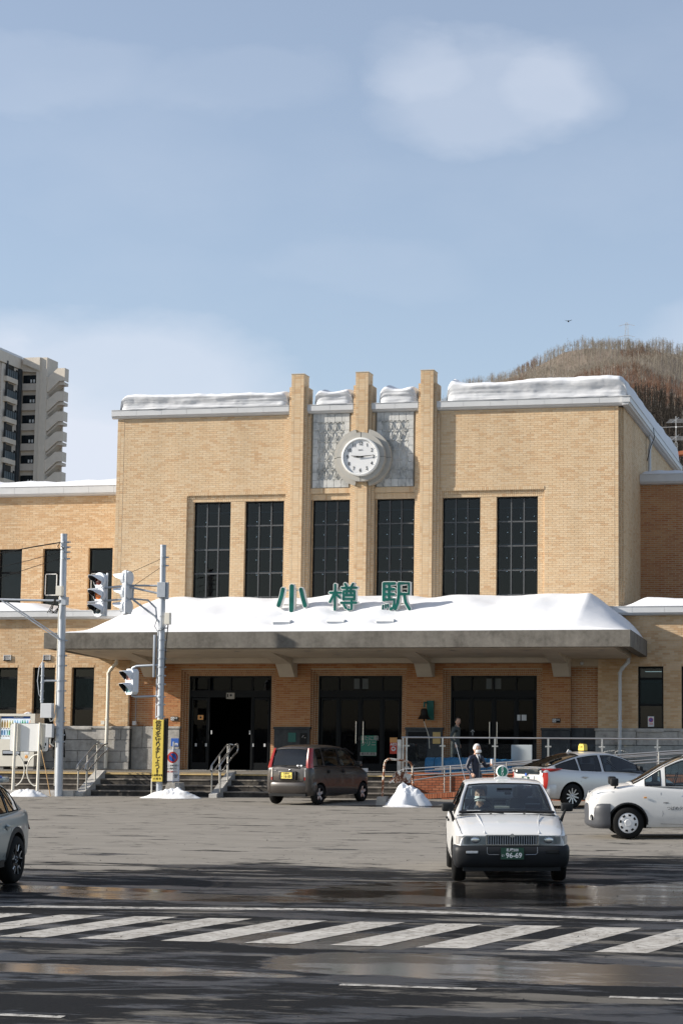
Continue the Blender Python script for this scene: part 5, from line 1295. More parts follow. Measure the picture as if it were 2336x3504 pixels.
# ================================================================== POLES AND SIGNALS
plain('lens_red', (.16, .012, .006), .25, coat=.6); plain('lens_amber', (.85, .2, .03), .35, coat=.5); plain('lens_green', (.006, .03, .045), .2, coat=.6); plain('lens_ped_red', (.35, .16, .13), .4, coat=.4); plain('lens_ped_green', (.1, .26, .28), .4, coat=.4)
def pole(t, x, y, z0, z1, r0, r1, lean=0.):
    p = MB(); p.tube([(x, y, z0), (x+lean, y, (z0+z1)/2), (x+lean*2, y, z1)], [r0, (r0+r1)/2, r1], 20); p.lathe([(r1+.005, 0), (r1+.005, .05), (0, .06)], (x+lean*2, y, z1-.03), 'z', 16); return p.build('pole', 'pole_grey', t, True, world=True)
def band(t, x, y, z, r): 
    p = MB(); p.lathe([(r, -.02), (r+.008, -.02), (r+.008, .02), (r, .02)], (x, y, z), 'z', 18); p.box(x+r-.01, x+r+.07, y-.015, y+.015, z-.02, z+.02); p.box(x-.02, x+.03, y-r-.03, y-r, z-.018, z+.018); return p.build('clamp', 'galvanised', t, world=True)
P1 = thing('utility_pole', 'thick grey steel pole with control boxes, in front of the left wing', 'pole', (-7.4, -6.15, .22))
pole(P1, -7.4, -6.15, .15, 7.98, .115, .095, -.04)
for z in (7.75, 7.6, 7.45, 7.25, 5.98, 4.8, 4.35, 4.05, 3.6, 3.3, 2.8, 2.4, 2.2, 2.0, 1.8): band(P1, -7.44, -6.15, z, .107)
p = MB(); p.bevbox(-7.94, -7.58, -6.42, -6.24, 2.5, 2.93, .015); p.build('control_box', 'light_grey_box', P1, world=True)
p = MB(); p.bevbox(-7.76, -7.55, -6.4, -6.24, 1.92, 2.32, .015); p.build('control_box', 'light_grey_box', P1, world=True)
p = MB(); p.bevbox(-7.58, -7.38, -6.4, -6.26, 6.12, 6.42, .015); p.build('meter_box', 'cream_paint', P1, world=True)
p = MB(); p.tube([(-7.545, -6.2, 6.1), (-7.545, -6.2, 2.75), (-7.56, -6.25, 2.55), (-7.6, -6.3, 2.42), (-7.66, -6.3, 2.4), (-7.7, -6.3, 2.5)], .022, 8); p.tube([(-7.52, -6.2, 5.9), (-7.52, -6.2, .5)], .014, 6); p.tube([(-7.65, -6.3, 1.92), (-7.65, -6.3, 1.75), (-7.55, -6.25, 1.66)], .02, 6); p.build('conduit', 'cream_paint', P1, True, world=True)
p = MB(); p.tube([(-7.5, -6.25, 5.98), (-10.2, -6.25, 6.06)], .035, 8); p.build('signal_arm', 'galvanised', P1, True, world=True)
p = MB(); p.tube([(-7.46, -6.28, 4.82), (-9.35, -6.28, 6.0)], .022, 6); p.tube([(-7.46, -6.22, 4.88), (-9.35, -6.22, 6.05)], .022, 6); p.build('brace', 'galvanised', P1, True, world=True)
p = MB(); p.bevbox(-7.42, -7.28, -6.32, -6.1, 5.85, 6.1, .01); p.build('bracket', 'galvanised', P1, world=True)
p = MB()
for k in range(5):
    r_ = random.Random(k); x = -7.6; p.tube([(x+r_.uniform(-.05, .05), -6.33, 6.0+r_.uniform(-.1, .1)), (x-.15+r_.uniform(-.1, .1), -6.36, 5.7+r_.uniform(-.1, .1)), (x+r_.uniform(-.1, .1), -6.36, 5.6), (x+.1, -6.33, 5.8+r_.uniform(-.1, .1))], .012, 5)
p.tube([(-7.55, -6.25, 7.75), (-7.6, -6.3, 7.6), (-7.5, -6.3, 7.5), (-7.42, -6.28, 7.55), (-7.5, -6.28, 7.62)], .015, 5); p.tube([(-7.55, -6.2, 7.5), (-7.65, -6.2, 7.55)], .015, 5)
p.build('cable_loops', 'cable', P1, True, world=True)
# loudspeaker-like sensor hanging beside the pole
p = MB(); p.tube([(-8.0, -6.2, 4.15), (-8.0, -6.2, 2.95)], .045, 10); p.tube([(-8.0, -6.2, 3.6), (-7.5, -6.2, 3.6)], .03, 6)
for z in (4.0, 3.75, 3.55, 3.3, 3.05): p.tube([(-8.0, -6.2, z-.02), (-8.0, -6.2, z+.02)], .06, 10)
p.tube([(-8.0, -6.2, 4.2), (-8.12, -6.2, 4.0), (-8.16, -6.2, 3.6), (-8.1, -6.2, 3.2), (-8.0, -6.2, 3.05)], .012, 5); p.build('antenna_tube', 'galvanised', P1, True, world=True)
for i, (pts, rr, lab) in enumerate((([(-7.55, -6.2, 7.74), (-8.4, -6.2, 7.62), (-9.6, -6.2, 7.42), (-12.5, -6.2, 7.2)], .018, 'thick black cable running left from the top of the steel pole'), ([(-7.52, -6.2, 7.47), (-8.6, -6.2, 7.2), (-9.6, -6.2, 7.0), (-12.5, -6.2, 6.7)], .009, 'thin upper wire running left from the steel pole'), ([(-7.52, -6.2, 7.27), (-8.6, -6.2, 6.95), (-9.6, -6.2, 6.65), (-12.5, -6.2, 6.1)], .009, 'thin lower wire running left from the steel pole'))):
    p = MB(); p.tube(pts, rr, 6); tag(p.build('overhead_cable', 'cable', None, True), lab, 'cable', 'cables from the steel pole')
P2 = thing('signal_pole', 'grey traffic signal pole carrying two signal heads and a yellow board', 'signal pole', (-4.25, -6.2, .22))
pole(P2, -4.25, -6.2, .15, 7.6, .095, .085, -.03)
for z in (7.25, 7.0, 6.45, 6.2, 5.5, 5.15, 4.8, 4.5, 4.25, 4.0, 3.75, 3.5, 3.13, 2.9, 2.55): band(P2, -4.29, -6.2, z, .09)
p = MB(); p.bevbox(-4.42, -4.16, -6.34, -6.08, 6.05, 6.5, .01); p.box(-4.2, -4.1, -6.3, -6.2, 6.0, 6.5); p.build('bracket', 'galvanised', P2, world=True)
p = MB(); p.tube([(-4.3, -6.25, 6.4), (-5.35, -6.25, 6.42), (-6.6, -6.3, 6.3)], .03, 8); p.tube([(-4.3, -6.3, 6.15), (-5.3, -6.3, 6.37)], .03, 8)
p.tube([(-4.33, -6.25, 4.95), (-4.35, -6.25, 5.3), (-4.5, -6.25, 5.5), (-5.2, -6.25, 6.0)], .03, 8); p.tube([(-4.45, -6.2, 5.35), (-4.5, -6.2, 5.75), (-4.75, -6.2, 5.98), (-5.3, -6.25, 6.03), (-6.6, -6.3, 5.92)], .028, 8)
for x in (-5.35, -5.2): p.tube([(x, -6.25, 5.98), (x, -6.25, 6.45)], .025, 6)
p.build('signal_arm', 'galvanised', P2, True, world=True)
p = MB(); p.tube([(-4.33, -6.2, 7.22), (-5.3, -6.25, 6.8)], .007, 5); p.tube([(-4.33, -6.2, 6.98), (-5.2, -6.25, 6.4)], .007, 5); p.build('guy_wire', 'cable', P2, world=True)
p = MB(); p.bevbox(-4.14, -3.98, -6.4, -6.25, 5.25, 5.6, .015); p.build('junction_box', 'cream_paint', P2, world=True)
p = MB(); p.tube([(-4.05, -6.33, 5.25), (-4.1, -6.33, 4.7), (-4.14, -6.3, 4.0)], .018, 6); p.tube([(-4.42, -6.3, 5.4), (-4.48, -6.3, 5.2), (-4.38, -6.33, 5.05), (-4.2, -6.33, 5.1), (-4.1, -6.33, 5.25)], .009, 5); p.build('cable', 'cable', P2, True, world=True)
p = MB(); p.tube([(-4.4, -6.22, 5.1), (-4.4, -6.22, 2.5)], .02, 8); p.bevbox(-4.52, -4.46, -6.28, -6.2, 3.7, 4.95, .01); p.build('conduit', 'galvanised', P2, True, world=True)
def signal(rz, cx, cy, cz, mats, n=3, name='signal_head', vis=.34):
    """vertical head, cz = top"""
    M = Matrix.Translation((cx, cy, cz)) @ Matrix.Rotation(rz, 4, 'Z')
    def tr(mb_): mb_.v = [tuple(M @ Vector(v)) for v in mb_.v]; return mb_
    h = MB()
    for k in range(n):
        z = -.22-.43*k
        prof_ = []
        for i in range(16):
            a = 2*math.pi*i/16+math.pi/16; prof_.append((.215*math.cos(a)*(1 if abs(math.cos(a)) < .8 else .98), z+.235*math.sin(a)))
        h.prism(prof_, 'y', -.02, .05); h.prism([(x*.86, z+(q-z)*.88) for x, q in prof_], 'y', .05, .17)
    h.box(-.15, .15, -.0, .13, -.43*n-.0, -.05); h.box(.16, .2, .12, .16, -.43*n, 0.0)
    H = tr(h).build(name, 'signal_housing', P2, False, world=True)
    for k in range(n):
        z = -.22-.43*k
        l = MB(); l.lathe([(0, -.045), (.08, -.04), (.14, -.025)], (0, 0, z), 'y', 20); tr(l).build('lens', mats[k], H, True, world=True)
        v = MB(); N_ = 26; ro, ri = [], []
        for i in range(N_+1):
            a = math.pi*(-.28+1.56*i/N_); top = max(0, math.sin(a)); L = .05+(vis+.02)*top**.6
            ro.append([(.165*math.cos(a), -.02, z+.165*math.sin(a)), (.165*math.cos(a), -.02-L, z+.165*math.sin(a)-.03)])
            ri.append([(.155*math.cos(a), -.02, z+.155*math.sin(a)), (.155*math.cos(a), -.02-L, z+.155*math.sin(a)-.03)])
        v.grid(ro, 0); v.grid([r[::-1] for r in ri], 1); v.grid([[a[1] for a in ro], [b[1] for b in ri]], 0)
        tr(v).build('visor', ['signal_housing', 'black_plastic'], H, True, world=True)
    return H
signal(R(-20), -6.25, -6.3, 6.80, ['lens_red', 'lens_amber', 'lens_green'])
signal(R(-104), -5.45, -6.25, 6.86, ['lens_red', 'lens_amber', 'lens_green'])
# pedestrian head
M_ = Matrix.Translation((-5.2, -6.25, 3.95)) @ Matrix.Rotation(R(-34), 4, 'Z')
h = MB(); h.prism([(-.2, -.68), (-.12, -.76), (.12, -.76), (.2, -.68), (.2, -.08), (.12, 0), (-.12, 0), (-.2, -.08)], 'y', -.06, .14); h.v = [tuple(M_ @ Vector(v)) for v in h.v]; H = h.build('pedestrian_head', 'signal_housing', P2, world=True)
for k, mt in ((0, 'lens_ped_red'), (1, 'lens_ped_green')):
    z = -.2-.36*k
    l = MB(); l.box(-.13, .13, -.07, -.06, z-.13, z+.13); l.v = [tuple(M_ @ Vector(v)) for v in l.v]; l.build('lens', mt, H, world=True)
    v = MB(); P_ = [(-.16, -.1), (-.17, .1), (-.1, .16), (.1, .16), (.17, .1), (.16, -.1)]
    o_, i_ = [], []
    for x, q in P_:
        L = .05 + .24*max(0, (q+.1)/.26); o_.append([(x, -.06, z+q), (x, -.06-L, z+q-.03)]); i_.append([(x*.95, -.06, z+q*.95), (x*.95, -.06-L, z+q*.95-.03)])
    v.grid(o_, 0); v.grid([r[::-1] for r in i_], 1); v.grid([[a[1] for a in o_], [b[1] for b in i_]]); v.v = [tuple(M_ @ Vector(q)) for q in v.v]; v.build('visor', ['signal_housing', 'black_plastic'], H, world=True)
p = MB(); p.tube([(-4.35, -6.22, 4.06), (-5.05, -6.22, 4.03), (-5.16, -6.22, 3.98), (-5.18, -6.22, 3.9)], .035, 8); p.tube([(-4.35, -6.22, 3.15), (-5.05, -6.22, 3.13), (-5.16, -6.22, 3.16), (-5.18, -6.22, 3.22)], .03, 8); p.build('pedestrian_bracket', 'galvanised', P2, True, world=True)
# yellow board
p = MB(); p.bevbox(-4.43, -4.1, -6.36, -6.30, .66, 2.46, .012); YB = p.build('yellow_board', 'yellow_sign', P2, world=True)
p = MB(); p.box(-4.1, -4.0, -6.33, -6.24, .6, 2.5); p.build('board_side', 'sign_black', P2, world=True)
for i, ch in enumerate('信号を守りましょう!'):
    text(ch, .19 if i < 9 else .22, 'lettering', 'sign_black', YB, (-4.265, -6.363, 2.345-.157*i - (.01 if i == 9 else 0)), bold=.0035 if i < 9 else .012, depth=.001)
text('小樽警察署', .068, 'lettering', 'sign_black', YB, (-4.265, -6.363, .84), depth=.001); text('小 樽 市', .068, 'lettering', 'sign_black', YB, (-4.265, -6.363, .74), depth=.001)
p = MB(); p.tube([(-4.45, -6.3, .2), (-4.45, -6.3, .75)], .02, 8); p.build('board_stake', 'cream_paint', P2, world=True)
# no parking sign on its own stone foot
NP = thing('no_parking_sign', 'white no parking notice with a red and blue disc, leaning on a concrete foot', 'parking sign', (-3.93, -6.0, .2))
p = MB(); p.bevbox(-4.15, -3.72, -6.0, -5.985, .66, 1.6, .006); NB = p.build('notice_board', 'sign_white', NP, world=True)
p = MB(); 
for b4 in ((-4.135, -3.735, 1.583, 1.588), (-4.135, -3.735, .672, .677), (-4.135, -4.13, .672, 1.588), (-3.74, -3.735, .672, 1.588)): p.box(b4[0], b4[1], -6.003, -6.0, b4[2], b4[3])
p.build('border_line', 'sign_blue', NB, world=True)
p = MB(); p.lathe([(.0, -6.006), (.165, -6.006)], (-3.935, 0, 1.36), 'y', 32); p.build('disc', 'sign_red', NB, world=True); 
NB.children[-1].scale = (1, 1, 1)
p = MB(); p.lathe([(.0, -6.009), (.12, -6.009)], (-3.935, 0, 1.36), 'y', 32); p.build('disc_centre', 'sign_blue', NB, world=True)
p = MB(); p.prism([(-4.035, 1.44), (-4.015, 1.46), (-3.835, 1.28), (-3.855, 1.26)], 'y', -6.013, -6.010); p.build('disc_bar', 'sign_red', NB, world=True)
text('ここは車の置け', .064, 'lettering', 'granite_dark', NB, (-3.935, -6.004, 1.12), depth=.001, sx=.88); text('ない場所です。', .064, 'lettering', 'granite_dark', NB, (-3.935, -6.004, 1.03), depth=.001, sx=.88); text('駐車ご遠慮下さい。', .052, 'lettering', 'sign_red', NB, (-3.935, -6.004, .94), depth=.001, sx=.8)
text('小樽警察署\n小樽駅\n小樽市', .034, 'lettering', 'granite_dark', NB, (-3.83, -6.004, .81), depth=.001)
p = MB(); p.tube([(-3.93, -5.95, .3), (-3.93, -5.95, 1.82)], .03, 10); p.build('post', 'galvanised', NP, world=True)
p = MB(); p.prism([(-4.2, .2), (-3.66, .2), (-3.72, .62), (-4.12, .62)], 'y', -6.0+.02, -5.6); p.build('concrete_foot', 'stone_plinth', NP, world=True)

# white guard frame with the back of an information board
GF = thing('information_board', 'back of a white information board on two cream posts with curved braces', 'notice board', (-8.5, -6, .36))
for x in (-8.9, -8.12): p = MB(); p.tube([(x, -6.06, .34), (x+.03, -6.06, 2.36)], .045, 12); p.build('post', 'cream_paint', GF, True, world=True)
p = MB(); X0, X1, Z0, Z1, rr = -9.08, -7.86, 1.51, 2.33, .07
poly = []
for (cx_, cz_, a0) in ((X1-rr, Z1-rr, 0), (X0+rr, Z1-rr, 90), (X0+rr, Z0+rr, 180), (X1-rr, Z0+rr, 270)):
    for k in range(5): a = R(a0+22.5*k); poly.append((cx_+rr*math.cos(a), cz_+rr*math.sin(a)))
p.prism(poly, 'y', -5.98, -5.94); p.build('board', 'white_paint', GF, world=True)
p = MB(); p.prism([(q[0]*1.0 + (.012 if q[0] > -8.5 else -.012), q[1] + (.012 if q[1] > 1.9 else -.012)) for q in poly], 'y', -5.96, -5.93); p.build('board_rim', 'granite_dark', GF, world=True)
for x in (-8.86, -8.09): p = MB(); p.box(x+.03, x+.1, -6.02, -5.98, Z0+.01, Z1-.01); p.build('stiffener', 'cream_paint', GF, world=True)
for s, x in ((1, -8.9), (-1, -8.12)):
    p = MB(); p.tube([(x+.01, -6.06, 1.42)] + [(x+s*(.02+.33*math.sin(R(t))), -6.06, .95+.47*math.cos(R(t))) for t in range(15, 170, 15)] + [(x, -6.06, .5)], .02, 8); p.build('curved_brace', 'cream_paint', GF, True, world=True)
p = MB(); p.box(-7.96, -7.92, -5.985, -5.98, 1.68, 1.76); p.box(-8.0, -7.96, -5.985, -5.98, 1.6, 1.64); p.build('sticker', 'sign_black', GF, world=True)
p = MB(); p.tube([(-8.02, -6.16, 1.7), (-7.82, -6.2, 1.0), (-7.6, -6.27, .18)], .014, 6); ST_ = thing('bamboo_stick', 'thin bamboo pole leaning on the white board beside the steel pole', 'stick', (-7.6, -6.27, .2)); p.build('shaft', 'bamboo', ST_, True, world=True); p = MB(); p.tube([(-8.03, -6.16, 1.72), (-7.98, -6.17, 1.56)], .02, 6); p.build('grip', 'cable', ST_, world=True)
# vending machine
VM = thing('vending_machine', 'cream drinks vending machine with rows of bottles, by the left windows', 'vending machine', (-11.5, -.9, .85))
VY = -1.0; vx0, vx1, vz0, vz1 = -12.0, -10.62, .95, 2.66
p = MB(); p.bevbox(vx0, vx1, VY+.16, VY+.72, vz0, vz1, .015); p.build('cabinet', 'cream_paint', VM, world=True)
p = MB(); p.box(vx0, vx1, VY, VY+.16, vz0, 1.83); p.box(vx0, vx0+.14, VY, VY+.16, 1.83, vz1); p.box(vx1-.16, vx1, VY, VY+.16, 1.83, vz1); p.box(vx0+.14, vx1-.16, VY, VY+.16, vz1-.08, vz1); p.build('front_panel', 'cream_paint', VM, world=True)
p = MB(); p.box(vx0+.14, vx1-.16, VY+.145, VY+.158, 1.83, 2.58); p.build('display_back', 'vending_light', VM, world=True)
p = MB(); p.box(vx0+.14, vx1-.16, VY+.12, VY+.14, 2.5, 2.58); LB = p.build('header', 'sign_blue', VM, world=True); text('SUNTORY', .075, 'lettering', 'sign_white', LB, (-11.25, VY+.115, 2.54), bold=.002)
cols_ = [(.72, .5, .2), (.75, .55, .22), (.7, .45, .18), (.6, .6, .3), (.65, .62, .35), (.25, .5, .75), (.3, .55, .8), (.5, .7, .8), (.05, .35, .2), (.1, .45, .25), (.15, .4, .7), (.6, .3, .2)]
for i, cc in enumerate(cols_): plain('drink_%d' % i, cc, .3, var=.15, scale=30)
botm = {}
for r_, (zb, n_) in enumerate(((2.2, 12), (1.98-.02, 12), (1.84-.02+.0, 0))):
    p = MB(); p.box(vx0+.14, vx1-.16, VY+.02, VY+.14, zb-.05, zb-.01); SH = p.build('shelf', 'white_paint', VM, world=True)
    for i in range(n_):
        x = vx0+.2+i*.088
        if r_ == 0: p = MB(); p.lathe([(0, 0), (.03, 0), (.032, .12), (.03, .17), (.014, .22), (.014, .25), (0, .25)], (x, VY+.09, zb), 'z', 10)
        else: p = MB(); p.lathe([(0, 0), (.03, 0), (.03, .15), (.026, .16), (0, .16)], (x, VY+.09, zb), 'z', 10)
        p.build('drink', 'drink_%d' % ((i+r_*5) % 12), VM, True, world=True)
        p = MB(); p.ell((x, VY+.018, zb-.03), .024, .006, .014, 8, 5); p.build('button', 'granite_dark', SH, world=True)
p = MB(); p.box(-11.72, -11.1, VY-.006, VY, 1.3, 1.47); TR = p.build('delivery_flap', 'window_frame', VM, world=True); p = MB(); p.box(-11.7, -11.12, VY-.01, VY-.006, 1.36, 1.45); p.build('flap_glass', 'galvanised', TR, world=True)
p = MB(); p.box(-10.95, -10.8, VY-.006, VY, 1.35, 1.44); p.build('label_plate', 'sign_white', VM, world=True); p = MB(); p.lathe([(0, VY-.004), (.05, VY-.004), (.06, VY)], (-10.88, 0, 1.26), 'y', 16); p.build('coin_return', 'amber', VM, world=True)
p = MB(); p.box(-10.95, -10.82, VY-.004, VY, 1.02, 1.12); p.build('barcode', 'sign_black', VM, world=True)
for x in (-11.9, -10.85): p = MB(); p.box(x, x+.2, VY+.05, VY+.6, .85, .95); p.build('foot', 'concrete_light', VM, world=True)
tag(heap('x', -11.0, -.7, .13, .2, .045, 2., pk=2.5, lump=.1), 'little cap of snow on top of the vending machine', 'snow'); o = COL.objects[-1]; bpy.data.objects[[x.name for x in bpy.data.objects if x.get('label') == 'little cap of snow on top of the vending machine'][0]].location = (0, 0, 2.66-gz(-.7))

# ================================================================== BRICK RAMP WITH RAILS
RP = thing('brick_ramp', 'low red brick wheelchair ramp rising to the right below the entrance', 'ramp', (2.7, -5.2, .2))
def rz_(x): return .2 + max(0, (x-2.9))*.073
p = MB(); p.prism([(2.72, .1), (14, .1), (14, rz_(14)), (2.72, rz_(2.72)+.02)], 'y', -5.18, -4.42); p.build('ramp_slab', 'concrete_canopy', RP, world=True)
RW = Wall(); RW.face(rect_rows(2.74, 14, .2, .86, (), .22, .072), (0, -4.42, 0), (1, 0, 0), (0, -1, 0), gap=.014)
bk = MB(); bk.box(2.74, 14, -4.42, -4.3, .1, .92); bk.prism([(2.72, .1), (14, .1), (14, rz_(14)+.1), (2.72, rz_(2.72)+.1)], 'y', -5.32, -5.18); bk.build('wall_core', 'mortar_dark', RP, world=True)
bk = MB(); bk.box(2.72, 14, -4.46, -4.2, .89, .935); bk.build('wall_coping', 'brick_red', RP, world=True)
rects = []
i = 0; x = 2.9
while x < 13.5:
    zt = rz_(x)+.11; rects.append((x, x+.075, zt-.15, zt)); x += .075
RW.q += [(r, Vector((0, -5.32, 0)), Vector((1, 0, 0)), Vector((0, -1, 0)), .012, .014) for r in rects]
for (a, b, c, d) in rect_rows(2.9, 13.5, .17, 1.0, (), .22, .072):
    if d < rz_(a)-.04: RW.q.append(((a, b, c, d), Vector((0, -5.32, 0)), Vector((1, 0, 0)), Vector((0, -1, 0)), .012, .012))
RW.build(RP, 'brick_red', keep=300)
HR = thing('ramp_handrail', 'double stainless handrail climbing along the brick ramp', 'handrail', (2.8, -5.25, .3))
def rail2(yy, col='stainless'):
    xs_ = np.linspace(2.9, 14, 12)
    for dz in (.92, .82, .66-.0, .57):
        pass
    p = MB(); p.tube([(2.95, yy, rz_(2.95)+.70)] + [(2.72, yy, .98), (2.6, yy, .93), (2.55, yy, .82), (2.62, yy, .7), (2.8, yy, .68)] + [(x, yy, rz_(x)+.58) for x in xs_[1:]], .02, 8)
    p.tube([(2.72, yy, 1.0)] + [(x, yy, rz_(x)+.86) for x in xs_], .02, 8); p.tube([(2.95, yy, 1.0-.08)] + [(x, yy, rz_(x)+.77) for x in xs_], .016, 8); p.tube([(x, yy, rz_(x)+.66) for x in xs_], .016, 8)
    p.build('rail', col, HR, True, world=True)
    for x in (2.85, 4.25, 5.9, 7.5, 9.1, 10.3, 11.8, 13.2): p = MB(); p.tube([(x, yy, rz_(x)-.05), (x, yy, rz_(x)+.87)], .02, 8); p.build('post', col, HR, True, world=True)
rail2(-5.26)
p = MB()
for x in (3.9, 5.4, 7.0, 8.6, 10.2): p.tube([(x, -4.5, rz_(x)-.02), (x, -4.5, rz_(x)+.8)], .02, 8)
p.tube([(3.6, -4.5, rz_(3.6)+.8), (14, -4.5, rz_(14)+.8)], .018, 8); p.build('inner_rail', 'stainless', HR, True, world=True)
GR = thing('glass_railing', 'glass balustrade with a steel top rail along the landing', 'railing', (6, -3.8, .85))
p = MB(); p.tube([(2.42, -3.82, 1.97), (5.2, -3.82, 1.965), (14, -3.82, 1.955)], .024, 8); p.build('top_rail', 'stainless', GR, True, world=True)
px_ = [2.58, 3.68, 5.27, 6.87, 8.47, 10.1, 11.7, 13.3]
for i, x in enumerate(px_):
    p = MB(); p.box(x-.025, x+.025, -3.84, -3.8, .85, 1.96); PS = p.build('post', 'stainless', GR, world=True)
    for z in (1.72, 1.08):
        p = MB(); p.box(x-.09, x+.09, -3.85, -3.79, z-.02, z+.02); p.build('glass_clamp', 'stainless', PS, world=True)
    if i+1 < len(px_):
        p = MB(); p.add([(x+.05, -3.82, .95), (px_[i+1]-.05, -3.82, .95), (px_[i+1]-.05, -3.82, 1.79), (x+.05, -3.82, 1.79)], [(0, 1, 2, 3)]); p.build('glass_panel', 'glass_rail', GR, world=True)
p = MB(); p.box(2.3, 2.42, -3.86, -3.8, .85, 1.9); p.box(2.45, 2.5, -3.86, -3.8, .85, 1.95); p.build('end_panel', 'stainless', GR, world=True)
# blue tarp bundle
rows = []
for j in range(15):
    r = []; a = math.pi*1.5*j/14
    for i in range(90):
        x = 3.12+2.55*i/89; n = .035*mnoise.noise(Vector((x*7, j*.5, 1.))) + .02*mnoise.noise(Vector((x*19, j*.9, 3.)))
        prof_ = [(-3.72, .88), (-3.75, 1.0), (-3.74, 1.12), (-3.72, 1.25), (-3.68, 1.34), (-3.6, 1.37), (-3.45, 1.365), (-3.3, 1.37), (-3.1, 1.36), (-3.05, 1.3), (-3.03, 1.15), (-3.02, 1.0), (-3.02, .95), (-3.02, .9), (-3.02, .86)][j]
        r.append((x, prof_[0]+n*1.3, prof_[1]+n*.8 - (.05*sm((x-4.6)) if j in (4, 5, 6, 7, 8) else 0)))
    rows.append(r)
p = MB(); p.grid(rows[::-1]); p.add([r[0] for r in rows], [tuple(range(15))]); p.add([r[-1] for r in rows], [tuple(range(14, -1, -1))])
TP = thing('tarpaulin_bundle', 'long stack wrapped in crumpled bright blue tarpaulin on the landing', 'tarpaulin', (4.4, -3.4, .85)); p.build('sheet', 'tarp_blue', TP, True, world=True, angle=60)
p = MB()
for x in (3.4, 4.2, 5.0): p.tube([(x, -3.78, .9), (x+.02, -3.79, 1.3), (x+.02, -3.6, 1.4), (x, -3.1, 1.38)], .006, 4)
p.build('cord', 'cable', TP, world=True)
snp = MB()
WB = thing('white_board', 'blank pale board with rounded corners leaning behind the glass railing', 'board', (5.95, -3.2, .85))
p = MB(); p.bevbox(5.64, 6.28, -3.22, -3.19, .95, 1.76, .014); p.build('panel', 'light_grey_box', WB, world=True); p = MB(); p.box(5.75, 5.8, -3.15, -3.1, .85, 1.6); p.box(6.1, 6.15, -3.15, -3.1, .85, 1.6); p.build('stand', 'galvanised', WB, world=True)
# rusty hoop barrier with concrete feet
HB = thing('hoop_barrier', 'rusty white hoop barrier with a torn peeling plate', 'barrier', (3.55, -9, .17))
p = MB(); p.tube([(3.22, -9.05, .38), (3.24, -9.05, .8), (3.27, -9.05, 1.25), (3.3, -9.03, 1.36), (3.38, -9.02, 1.41), (3.6, -8.9, 1.385), (3.8, -8.75, 1.36), (3.9, -8.65, 1.3), (3.94, -8.6, 1.2), (3.95, -8.6, .9), (3.98, -8.58, .4)], .03, 10); p.build('hoop', 'rusty_paint', HB, True, world=True)
p = MB(); N_ = 12
rows = []
for j in range(8):
    r = []
    for i in range(N_+1):
        u = i/N_; v = j/7; x = 3.5+.42*u; z = 1.13-.32*v; 
        zt = 1.12 - .12*abs(u-.25)*1.2 + (-.02 if u > .3 else -.3*(.3-u)); zb = .78 - .06*u + (.06*u*u) ; z = zt+(zb-zt)*v
        r.append((x-.12*(1-u)*v, -8.98+.35*u+.04*math.sin(u*9+v*3), z+.015*math.sin(u*13)))
    rows.append(r)
p.grid(rows); p.grid([[(x, y+.008, z) for x, y, z in r][::-1] for r in rows]); p.build('torn_plate', 'peeling_sign', HB, True, world=True); p = MB(); p.prism([(3.40, .78), (3.36, .72), (3.5, .8), (3.55, .9)], 'y', -9.0, -8.99); p.build('torn_strip', 'peeling_sign', HB, world=True)
p = MB(); p.prism([(3.08, .16), (3.38, .16), (3.34, .4), (3.12, .4)], 'y', -9.2, -8.88); p.v = [(x+(.06 if z > .3 else 0)*0, y, z) for x, y, z in p.v]; p.build('concrete_foot', 'concrete_light', HB, world=True); p = MB(); p.prism([(3.86, .16), (4.12, .16), (4.08, .42), (3.9, .42)], 'y', -8.72, -8.42); p.build('concrete_foot', 'granite_dark', HB, world=True)
# ================================================================== VEHICLES
def cat_interp(keys, x):
    """monotone-ish cubic through key rows (x, v1, v2, ...) sorted by x"""
    xs = [k[0] for k in keys]
    if x <= xs[0]: return keys[0][1:]
    if x >= xs[-1]: return keys[-1][1:]
    i = max(j for j in range(len(xs)-1) if xs[j] <= x); h = xs[i+1]-xs[i]; t = (x-xs[i])/h
    out = []
    for c in range(1, len(keys[0])):
        p0, p1 = keys[i][c], keys[i+1][c]
        def sl(j):
            if j <= 0 or j >= len(xs)-1: return (keys[min(j+1, len(xs)-1)][c]-keys[max(j-1, 0)][c])/(xs[min(j+1, len(xs)-1)]-xs[max(j-1, 0)])*.6
            a = (keys[j][c]-keys[j-1][c])/(xs[j]-xs[j-1]); b = (keys[j+1][c]-keys[j][c])/(xs[j+1]-xs[j])
            return 0 if a*b <= 0 else 2*a*b/(a+b)
        m0, m1 = sl(i)*h, sl(i+1)*h
        out.append((2*t**3-3*t*t+1)*p0+(t**3-2*t*t+t)*m0+(-2*t**3+3*t*t)*p1+(t**3-t*t)*m1)
    return tuple(out)
def half_section(zb, zs, hw, cr, bulge=.0):
    h = zs-zb
    return [(0, zb), (.72*hw, zb), (.92*hw, zb+.03), (.975*hw, zb+.12*h+.02), (hw*(1-.004), zb+.34*h), (hw, zb+.52*h), (hw*.992, zb+.72*h), (hw*.972, zs-.11*h), (hw*.945, zs-.035*h), (hw*.90, zs), (hw*.74, zs+cr*.45), (hw*.45, zs+cr*.85), (0, zs+cr)]
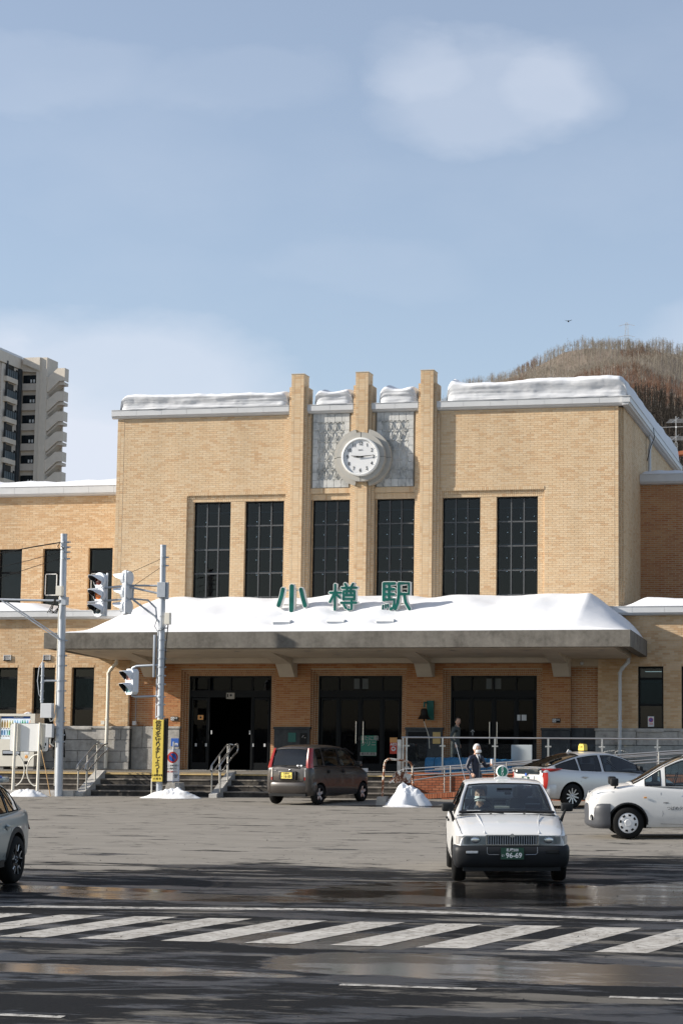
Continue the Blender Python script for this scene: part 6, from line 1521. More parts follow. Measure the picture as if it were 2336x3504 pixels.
class Car:
    def __init__(s, name, label, cat, cx, cy, theta, keys, paintm, z=None, group=None):
        s.t = thing(name, label, cat, (cx, cy, gz(cy) if z is None else z), theta, group); s.keys = sorted(keys); s.paint = paintm
    def half_w(s, x, z):
        zb, zs, hw, cr = cat_interp(s.keys, x)[:4]; P = half_section(zb, zs, hw, cr)[1:10]
        for (y0, z0), (y1, z1) in zip(P, P[1:]):
            if z0 <= z <= z1: return y0+(y1-y0)*(z-z0)/max(1e-6, z1-z0)
        return P[-1][0] if z > P[-1][1] else P[0][0]
    def body(s, wheels, ra, n=46, extra=None):
        x0, x1 = s.keys[0][0], s.keys[-1][0]
        xs = sorted(set([round(x0+(x1-x0)*(.5-.5*math.cos(math.pi*i/n)), 4) for i in range(n+1)]))
        rows = []
        for x in xs:
            zb, zs, hw, cr = cat_interp(s.keys, x)[:4]; P = half_section(zb, zs, hw, cr)
            rows.append([(x, -y, z) for y, z in P[::-1]][:-0 or None] + [(x, y, z) for y, z in P[1:]][::1] if False else [(x, y, z) for y, z in P[::-1]] + [(x, -y, z) for y, z in P[1:-1]])
        mb = MB(); mb.grid(rows, close=True); n_ = len(rows[0]); L = (len(rows)-1)*n_
        mb.f += [tuple(range(n_)), tuple(L+k for k in range(n_-1, -1, -1))]; mb.m += [0, 0]
        b = mb.build('body', [s.paint, 'black_plastic'], s.t, False, fix=True)
        cut = MB()
        for (wx, wy) in wheels:
            for sg in (-1, 1):
                pts = [(wx+ra*math.cos(2*math.pi*k/28), wy+ra*math.sin(2*math.pi*k/28)) for k in range(28)]
                cut.prism(pts, 'y', *sorted((sg*.52, sg*1.2)), mi=0)
        c = cut.build('tmpcut', ['black_plastic'], None, fix=True)
        c.matrix_world = s.t.matrix_world; c.parent = s.t
        md = b.modifiers.new('b', 'BOOLEAN'); md.object = c; md.operation = 'DIFFERENCE'; md.solver = 'EXACT'; md.material_mode = 'TRANSFER'
        dg = bpy.context.evaluated_depsgraph_get(); me = bpy.data.meshes.new_from_object(b.evaluated_get(dg)); b.modifiers.clear(); old = b.data; b.data = me; bpy.data.objects.remove(c)
        me.polygons.foreach_set('use_smooth', [True]*len(me.polygons)); me.set_sharp_from_angle(angle=R(38)); s.b = b
        return b
    def cabin(s, keys, side, wind, rear, roofm=None, glassm='glass_car', rearm='glass_car', sidem=None, n=40, inset=.93, t1=.06, t2=.93):
        """keys: (x, zbelt, wbelt, zrail, wrail, zcentre); side: glass ranges along x; wind / rear: ranges of the front and back screens"""
        keys = sorted(keys); x0, x1 = keys[0][0], keys[-1][0]
        cuts = [v for r in side for v in r] + list(wind) + list(rear)
        xs = sorted(set([round(x0+(x1-x0)*i/n, 3) for i in range(n+1)] + [round(v, 3) for v in cuts if x0 <= v <= x1] + [round(k[0], 3) for k in keys]))
        xs = [x for i, x in enumerate(xs) if i == 0 or x-xs[i-1] > .004 or x in [round(v, 3) for v in cuts]]
        S = []
        for x in xs:
            zb, wb, zr, wr, zc = cat_interp(keys, x); q = lambda t: (wb+(wr-wb)*t, zb+(zr-zb)*t)
            y1_, z1_ = q(t1); y2_, z2_ = q(t2)
            cv = zc-zr
            S.append([(wb, zb), (y1_+.004, z1_), ((y1_+y2_)/2+.012*min(1, (zr-zb)*3), (z1_+z2_)/2), (y2_, z2_), (wr, zr), (wr*inset, zr+cv*.3), (wr*.62, zr+cv*.8), (wr*.3, zr+cv*.96), (0, zc)])
        shell = MB(); gl = {}
        def inr(x, rs): return any(a-.001 <= x <= b+.001 for a, b in rs)
        for i in range(len(xs)-1):
            xm = (xs[i]+xs[i+1])/2
            for sg in (1, -1):
                for k in range(8):
                    quad = [(xs[i], sg*S[i][k][0], S[i][k][1]), (xs[i+1], sg*S[i+1][k][0], S[i+1][k][1]), (xs[i+1], sg*S[i+1][k+1][0], S[i+1][k+1][1]), (xs[i], sg*S[i][k+1][0], S[i][k+1][1])]
                    if sg > 0: quad = quad[::-1]
                    key = None
                    if k in (1, 2):
                        for j, r in enumerate(side):
                            if inr(xm, [r]): key = ('side', j, sg)
                    elif k >= 5:
                        if inr(xm, [wind]): key = ('wind', 0, 0)
                        elif inr(xm, [rear]): key = ('rear', 0, 0)
                    tgt = shell if key is None else gl.setdefault(key, MB()); tgt.add(quad, [(0, 1, 2, 3)])
        o = shell.build('cabin_shell', roofm or s.paint, s.t, True, fix=False, angle=50)
        bm = bmesh.new(); bm.from_mesh(o.data); bmesh.ops.remove_doubles(bm, verts=bm.verts, dist=2e-3); bm.to_mesh(o.data); bm.free()
        o.data.set_sharp_from_angle(angle=R(42)); sd = o.modifiers.new('s', 'SOLIDIFY'); sd.thickness = .03; sd.offset = -1
        names = {'side': 'side_window', 'wind': 'windscreen', 'rear': 'rear_window'}
        for key, mb in gl.items():
            g = mb.build(names[key[0]], {'wind': glassm, 'rear': rearm, 'side': (sidem[key[1]] if sidem else glassm)}[key[0]], s.t, True)
            bm = bmesh.new(); bm.from_mesh(g.data); bmesh.ops.remove_doubles(bm, verts=bm.verts, dist=1e-3); bm.to_mesh(g.data); bm.free()
            # black rubber surround
            bm = bmesh.new(); bm.from_mesh(g.data); eds = [e for e in bm.edges if len(e.link_faces) == 1]; tr = MB()
            for e in eds:
                tr.tube([e.verts[0].co[:], e.verts[1].co[:]], .011, 4, cap=False)
            bm.free(); tr.build('window_seal', 'rubber', g)
        return o
    def line(s, pts, w=.006, name='door_gap', mat='rubber', side=(1, -1), off=.0015):
        for sg in side:
            mb = MB(); P = [(x, sg*(s.half_w(x, z)+off), z) for x, z in pts]; mb.tube(P, w/2, 4); mb.build(name, mat, s.t)
    def wheel(s, x, y, r, w, style, rr=.62):
        sg = 1 if y > 0 else -1
        t = MB(); c = (x, y, r)
        t.lathe([(r*.64, -w/2), (r*.9, -w/2-.006), (r*.975, -w*.36), (r, -w*.2), (r, w*.2), (r*.975, w*.36), (r*.9, w/2+.006), (r*.64, w/2), (r*.6, 0), (r*.64, -w/2)], c, 'y', 36)
        T = t.build('wheel', 'rubber', s.t, True, angle=60)
        R_ = r*rr; yo = sg*(w/2-.012)
        if style == 'cover':
            p = MB(); p.lathe([(0, yo+sg*.014), (R_*.3, yo+sg*.014), (R_*.34, yo+sg*.004), (R_*.85, yo+sg*.01), (R_, yo-sg*.005), (R_*1.0, yo-sg*.03)], c, 'y', 40); p.build('wheel_cover', 'wheel_cover', T, True)
            p = MB()
            for k in range(8):
                a = 2*math.pi*k/8+.2
                for d in (.0,):
                    u = Vector((math.cos(a), math.sin(a))); v = Vector((-u.y, u.x)); q = [u*R_*.62-v*R_*.11, u*R_*.62+v*R_*.11, u*R_*.8+v*R_*.14, u*R_*.8-v*R_*.14]
                    p.add([(c[0]+z.x, c[1]+yo+sg*.0115, c[2]+z.y) for z in q], [(0, 1, 2, 3)])
            p.build('cover_holes', 'rubber', T)
            return T
        p = MB(); p.lathe([(R_, yo), (R_*.93, yo-sg*.004), (R_*.93, yo-sg*.06), (R_*.9, yo-sg*.07)], c, 'y', 40); p.lathe([(R_*1.02, yo-sg*.01), (R_, yo), ], c, 'y', 40)
        rim = p.build('rim', 'black_metal' if style == 'black' else 'wheel_silver', T, True)
        p = MB(); p.lathe([(0, yo-sg*.075), (R_*.93, yo-sg*.075)], c, 'y', 28); p.build('brake_shadow', 'black_plastic', T)
        p = MB(); n_ = {'five': 5, 'ten': 10, 'steel': 0, 'black': 5}[style]
        for k in range(n_):
            a = 2*math.pi*k/n_+.35; u = Vector((math.cos(a), math.sin(a))); v = Vector((-u.y, u.x)); w0, w1 = (R_*.16, R_*.2) if n_ == 5 else (R_*.07, R_*.07)
            q = [u*R_*.14-v*w0, u*R_*.14+v*w0, u*R_*.95+v*w1, u*R_*.95-v*w1]
            ys_ = [yo-sg*.02]*2+[yo-sg*.008]*2
            vs = [(c[0]+z.x, c[1]+yy, c[2]+z.y) for z, yy in zip(q, ys_)] + [(c[0]+z.x, c[1]+yy-sg*.03, c[2]+z.y) for z, yy in zip(q, ys_)]
            p.add(vs, [(0, 1, 2, 3), (0, 4, 5, 1), (1, 5, 6, 2), (2, 6, 7, 3), (3, 7, 4, 0)])
        p.lathe([(0, yo-sg*.008), (R_*.14, yo-sg*.01), (R_*.22, yo-sg*.02), (R_*.24, yo-sg*.05)], c, 'y', 20)
        if style == 'steel': p.lathe([(R_*.24, yo-sg*.05), (R_*.5, yo-sg*.03), (R_*.8, yo-sg*.045), (R_*.93, yo-sg*.04)], c, 'y', 28)
        p.build('spokes', 'black_metal' if style == 'black' else 'wheel_silver', T, style == 'steel')
        if style == 'black':
            p = MB()
            for k in range(5):
                a = 2*math.pi*k/5+.35
                pts = []
                for da, rr_ in ((-.34, .99), (-.2, .62), (-.12, .6), (-.3, .2)): pass
                u = lambda aa, q: (c[0]+R_*q*math.cos(aa), c[1]+yo+sg*.003, c[2]+R_*q*math.sin(aa))
                p.tube([u(a-.26, .97), u(a-.2, .55), u(a, .5), u(a+.2, .55), u(a+.26, .97)], .007, 4); p.tube([u(a+.26, .97), u(a+.63, .93), u(a+1.0, .97)], .007, 4)
            p.build('rim_edge', 'wheel_silver', T)
        p = MB()
        for k in range(5): a = 2*math.pi*k/5; p.ell((c[0]+R_*.17*math.cos(a), c[1]+yo-sg*.004, c[2]+R_*.17*math.sin(a)), .012, .012, .012, 6, 4)
        p.build('wheel_nuts', 'galvanised', T)
        return T
    def plate(s, x, y, z, top, main, mat, tm, facing=1, w=.33, h=.165, kana='い', yaw=0):
        """number plate standing across the car; facing +1 front, -1 rear"""
        p = MB(); p.box(x-.004, x+.004, y-w/2, y+w/2, z-h/2, z+h/2); P = p.build('number_plate', mat, s.t)
        M = lambda dy, dz: (x+facing*.0045, y-facing*0+dy*(1 if facing > 0 else -1), z+dz)
        rz = R(90) if facing > 0 else R(-90)
        def put(txt, size, dy, dz, bold=0):
            o = text(txt, size, 'lettering', tm, None, (0, 0, 0), (R(90), 0, 0), depth=.0008, bold=bold); o.parent = P
            o.matrix_local = Matrix.Translation(M(dy, dz)) @ Matrix.Rotation(rz, 4, 'Z')
        put(top, .05, 0, .047, .0012); put(main, .1, .022, -.03, .0022); put(kana, .042, -.135, -.03, .001)
        p = MB(); p.box(x-.003, x+.003, y-w/2-.006, y+w/2+.006, z-h/2-.006, z+h/2+.006); p.build('plate_surround', 'black_plastic', P)
        return P
    def seats(s, pos, mat='seat_grey', h=.62):
        for (x, y, z) in pos:
            p = MB(); p.bevbox(x-.12, x+.08, y-.24, y+.24, z, z+h, .06); S_ = p.build('seat', mat, s.t, True, angle=50); p = MB(); p.bevbox(x-.1, x+.02, y-.13, y+.13, z+h+.02, z+h+.2, .045); p.build('headrest', mat, S_, True, angle=50)
    def part(s, mb, name, mat, smooth=False): return mb.build(name, mat, s.t, smooth, angle=40)
    def patch(s, corners, name, mat, n=6, off=.004, sides=(1, -1), thick=0, skin=None):
        """panel lying on the side surface: corners (x,z) x4 bilinear"""
        for sg in sides:
            rows = []
            for j in range(n+1):
                r = []
                for i in range(n+1):
                    u, v = i/n, j/n; a, b, c, d = corners
                    x = (a[0]*(1-u)+b[0]*u)*(1-v)+(d[0]*(1-u)+c[0]*u)*v; z = (a[1]*(1-u)+b[1]*u)*(1-v)+(d[1]*(1-u)+c[1]*u)*v
                    r.append((x, sg*(s.half_w(x, z)+off), z))
                rows.append(r if sg > 0 else r[::-1])
            mb = MB(); mb.grid(rows[::-1]); mb.build(name, mat, s.t, True)
def end_x(car, y, z, front=True):
    """x of the car's skin at its front or rear for a given y, z (bisects the loft)"""
    ks = car.keys; mid = (ks[0][0]+ks[-1][0])/2; a, b = mid, (ks[-1][0] if front else ks[0][0])
    for _ in range(24):
        m_ = (a+b)/2; zb, zs, hw, cr = cat_interp(ks, m_)[:4]
        ins = zb <= z <= zs+cr and abs(y) <= car.half_w(m_, min(z, zs))
        if ins: a = m_
        else: b = m_
    return a
def arches(car, wheels, ra, mat='black_plastic', w=.05, a0=-5, a1=185):
    for wx, wz in wheels:
        for sg in (1, -1):
            rows = []
            for k in range(19):
                a = R(a0+(a1-a0)*k/18); r = []
                for q in (ra-.004, ra+w*.5, ra+w):
                    x, z = wx+q*math.cos(a), max(.2, wz+q*math.sin(a)); r.append((x, sg*(car.half_w(x, z)+(.012 if q < ra+w*.9 else .001)), z))
                rows.append(r if sg > 0 else r[::-1])
            m_ = MB(); m_.grid(rows); m_.build('wheel_arch', mat, car.t, True)

# ---------------------------------------------------------------- white taxi, front view
TX = Car('taxi', 'white sedan taxi with a round green roof sign, facing the crossing with a masked driver', 'taxi', 10.66, -29.95, math.atan2(-.968, .25), [
    (-2.3, .34, .86, .66, .03), (-2.22, .27, .93, .76, .03), (-1.9, .22, .955, .82, .03), (-1.2, .2, .965, .845, .03), (0, .2, .955, .85, .03), (.8, .2, .93, .85, .03), (1.4, .21, .86, .838, .05), (1.9, .23, .785, .815, .05), (2.12, .26, .735, .79, .035), (2.2, .3, .71, .76, .02), (2.225, .33, .69, .74, .012)], 'paint_white')
WH = [(1.45, .3), (-1.215, .3)]
TX.body(WH, .36)
TX.cabin([(.98, .915, .76, .918, .755, .95), (.9, .925, .765, .97, .74, .99), (.5, .94, .775, 1.19, .675, 1.215), (.12, .95, .775, 1.36, .60, 1.39), (-.1, .95, .775, 1.395, .59, 1.435), (-.7, .955, .775, 1.41, .585, 1.455), (-1.15, .955, .77, 1.38, .585, 1.425), (-1.4, .955, .765, 1.27, .6, 1.32), (-1.7, .955, .755, 1.03, .66, 1.08), (-1.82, .955, .75, .962, .7, .985)],
    [(.62, -.2), (-.28, -.98), (-1.04, -1.3)] and [(-.2, .62), (-.98, -.28), (-1.3, -1.04)], (.13, .93), (-1.74, -1.28), glassm='glass_car', sidem=['glass_car', 'glass_car', 'glass_privacy'], inset=.91)
for wx in (1.45, -1.215):
    for y in (.735, -.735): TX.wheel(wx, y, .3, .18, 'steel')
# nose: grille, lamps, bumper
def bar(x0, x1, y0, y1, z0, z1, name, mat, r=.008, car=TX, mb=None):
    p = mb or MB(); p.bevbox(x0, x1, y0, y1, z0, z1, r); return car.part(p, name, mat) if mb is None else p
G_ = bar(2.19, 2.255, -.37, .37, .575, .712, 'grille', 'black_plastic')
p = MB(); 
for b4 in ((-.375, .375, .700, .716), (-.375, .375, .568, .580)): p.box(2.2, 2.266, b4[0], b4[1], b4[2], b4[3])
for s_ in (-1, 1): p.box(2.2, 2.266, *sorted((s_*.375, s_*.36)), .58, .70)
p.build('grille_frame', 'chrome', G_)
for i in range(21):
    y = -.34+.034*i; p = MB(); p.box(2.25, 2.264, y-.0045, y+.0045, .582, .70); p.build('grille_bar', 'galvanised', G_)
p = MB(); p.lathe([(.015, 2.275), (.028, 2.275)], (0, 0, .705), 'x', 16); p.box(2.262, 2.276, -.04, .04, .69, .715); p.build('badge', 'chrome', G_)
for sg in (1, -1):
    a, b = sorted((sg*.385, sg*.70)); p = MB(); p.prism([(2.17, a), (2.245 if a > 0 else 2.215, a), (2.215 if a > 0 else 2.245, b), (2.14, b)], 'z', .578, .705); H = TX.part(p, 'headlight', 'reflector')
    p = MB(); p.prism([(2.25 if a > 0 else 2.22, a+.004), (2.256 if a > 0 else 2.226, a+.004), (2.226 if a > 0 else 2.256, b-.004), (2.22 if a > 0 else 2.25, b-.004)], 'z', .582, .702); p.build('headlight_lens', 'lamp_lens', H)
    p = MB(); p.ell((2.235, (a+b)/2+sg*-.02, .64), .012, .07, .045, 14, 8); p.build('bulb_bowl', 'chrome', H)
    y0, y1 = sg*.71, sg*.825
    P4 = [(2.222, y0), (2.20, sg*.765), (2.10, sg*.806), (2.02, sg*.79), (2.1, y0)]
    p = MB(); p.prism(P4 if sg < 0 else P4[::-1], 'z', .585, .70); TX.part(p, 'corner_lamp', 'tail_clear')
# black bumper wraps round the nose
rows = []
for z, o_ in ((.245, -.03), (.27, .02), (.33, .05), (.40, .065), (.48, .07), (.535, .06), (.562, .035), (.568, -.02)):
    r = []
    for k in range(25):
        a = R(-90+180*k/24); ex = 7; cx_ = abs(math.cos(a))**(2/ex); sy = abs(math.sin(a))**(2/ex)*(1 if a > 0 else -1)
        r.append((1.86+(.36+o_)*cx_, (.80+o_*.6)*sy, z))
    r = [(1.72, r[0][1]+.01, z)] + r + [(1.72, r[-1][1]-.01, z)]
    rows.append(r)
p = MB(); p.grid(rows); BP = p.build('front_bumper', 'bumper_black', TX.t, True, angle=50)
for sg in (1, -1):
    y = sg*.575; p = MB(); p.bevbox(2.262, 2.288, y-.1, y+.1, .445, .50, .006); F_ = p.build('fog_lamp_frame', 'rubber', BP); p = MB(); p.bevbox(2.28, 2.292, y-.085, y+.085, .455, .49, .004); p.build('fog_lamp', 'reflector' if sg < 0 else 'black_plastic', F_)
p = MB(); p.tube([(2.296, .36, .545), (2.297, .36, .46), (2.297, .335, .44), (2.297, .19, .437)], .004, 4); p.tube([(2.296, -.36, .545), (2.297, -.36, .46), (2.297, -.335, .44), (2.297, -.19, .437)], .003, 4); p.build('bumper_crease', 'galvanised', BP)
p = MB(); p.box(2.1, 2.2, -.7, .7, .2, .26); p.build('air_dam', 'black_plastic', BP)
TX.plate(2.306, 0, .455, '札幌500', '96-69', 'plate_green', 'sign_white')
# bonnet creases, wiper nozzles, wipers
for sg in (1, -1):
    p = MB(); p.tube([(x, sg*y, z) for x, y, z in ((2.2, .39, .737), (1.9, .40, .822), (1.5, .43, .895), (1.15, .47, .95))], .007, 5); TX.part(p, 'bonnet_crease', 'paint_white', True)
    p = MB(); p.tube([(x, sg*y, z) for x, y, z in ((2.17, .72, .722), (1.9, .745, .792), (1.5, .765, .848), (1.05, .775, .905))], .0035, 4); TX.part(p, 'bonnet_gap', 'rubber')
    p = MB(); p.ell((1.12, sg*.25, .965), .02, .02, .008, 8, 5); TX.part(p, 'washer_nozzle', 'black_plastic')
p = MB(); p.box(.94, 1.0, -.72, .72, .935, .95); TX.part(p, 'cowl', 'black_plastic')
for y0, y1 in ((.55, -.02), (-.05, -.6)): p = MB(); p.tube([(.98, y0, .965), (.9, (y0+y1)/2, .995), (.93, y1, .98)], .008, 5); TX.part(p, 'wiper', 'rubber', True)
# fender mirrors
for sg in (1, -1):
    p = MB(); p.tube([(1.1, sg*.80, .86), (1.16, sg*.83, .95), (1.14, sg*.87, 1.04)], [.028, .02, .022], 8); Mi = TX.part(p, 'fender_mirror', 'black_plastic', True); p = MB(); p.bevbox(1.06, 1.16, *sorted((sg*.80, sg*.98)), 1.0, 1.125, .03); p.build('mirror_housing', 'black_plastic', Mi, True, angle=60)
# roof sign
p = MB(); p.prism([(-.13, 1.43), (.13, 1.43), (.12, 1.46), (.06, 1.485), (-.06, 1.485), (-.12, 1.46)], 'x', -.36, -.24); RSg = TX.part(p, 'roof_sign', 'white_paint')
p = MB(); p.lathe([(0, -.25), (.085, -.25), (.095, -.26), (.095, -.34), (.085, -.35), (0, -.35)], (0, 0, 1.56), 'x', 28); p.build('sign_globe', 'white_paint', RSg, True)
p = MB(); p.lathe([(0, -.246), (.078, -.246)], (0, 0, 1.56), 'x', 28); p.build('sign_disc', 'sign_green', RSg)
for i, ch in enumerate('ミドリ'):
    o = text(ch, .055, 'lettering', 'sign_white', None, (0, 0, 0), (R(90), 0, 0), depth=.001, bold=.0015); o.parent = RSg; o.matrix_local = Matrix.Translation((-.244, 0, 1.56+.048-.048*i)) @ Matrix.Rotation(R(90), 4, 'Z')
# things in and on the windscreen
p = MB(); p.bevbox(.28, .33, -.12, .12, 1.265, 1.32, .01); TX.part(p, 'rear_view_mirror', 'black_plastic'); p = MB(); p.bevbox(.28, .34, .0, .1, 1.22, 1.26, .01); TX.part(p, 'dash_camera', 'black_plastic')
p = MB(); p.box(.2, .205, .30, .42, 1.315, 1.36); S7 = TX.part(p, 'number_sticker', 'sign_white'); p.v = []; 
o = text('700', .045, 'lettering', 'sign_red', None, depth=.0005, bold=.001); o.parent = S7; o.matrix_local = Matrix.Translation((.207, .36, 1.335)) @ Matrix.Rotation(R(90), 4, 'Z')
p = MB(); p.box(.24, .245, -.56, -.5, 1.3, 1.34); TX.part(p, 'inspection_sticker', 'light_grey_box'); p = MB(); p.box(.45, .455, -.58, -.46, 1.17, 1.21); TX.part(p, 'small_card', 'light_grey_box')
p = MB(); p.bevbox(.35, .92, -.72, .72, .93, 1.0, .02); TX.part(p, 'dashboard', 'dash_dark'); p = MB(); p.prism([(.9, -.6), (.7, -.6), (.72, -.34), (.92, -.4)], 'z', 1.0, 1.006); TX.part(p, 'paper_sheet', 'sign_white')
p = MB(); p.box(.62, .66, .3, .56, 1.02, 1.08); TX.part(p, 'licence_holder', 'dash_dark'); p = MB(); p.box(.655, .665, .3, .52, 1.085, 1.1); TX.part(p, 'licence_strip', 'sign_white')
TX.seats([(-.35, -.36, .55), (-.35, .36, .55), (-1.15, -.35, .5), (-1.15, .35, .5)], h=.6)
p = MB(); p.lathe([(.17, .0), (.19, .01), (.19, -.01), (.17, 0)], (0, 0, 0), 'x', 24); p.tube([(0, -.18, 0), (0, .18, 0)], .02, 6); p.v = [(x*1+.28+z*-.25, y-.36, z*.95+.99) for x, y, z in p.v]; TX.part(p, 'steering_wheel', 'black_plastic')
for pts in ([(.66, .28), (.66, .9)], [(-.24, .26), (-.24, .93)], [(-.98, .55), (-.85, .9)], [(.66, .28), (-.24, .26), (-.8, .28)]): TX.line(pts)
for x in (-.1, -.88): 
    for sg in (1, -1): p = MB(); p.bevbox(x-.08, x+.08, *sorted((sg*.835, sg*.862)), .8, .835, .008); TX.part(p, 'door_handle', 'black_plastic')
TX.line([(1.02, .36), (-.85, .36)], .012, 'side_moulding', 'black_plastic')
p = MB(); p.tube([(-1.0, -.55, 1.40), (-1.45, -.7, 2.0)], .004, 5); TX.part(p, 'radio_aerial', 'galvanised')

# ---------------------------------------------------------------- small brown hatchback, seen from behind
KC = Car('hatchback', 'small brown hatchback with a yellow number plate, parked rear towards the road', 'car', 1.19, -8.16, math.atan2(.974, .228), [
    (-1.69, .35, .93, .60, .02), (-1.67, .3, 1.0, .665, .02), (-1.6, .26, 1.02, .70, .02), (-1.4, .23, 1.03, .722, .02), (-1.0, .2, 1.02, .737, .02), (0, .2, 1.0, .7375, .02), (.8, .2, .985, .735, .03), (1.15, .2, .95, .73, .06), (1.4, .22, .88, .71, .08), (1.6, .27, .78, .66, .07), (1.67, .32, .68, .60, .04), (1.69, .38, .6, .54, .02)], 'paint_brown')
WHK = [(1.21, .275), (-1.21, .275)]
KC.body(WHK, .325)
KC.cabin([(1.2, .955, .60, .958, .60, 1.01), (1.08, .975, .66, 1.01, .62, 1.07), (.8, .985, .685, 1.22, .60, 1.27), (.45, .99, .69, 1.44, .565, 1.49), (.15, .995, .69, 1.52, .55, 1.575), (-.4, 1.0, .69, 1.54, .545, 1.605), (-1.0, 1.02, .69, 1.53, .545, 1.60), (-1.38, 1.03, .68, 1.49, .55, 1.565), (-1.5, 1.02, .67, 1.43, .56, 1.50), (-1.58, 1.0, .655, 1.25, .60, 1.29), (-1.645, .98, .64, 1.0, .62, 1.02)],
    [(-.08, .78), (-.92, -.16), (-1.28, -1.02)], (.47, 1.14), (-1.635, -1.5), glassm='glass_car', rearm='glass_privacy', sidem=['glass_car', 'glass_privacy', 'glass_privacy'], inset=.95, t2=.92)
for wx in (1.21, -1.21):
    for y in (.645, -.645): KC.wheel(wx, y, .275, .16, 'five', .68)
def kx(y, z): return end_x(KC, y, z, False)
# rear skin bits follow the tail: a strip helper on the rear face
def tail_panel(car, outline, name, mat, off=.006, nx=8, nz=6, parent=None):
    """outline: function (u,v)->(y,z) for u,v in 0..1"""
    rows = []
    for j in range(nz+1):
        r = []
        for i in range(nx+1):
            y, z = outline(i/nx, j/nz); r.append((end_x(car, y, z, False)-off, y, z))
        rows.append(r)
    p = MB(); p.grid(rows); return p.build(name, mat, parent or car.t, True)
# bumper
rows = []
for z, o_ in ((.24, -.05), (.28, .0), (.36, .035), (.5, .045), (.58, .04), (.625, .01), (.63, -.04)):
    r = []
    for k in range(23):
        a = R(-90+180*k/22); ex = 3.; cx_ = abs(math.cos(a))**(2/ex); sy = abs(math.sin(a))**(2/ex)*(1 if a > 0 else -1); r.append((-1.40-(.30+o_)*cx_, (.715+o_*.5)*sy, z))
    rows.append(r[::-1])
p = MB(); p.grid(rows); KB_ = p.build('rear_bumper', 'paint_brown', KC.t, True, angle=60); p = MB(); p.box(-1.72, -1.6, -.56, .56, .23, .3); p.build('bumper_valance', 'black_plastic', KB_)
# lamp clusters climb the rear corners
for sg in (1, -1):
    def cl(u, v, sg=sg, z0=.66, z1=.99): z = z0+(z1-z0)*v; return (sg*(.50+(.165-.05*abs(v-.4))*u), z)
    for (z0, z1, mt, nm) in ((.66, .74, 'tail_red', 'tail_light'), (.745, .985, 'tail_clear', 'reversing_light')):
        rows = []
        for j in range(6):
            r = []
            for i in range(6):
                u, v = i/5, j/5; z = z0+(z1-z0)*v; y = sg*(.485+.205*u); xx = -1.695+.02*0+.16*u**2.4+.02*max(0, z-.8); r.append((xx, y, z))
            rows.append(r if sg < 0 else r[::-1])
        p = MB(); p.grid(rows); KC.part(p, nm, mt, True)
        if nm == 'reversing_light':
            T_ = bpy.context.scene.objects[-1] if False else None
    rows = []
    for j in range(12):
        v = j/11; z = .985+.53*v; zb_, wb_, zr_, wr_, zc_ = 0, 0, 0, 0, 0
        xc = -1.66+.16*v**1.5; wy = .655-.085*v
        r = [(xc-.012, sg*(wy-.115+.045*v), z), (xc-.018, sg*(wy-.05+.01*v), z), (xc+.03, sg*(wy+.012), z), (xc+.13-.03*v, sg*(wy+.03-.005*v), z)]
        rows.append(r if sg < 0 else r[::-1])
    p = MB(); p.grid(rows); KC.part(p, 'tail_light', 'tail_red', True)
p = MB(); p.bevbox(-1.755, -1.69, -.27, .27, .66, .905, .03); GNN = KC.part(p, 'plate_recess', 'paint_brown', True); p = MB(); p.bevbox(-1.768, -1.75, -.22, .22, .69, .885, .01); p.build('recess_back', 'black_plastic', GNN)
KC.plate(-1.775, 0, .785, '札幌503', '16-00', 'plate_yellow', 'sign_black', -1, kana='り')
p = MB(); p.tube([(-1.68, -.33, 1.03), (-1.72, -.3, 1.0), (-1.72, .12, 1.035), (-1.69, .25, 1.03)], .012, 6); KC.part(p, 'rear_wiper', 'black_plastic', True)
p = MB(); p.tube([(-1.70, .48, .655), (-1.715, .3, .615), (-1.72, 0, .605), (-1.715, -.3, .615), (-1.70, -.48, .655)], .005, 4); p.tube([(-1.70, .485, .66), (-1.70, .485, .98)], .004, 4); p.tube([(-1.70, -.485, .66), (-1.70, -.485, .98)], .004, 4); KC.part(p, 'hatch_gap', 'rubber')
p = MB(); p.bevbox(-1.70, -1.675, .36, .45, .90, .925, .004); KC.part(p, 'model_badge', 'chrome'); 
p = MB(); p.ell((-1.70, -.05, .93), .01, .035, .02, 10, 6); KC.part(p, 'maker_badge', 'chrome', True)
for y in (-.38, -.27): p = MB(); p.ell((-1.655, y, 1.045), .006, .04, .024, 10, 6); KC.part(p, 'window_sticker', 'sign_white', True)
for sg in (1, -1):
    p = MB(); p.bevbox(.70, .82, *sorted((sg*.72, sg*.9)), 1.0, 1.14, .035); KC.part(p, 'door_mirror', 'paint_brown', True)
    p = MB(); p.prism([(1.2, sg*.60), (1.55, sg*.68), (1.5, sg*.60), (1.3, sg*.5)] if sg < 0 else [(1.3, .5), (1.5, .60), (1.55, .68), (1.2, .60)], 'z', .82, .93); KC.part(p, 'headlight', 'reflector')
for pts in ([(.82, .3), (.86, .97)], [(-.12, .27), (-.12, 1.0)], [(-.78, .5), (-1.0, .75), (-.98, 1.0)], [(.82, .3), (-.12, .27), (-.7, .3)]): KC.line(pts)
KC.line([(.8, .76), (-.9, .78)], .012, 'crease', 'paint_brown')
for x in (.02, -.78): p = MB(); p.ell((x, -.742, .88), .06, .014, .05, 10, 6); p.bevbox(x-.05, x+.05, -.765, -.745, .87, .9, .006); KC.part(p, 'door_handle', 'black_plastic', True)
for x0 in ((-.08, .70), (-.92, -.16)): p = MB(); p.tube([(x0[0], -.64, 1.46), ((x0[0]+x0[1])/2, -.62, 1.5), (x0[1], -.65, 1.33 if x0[1] > 0 else 1.49)], .02, 6); KC.part(p, 'rain_visor', 'black_plastic', True)
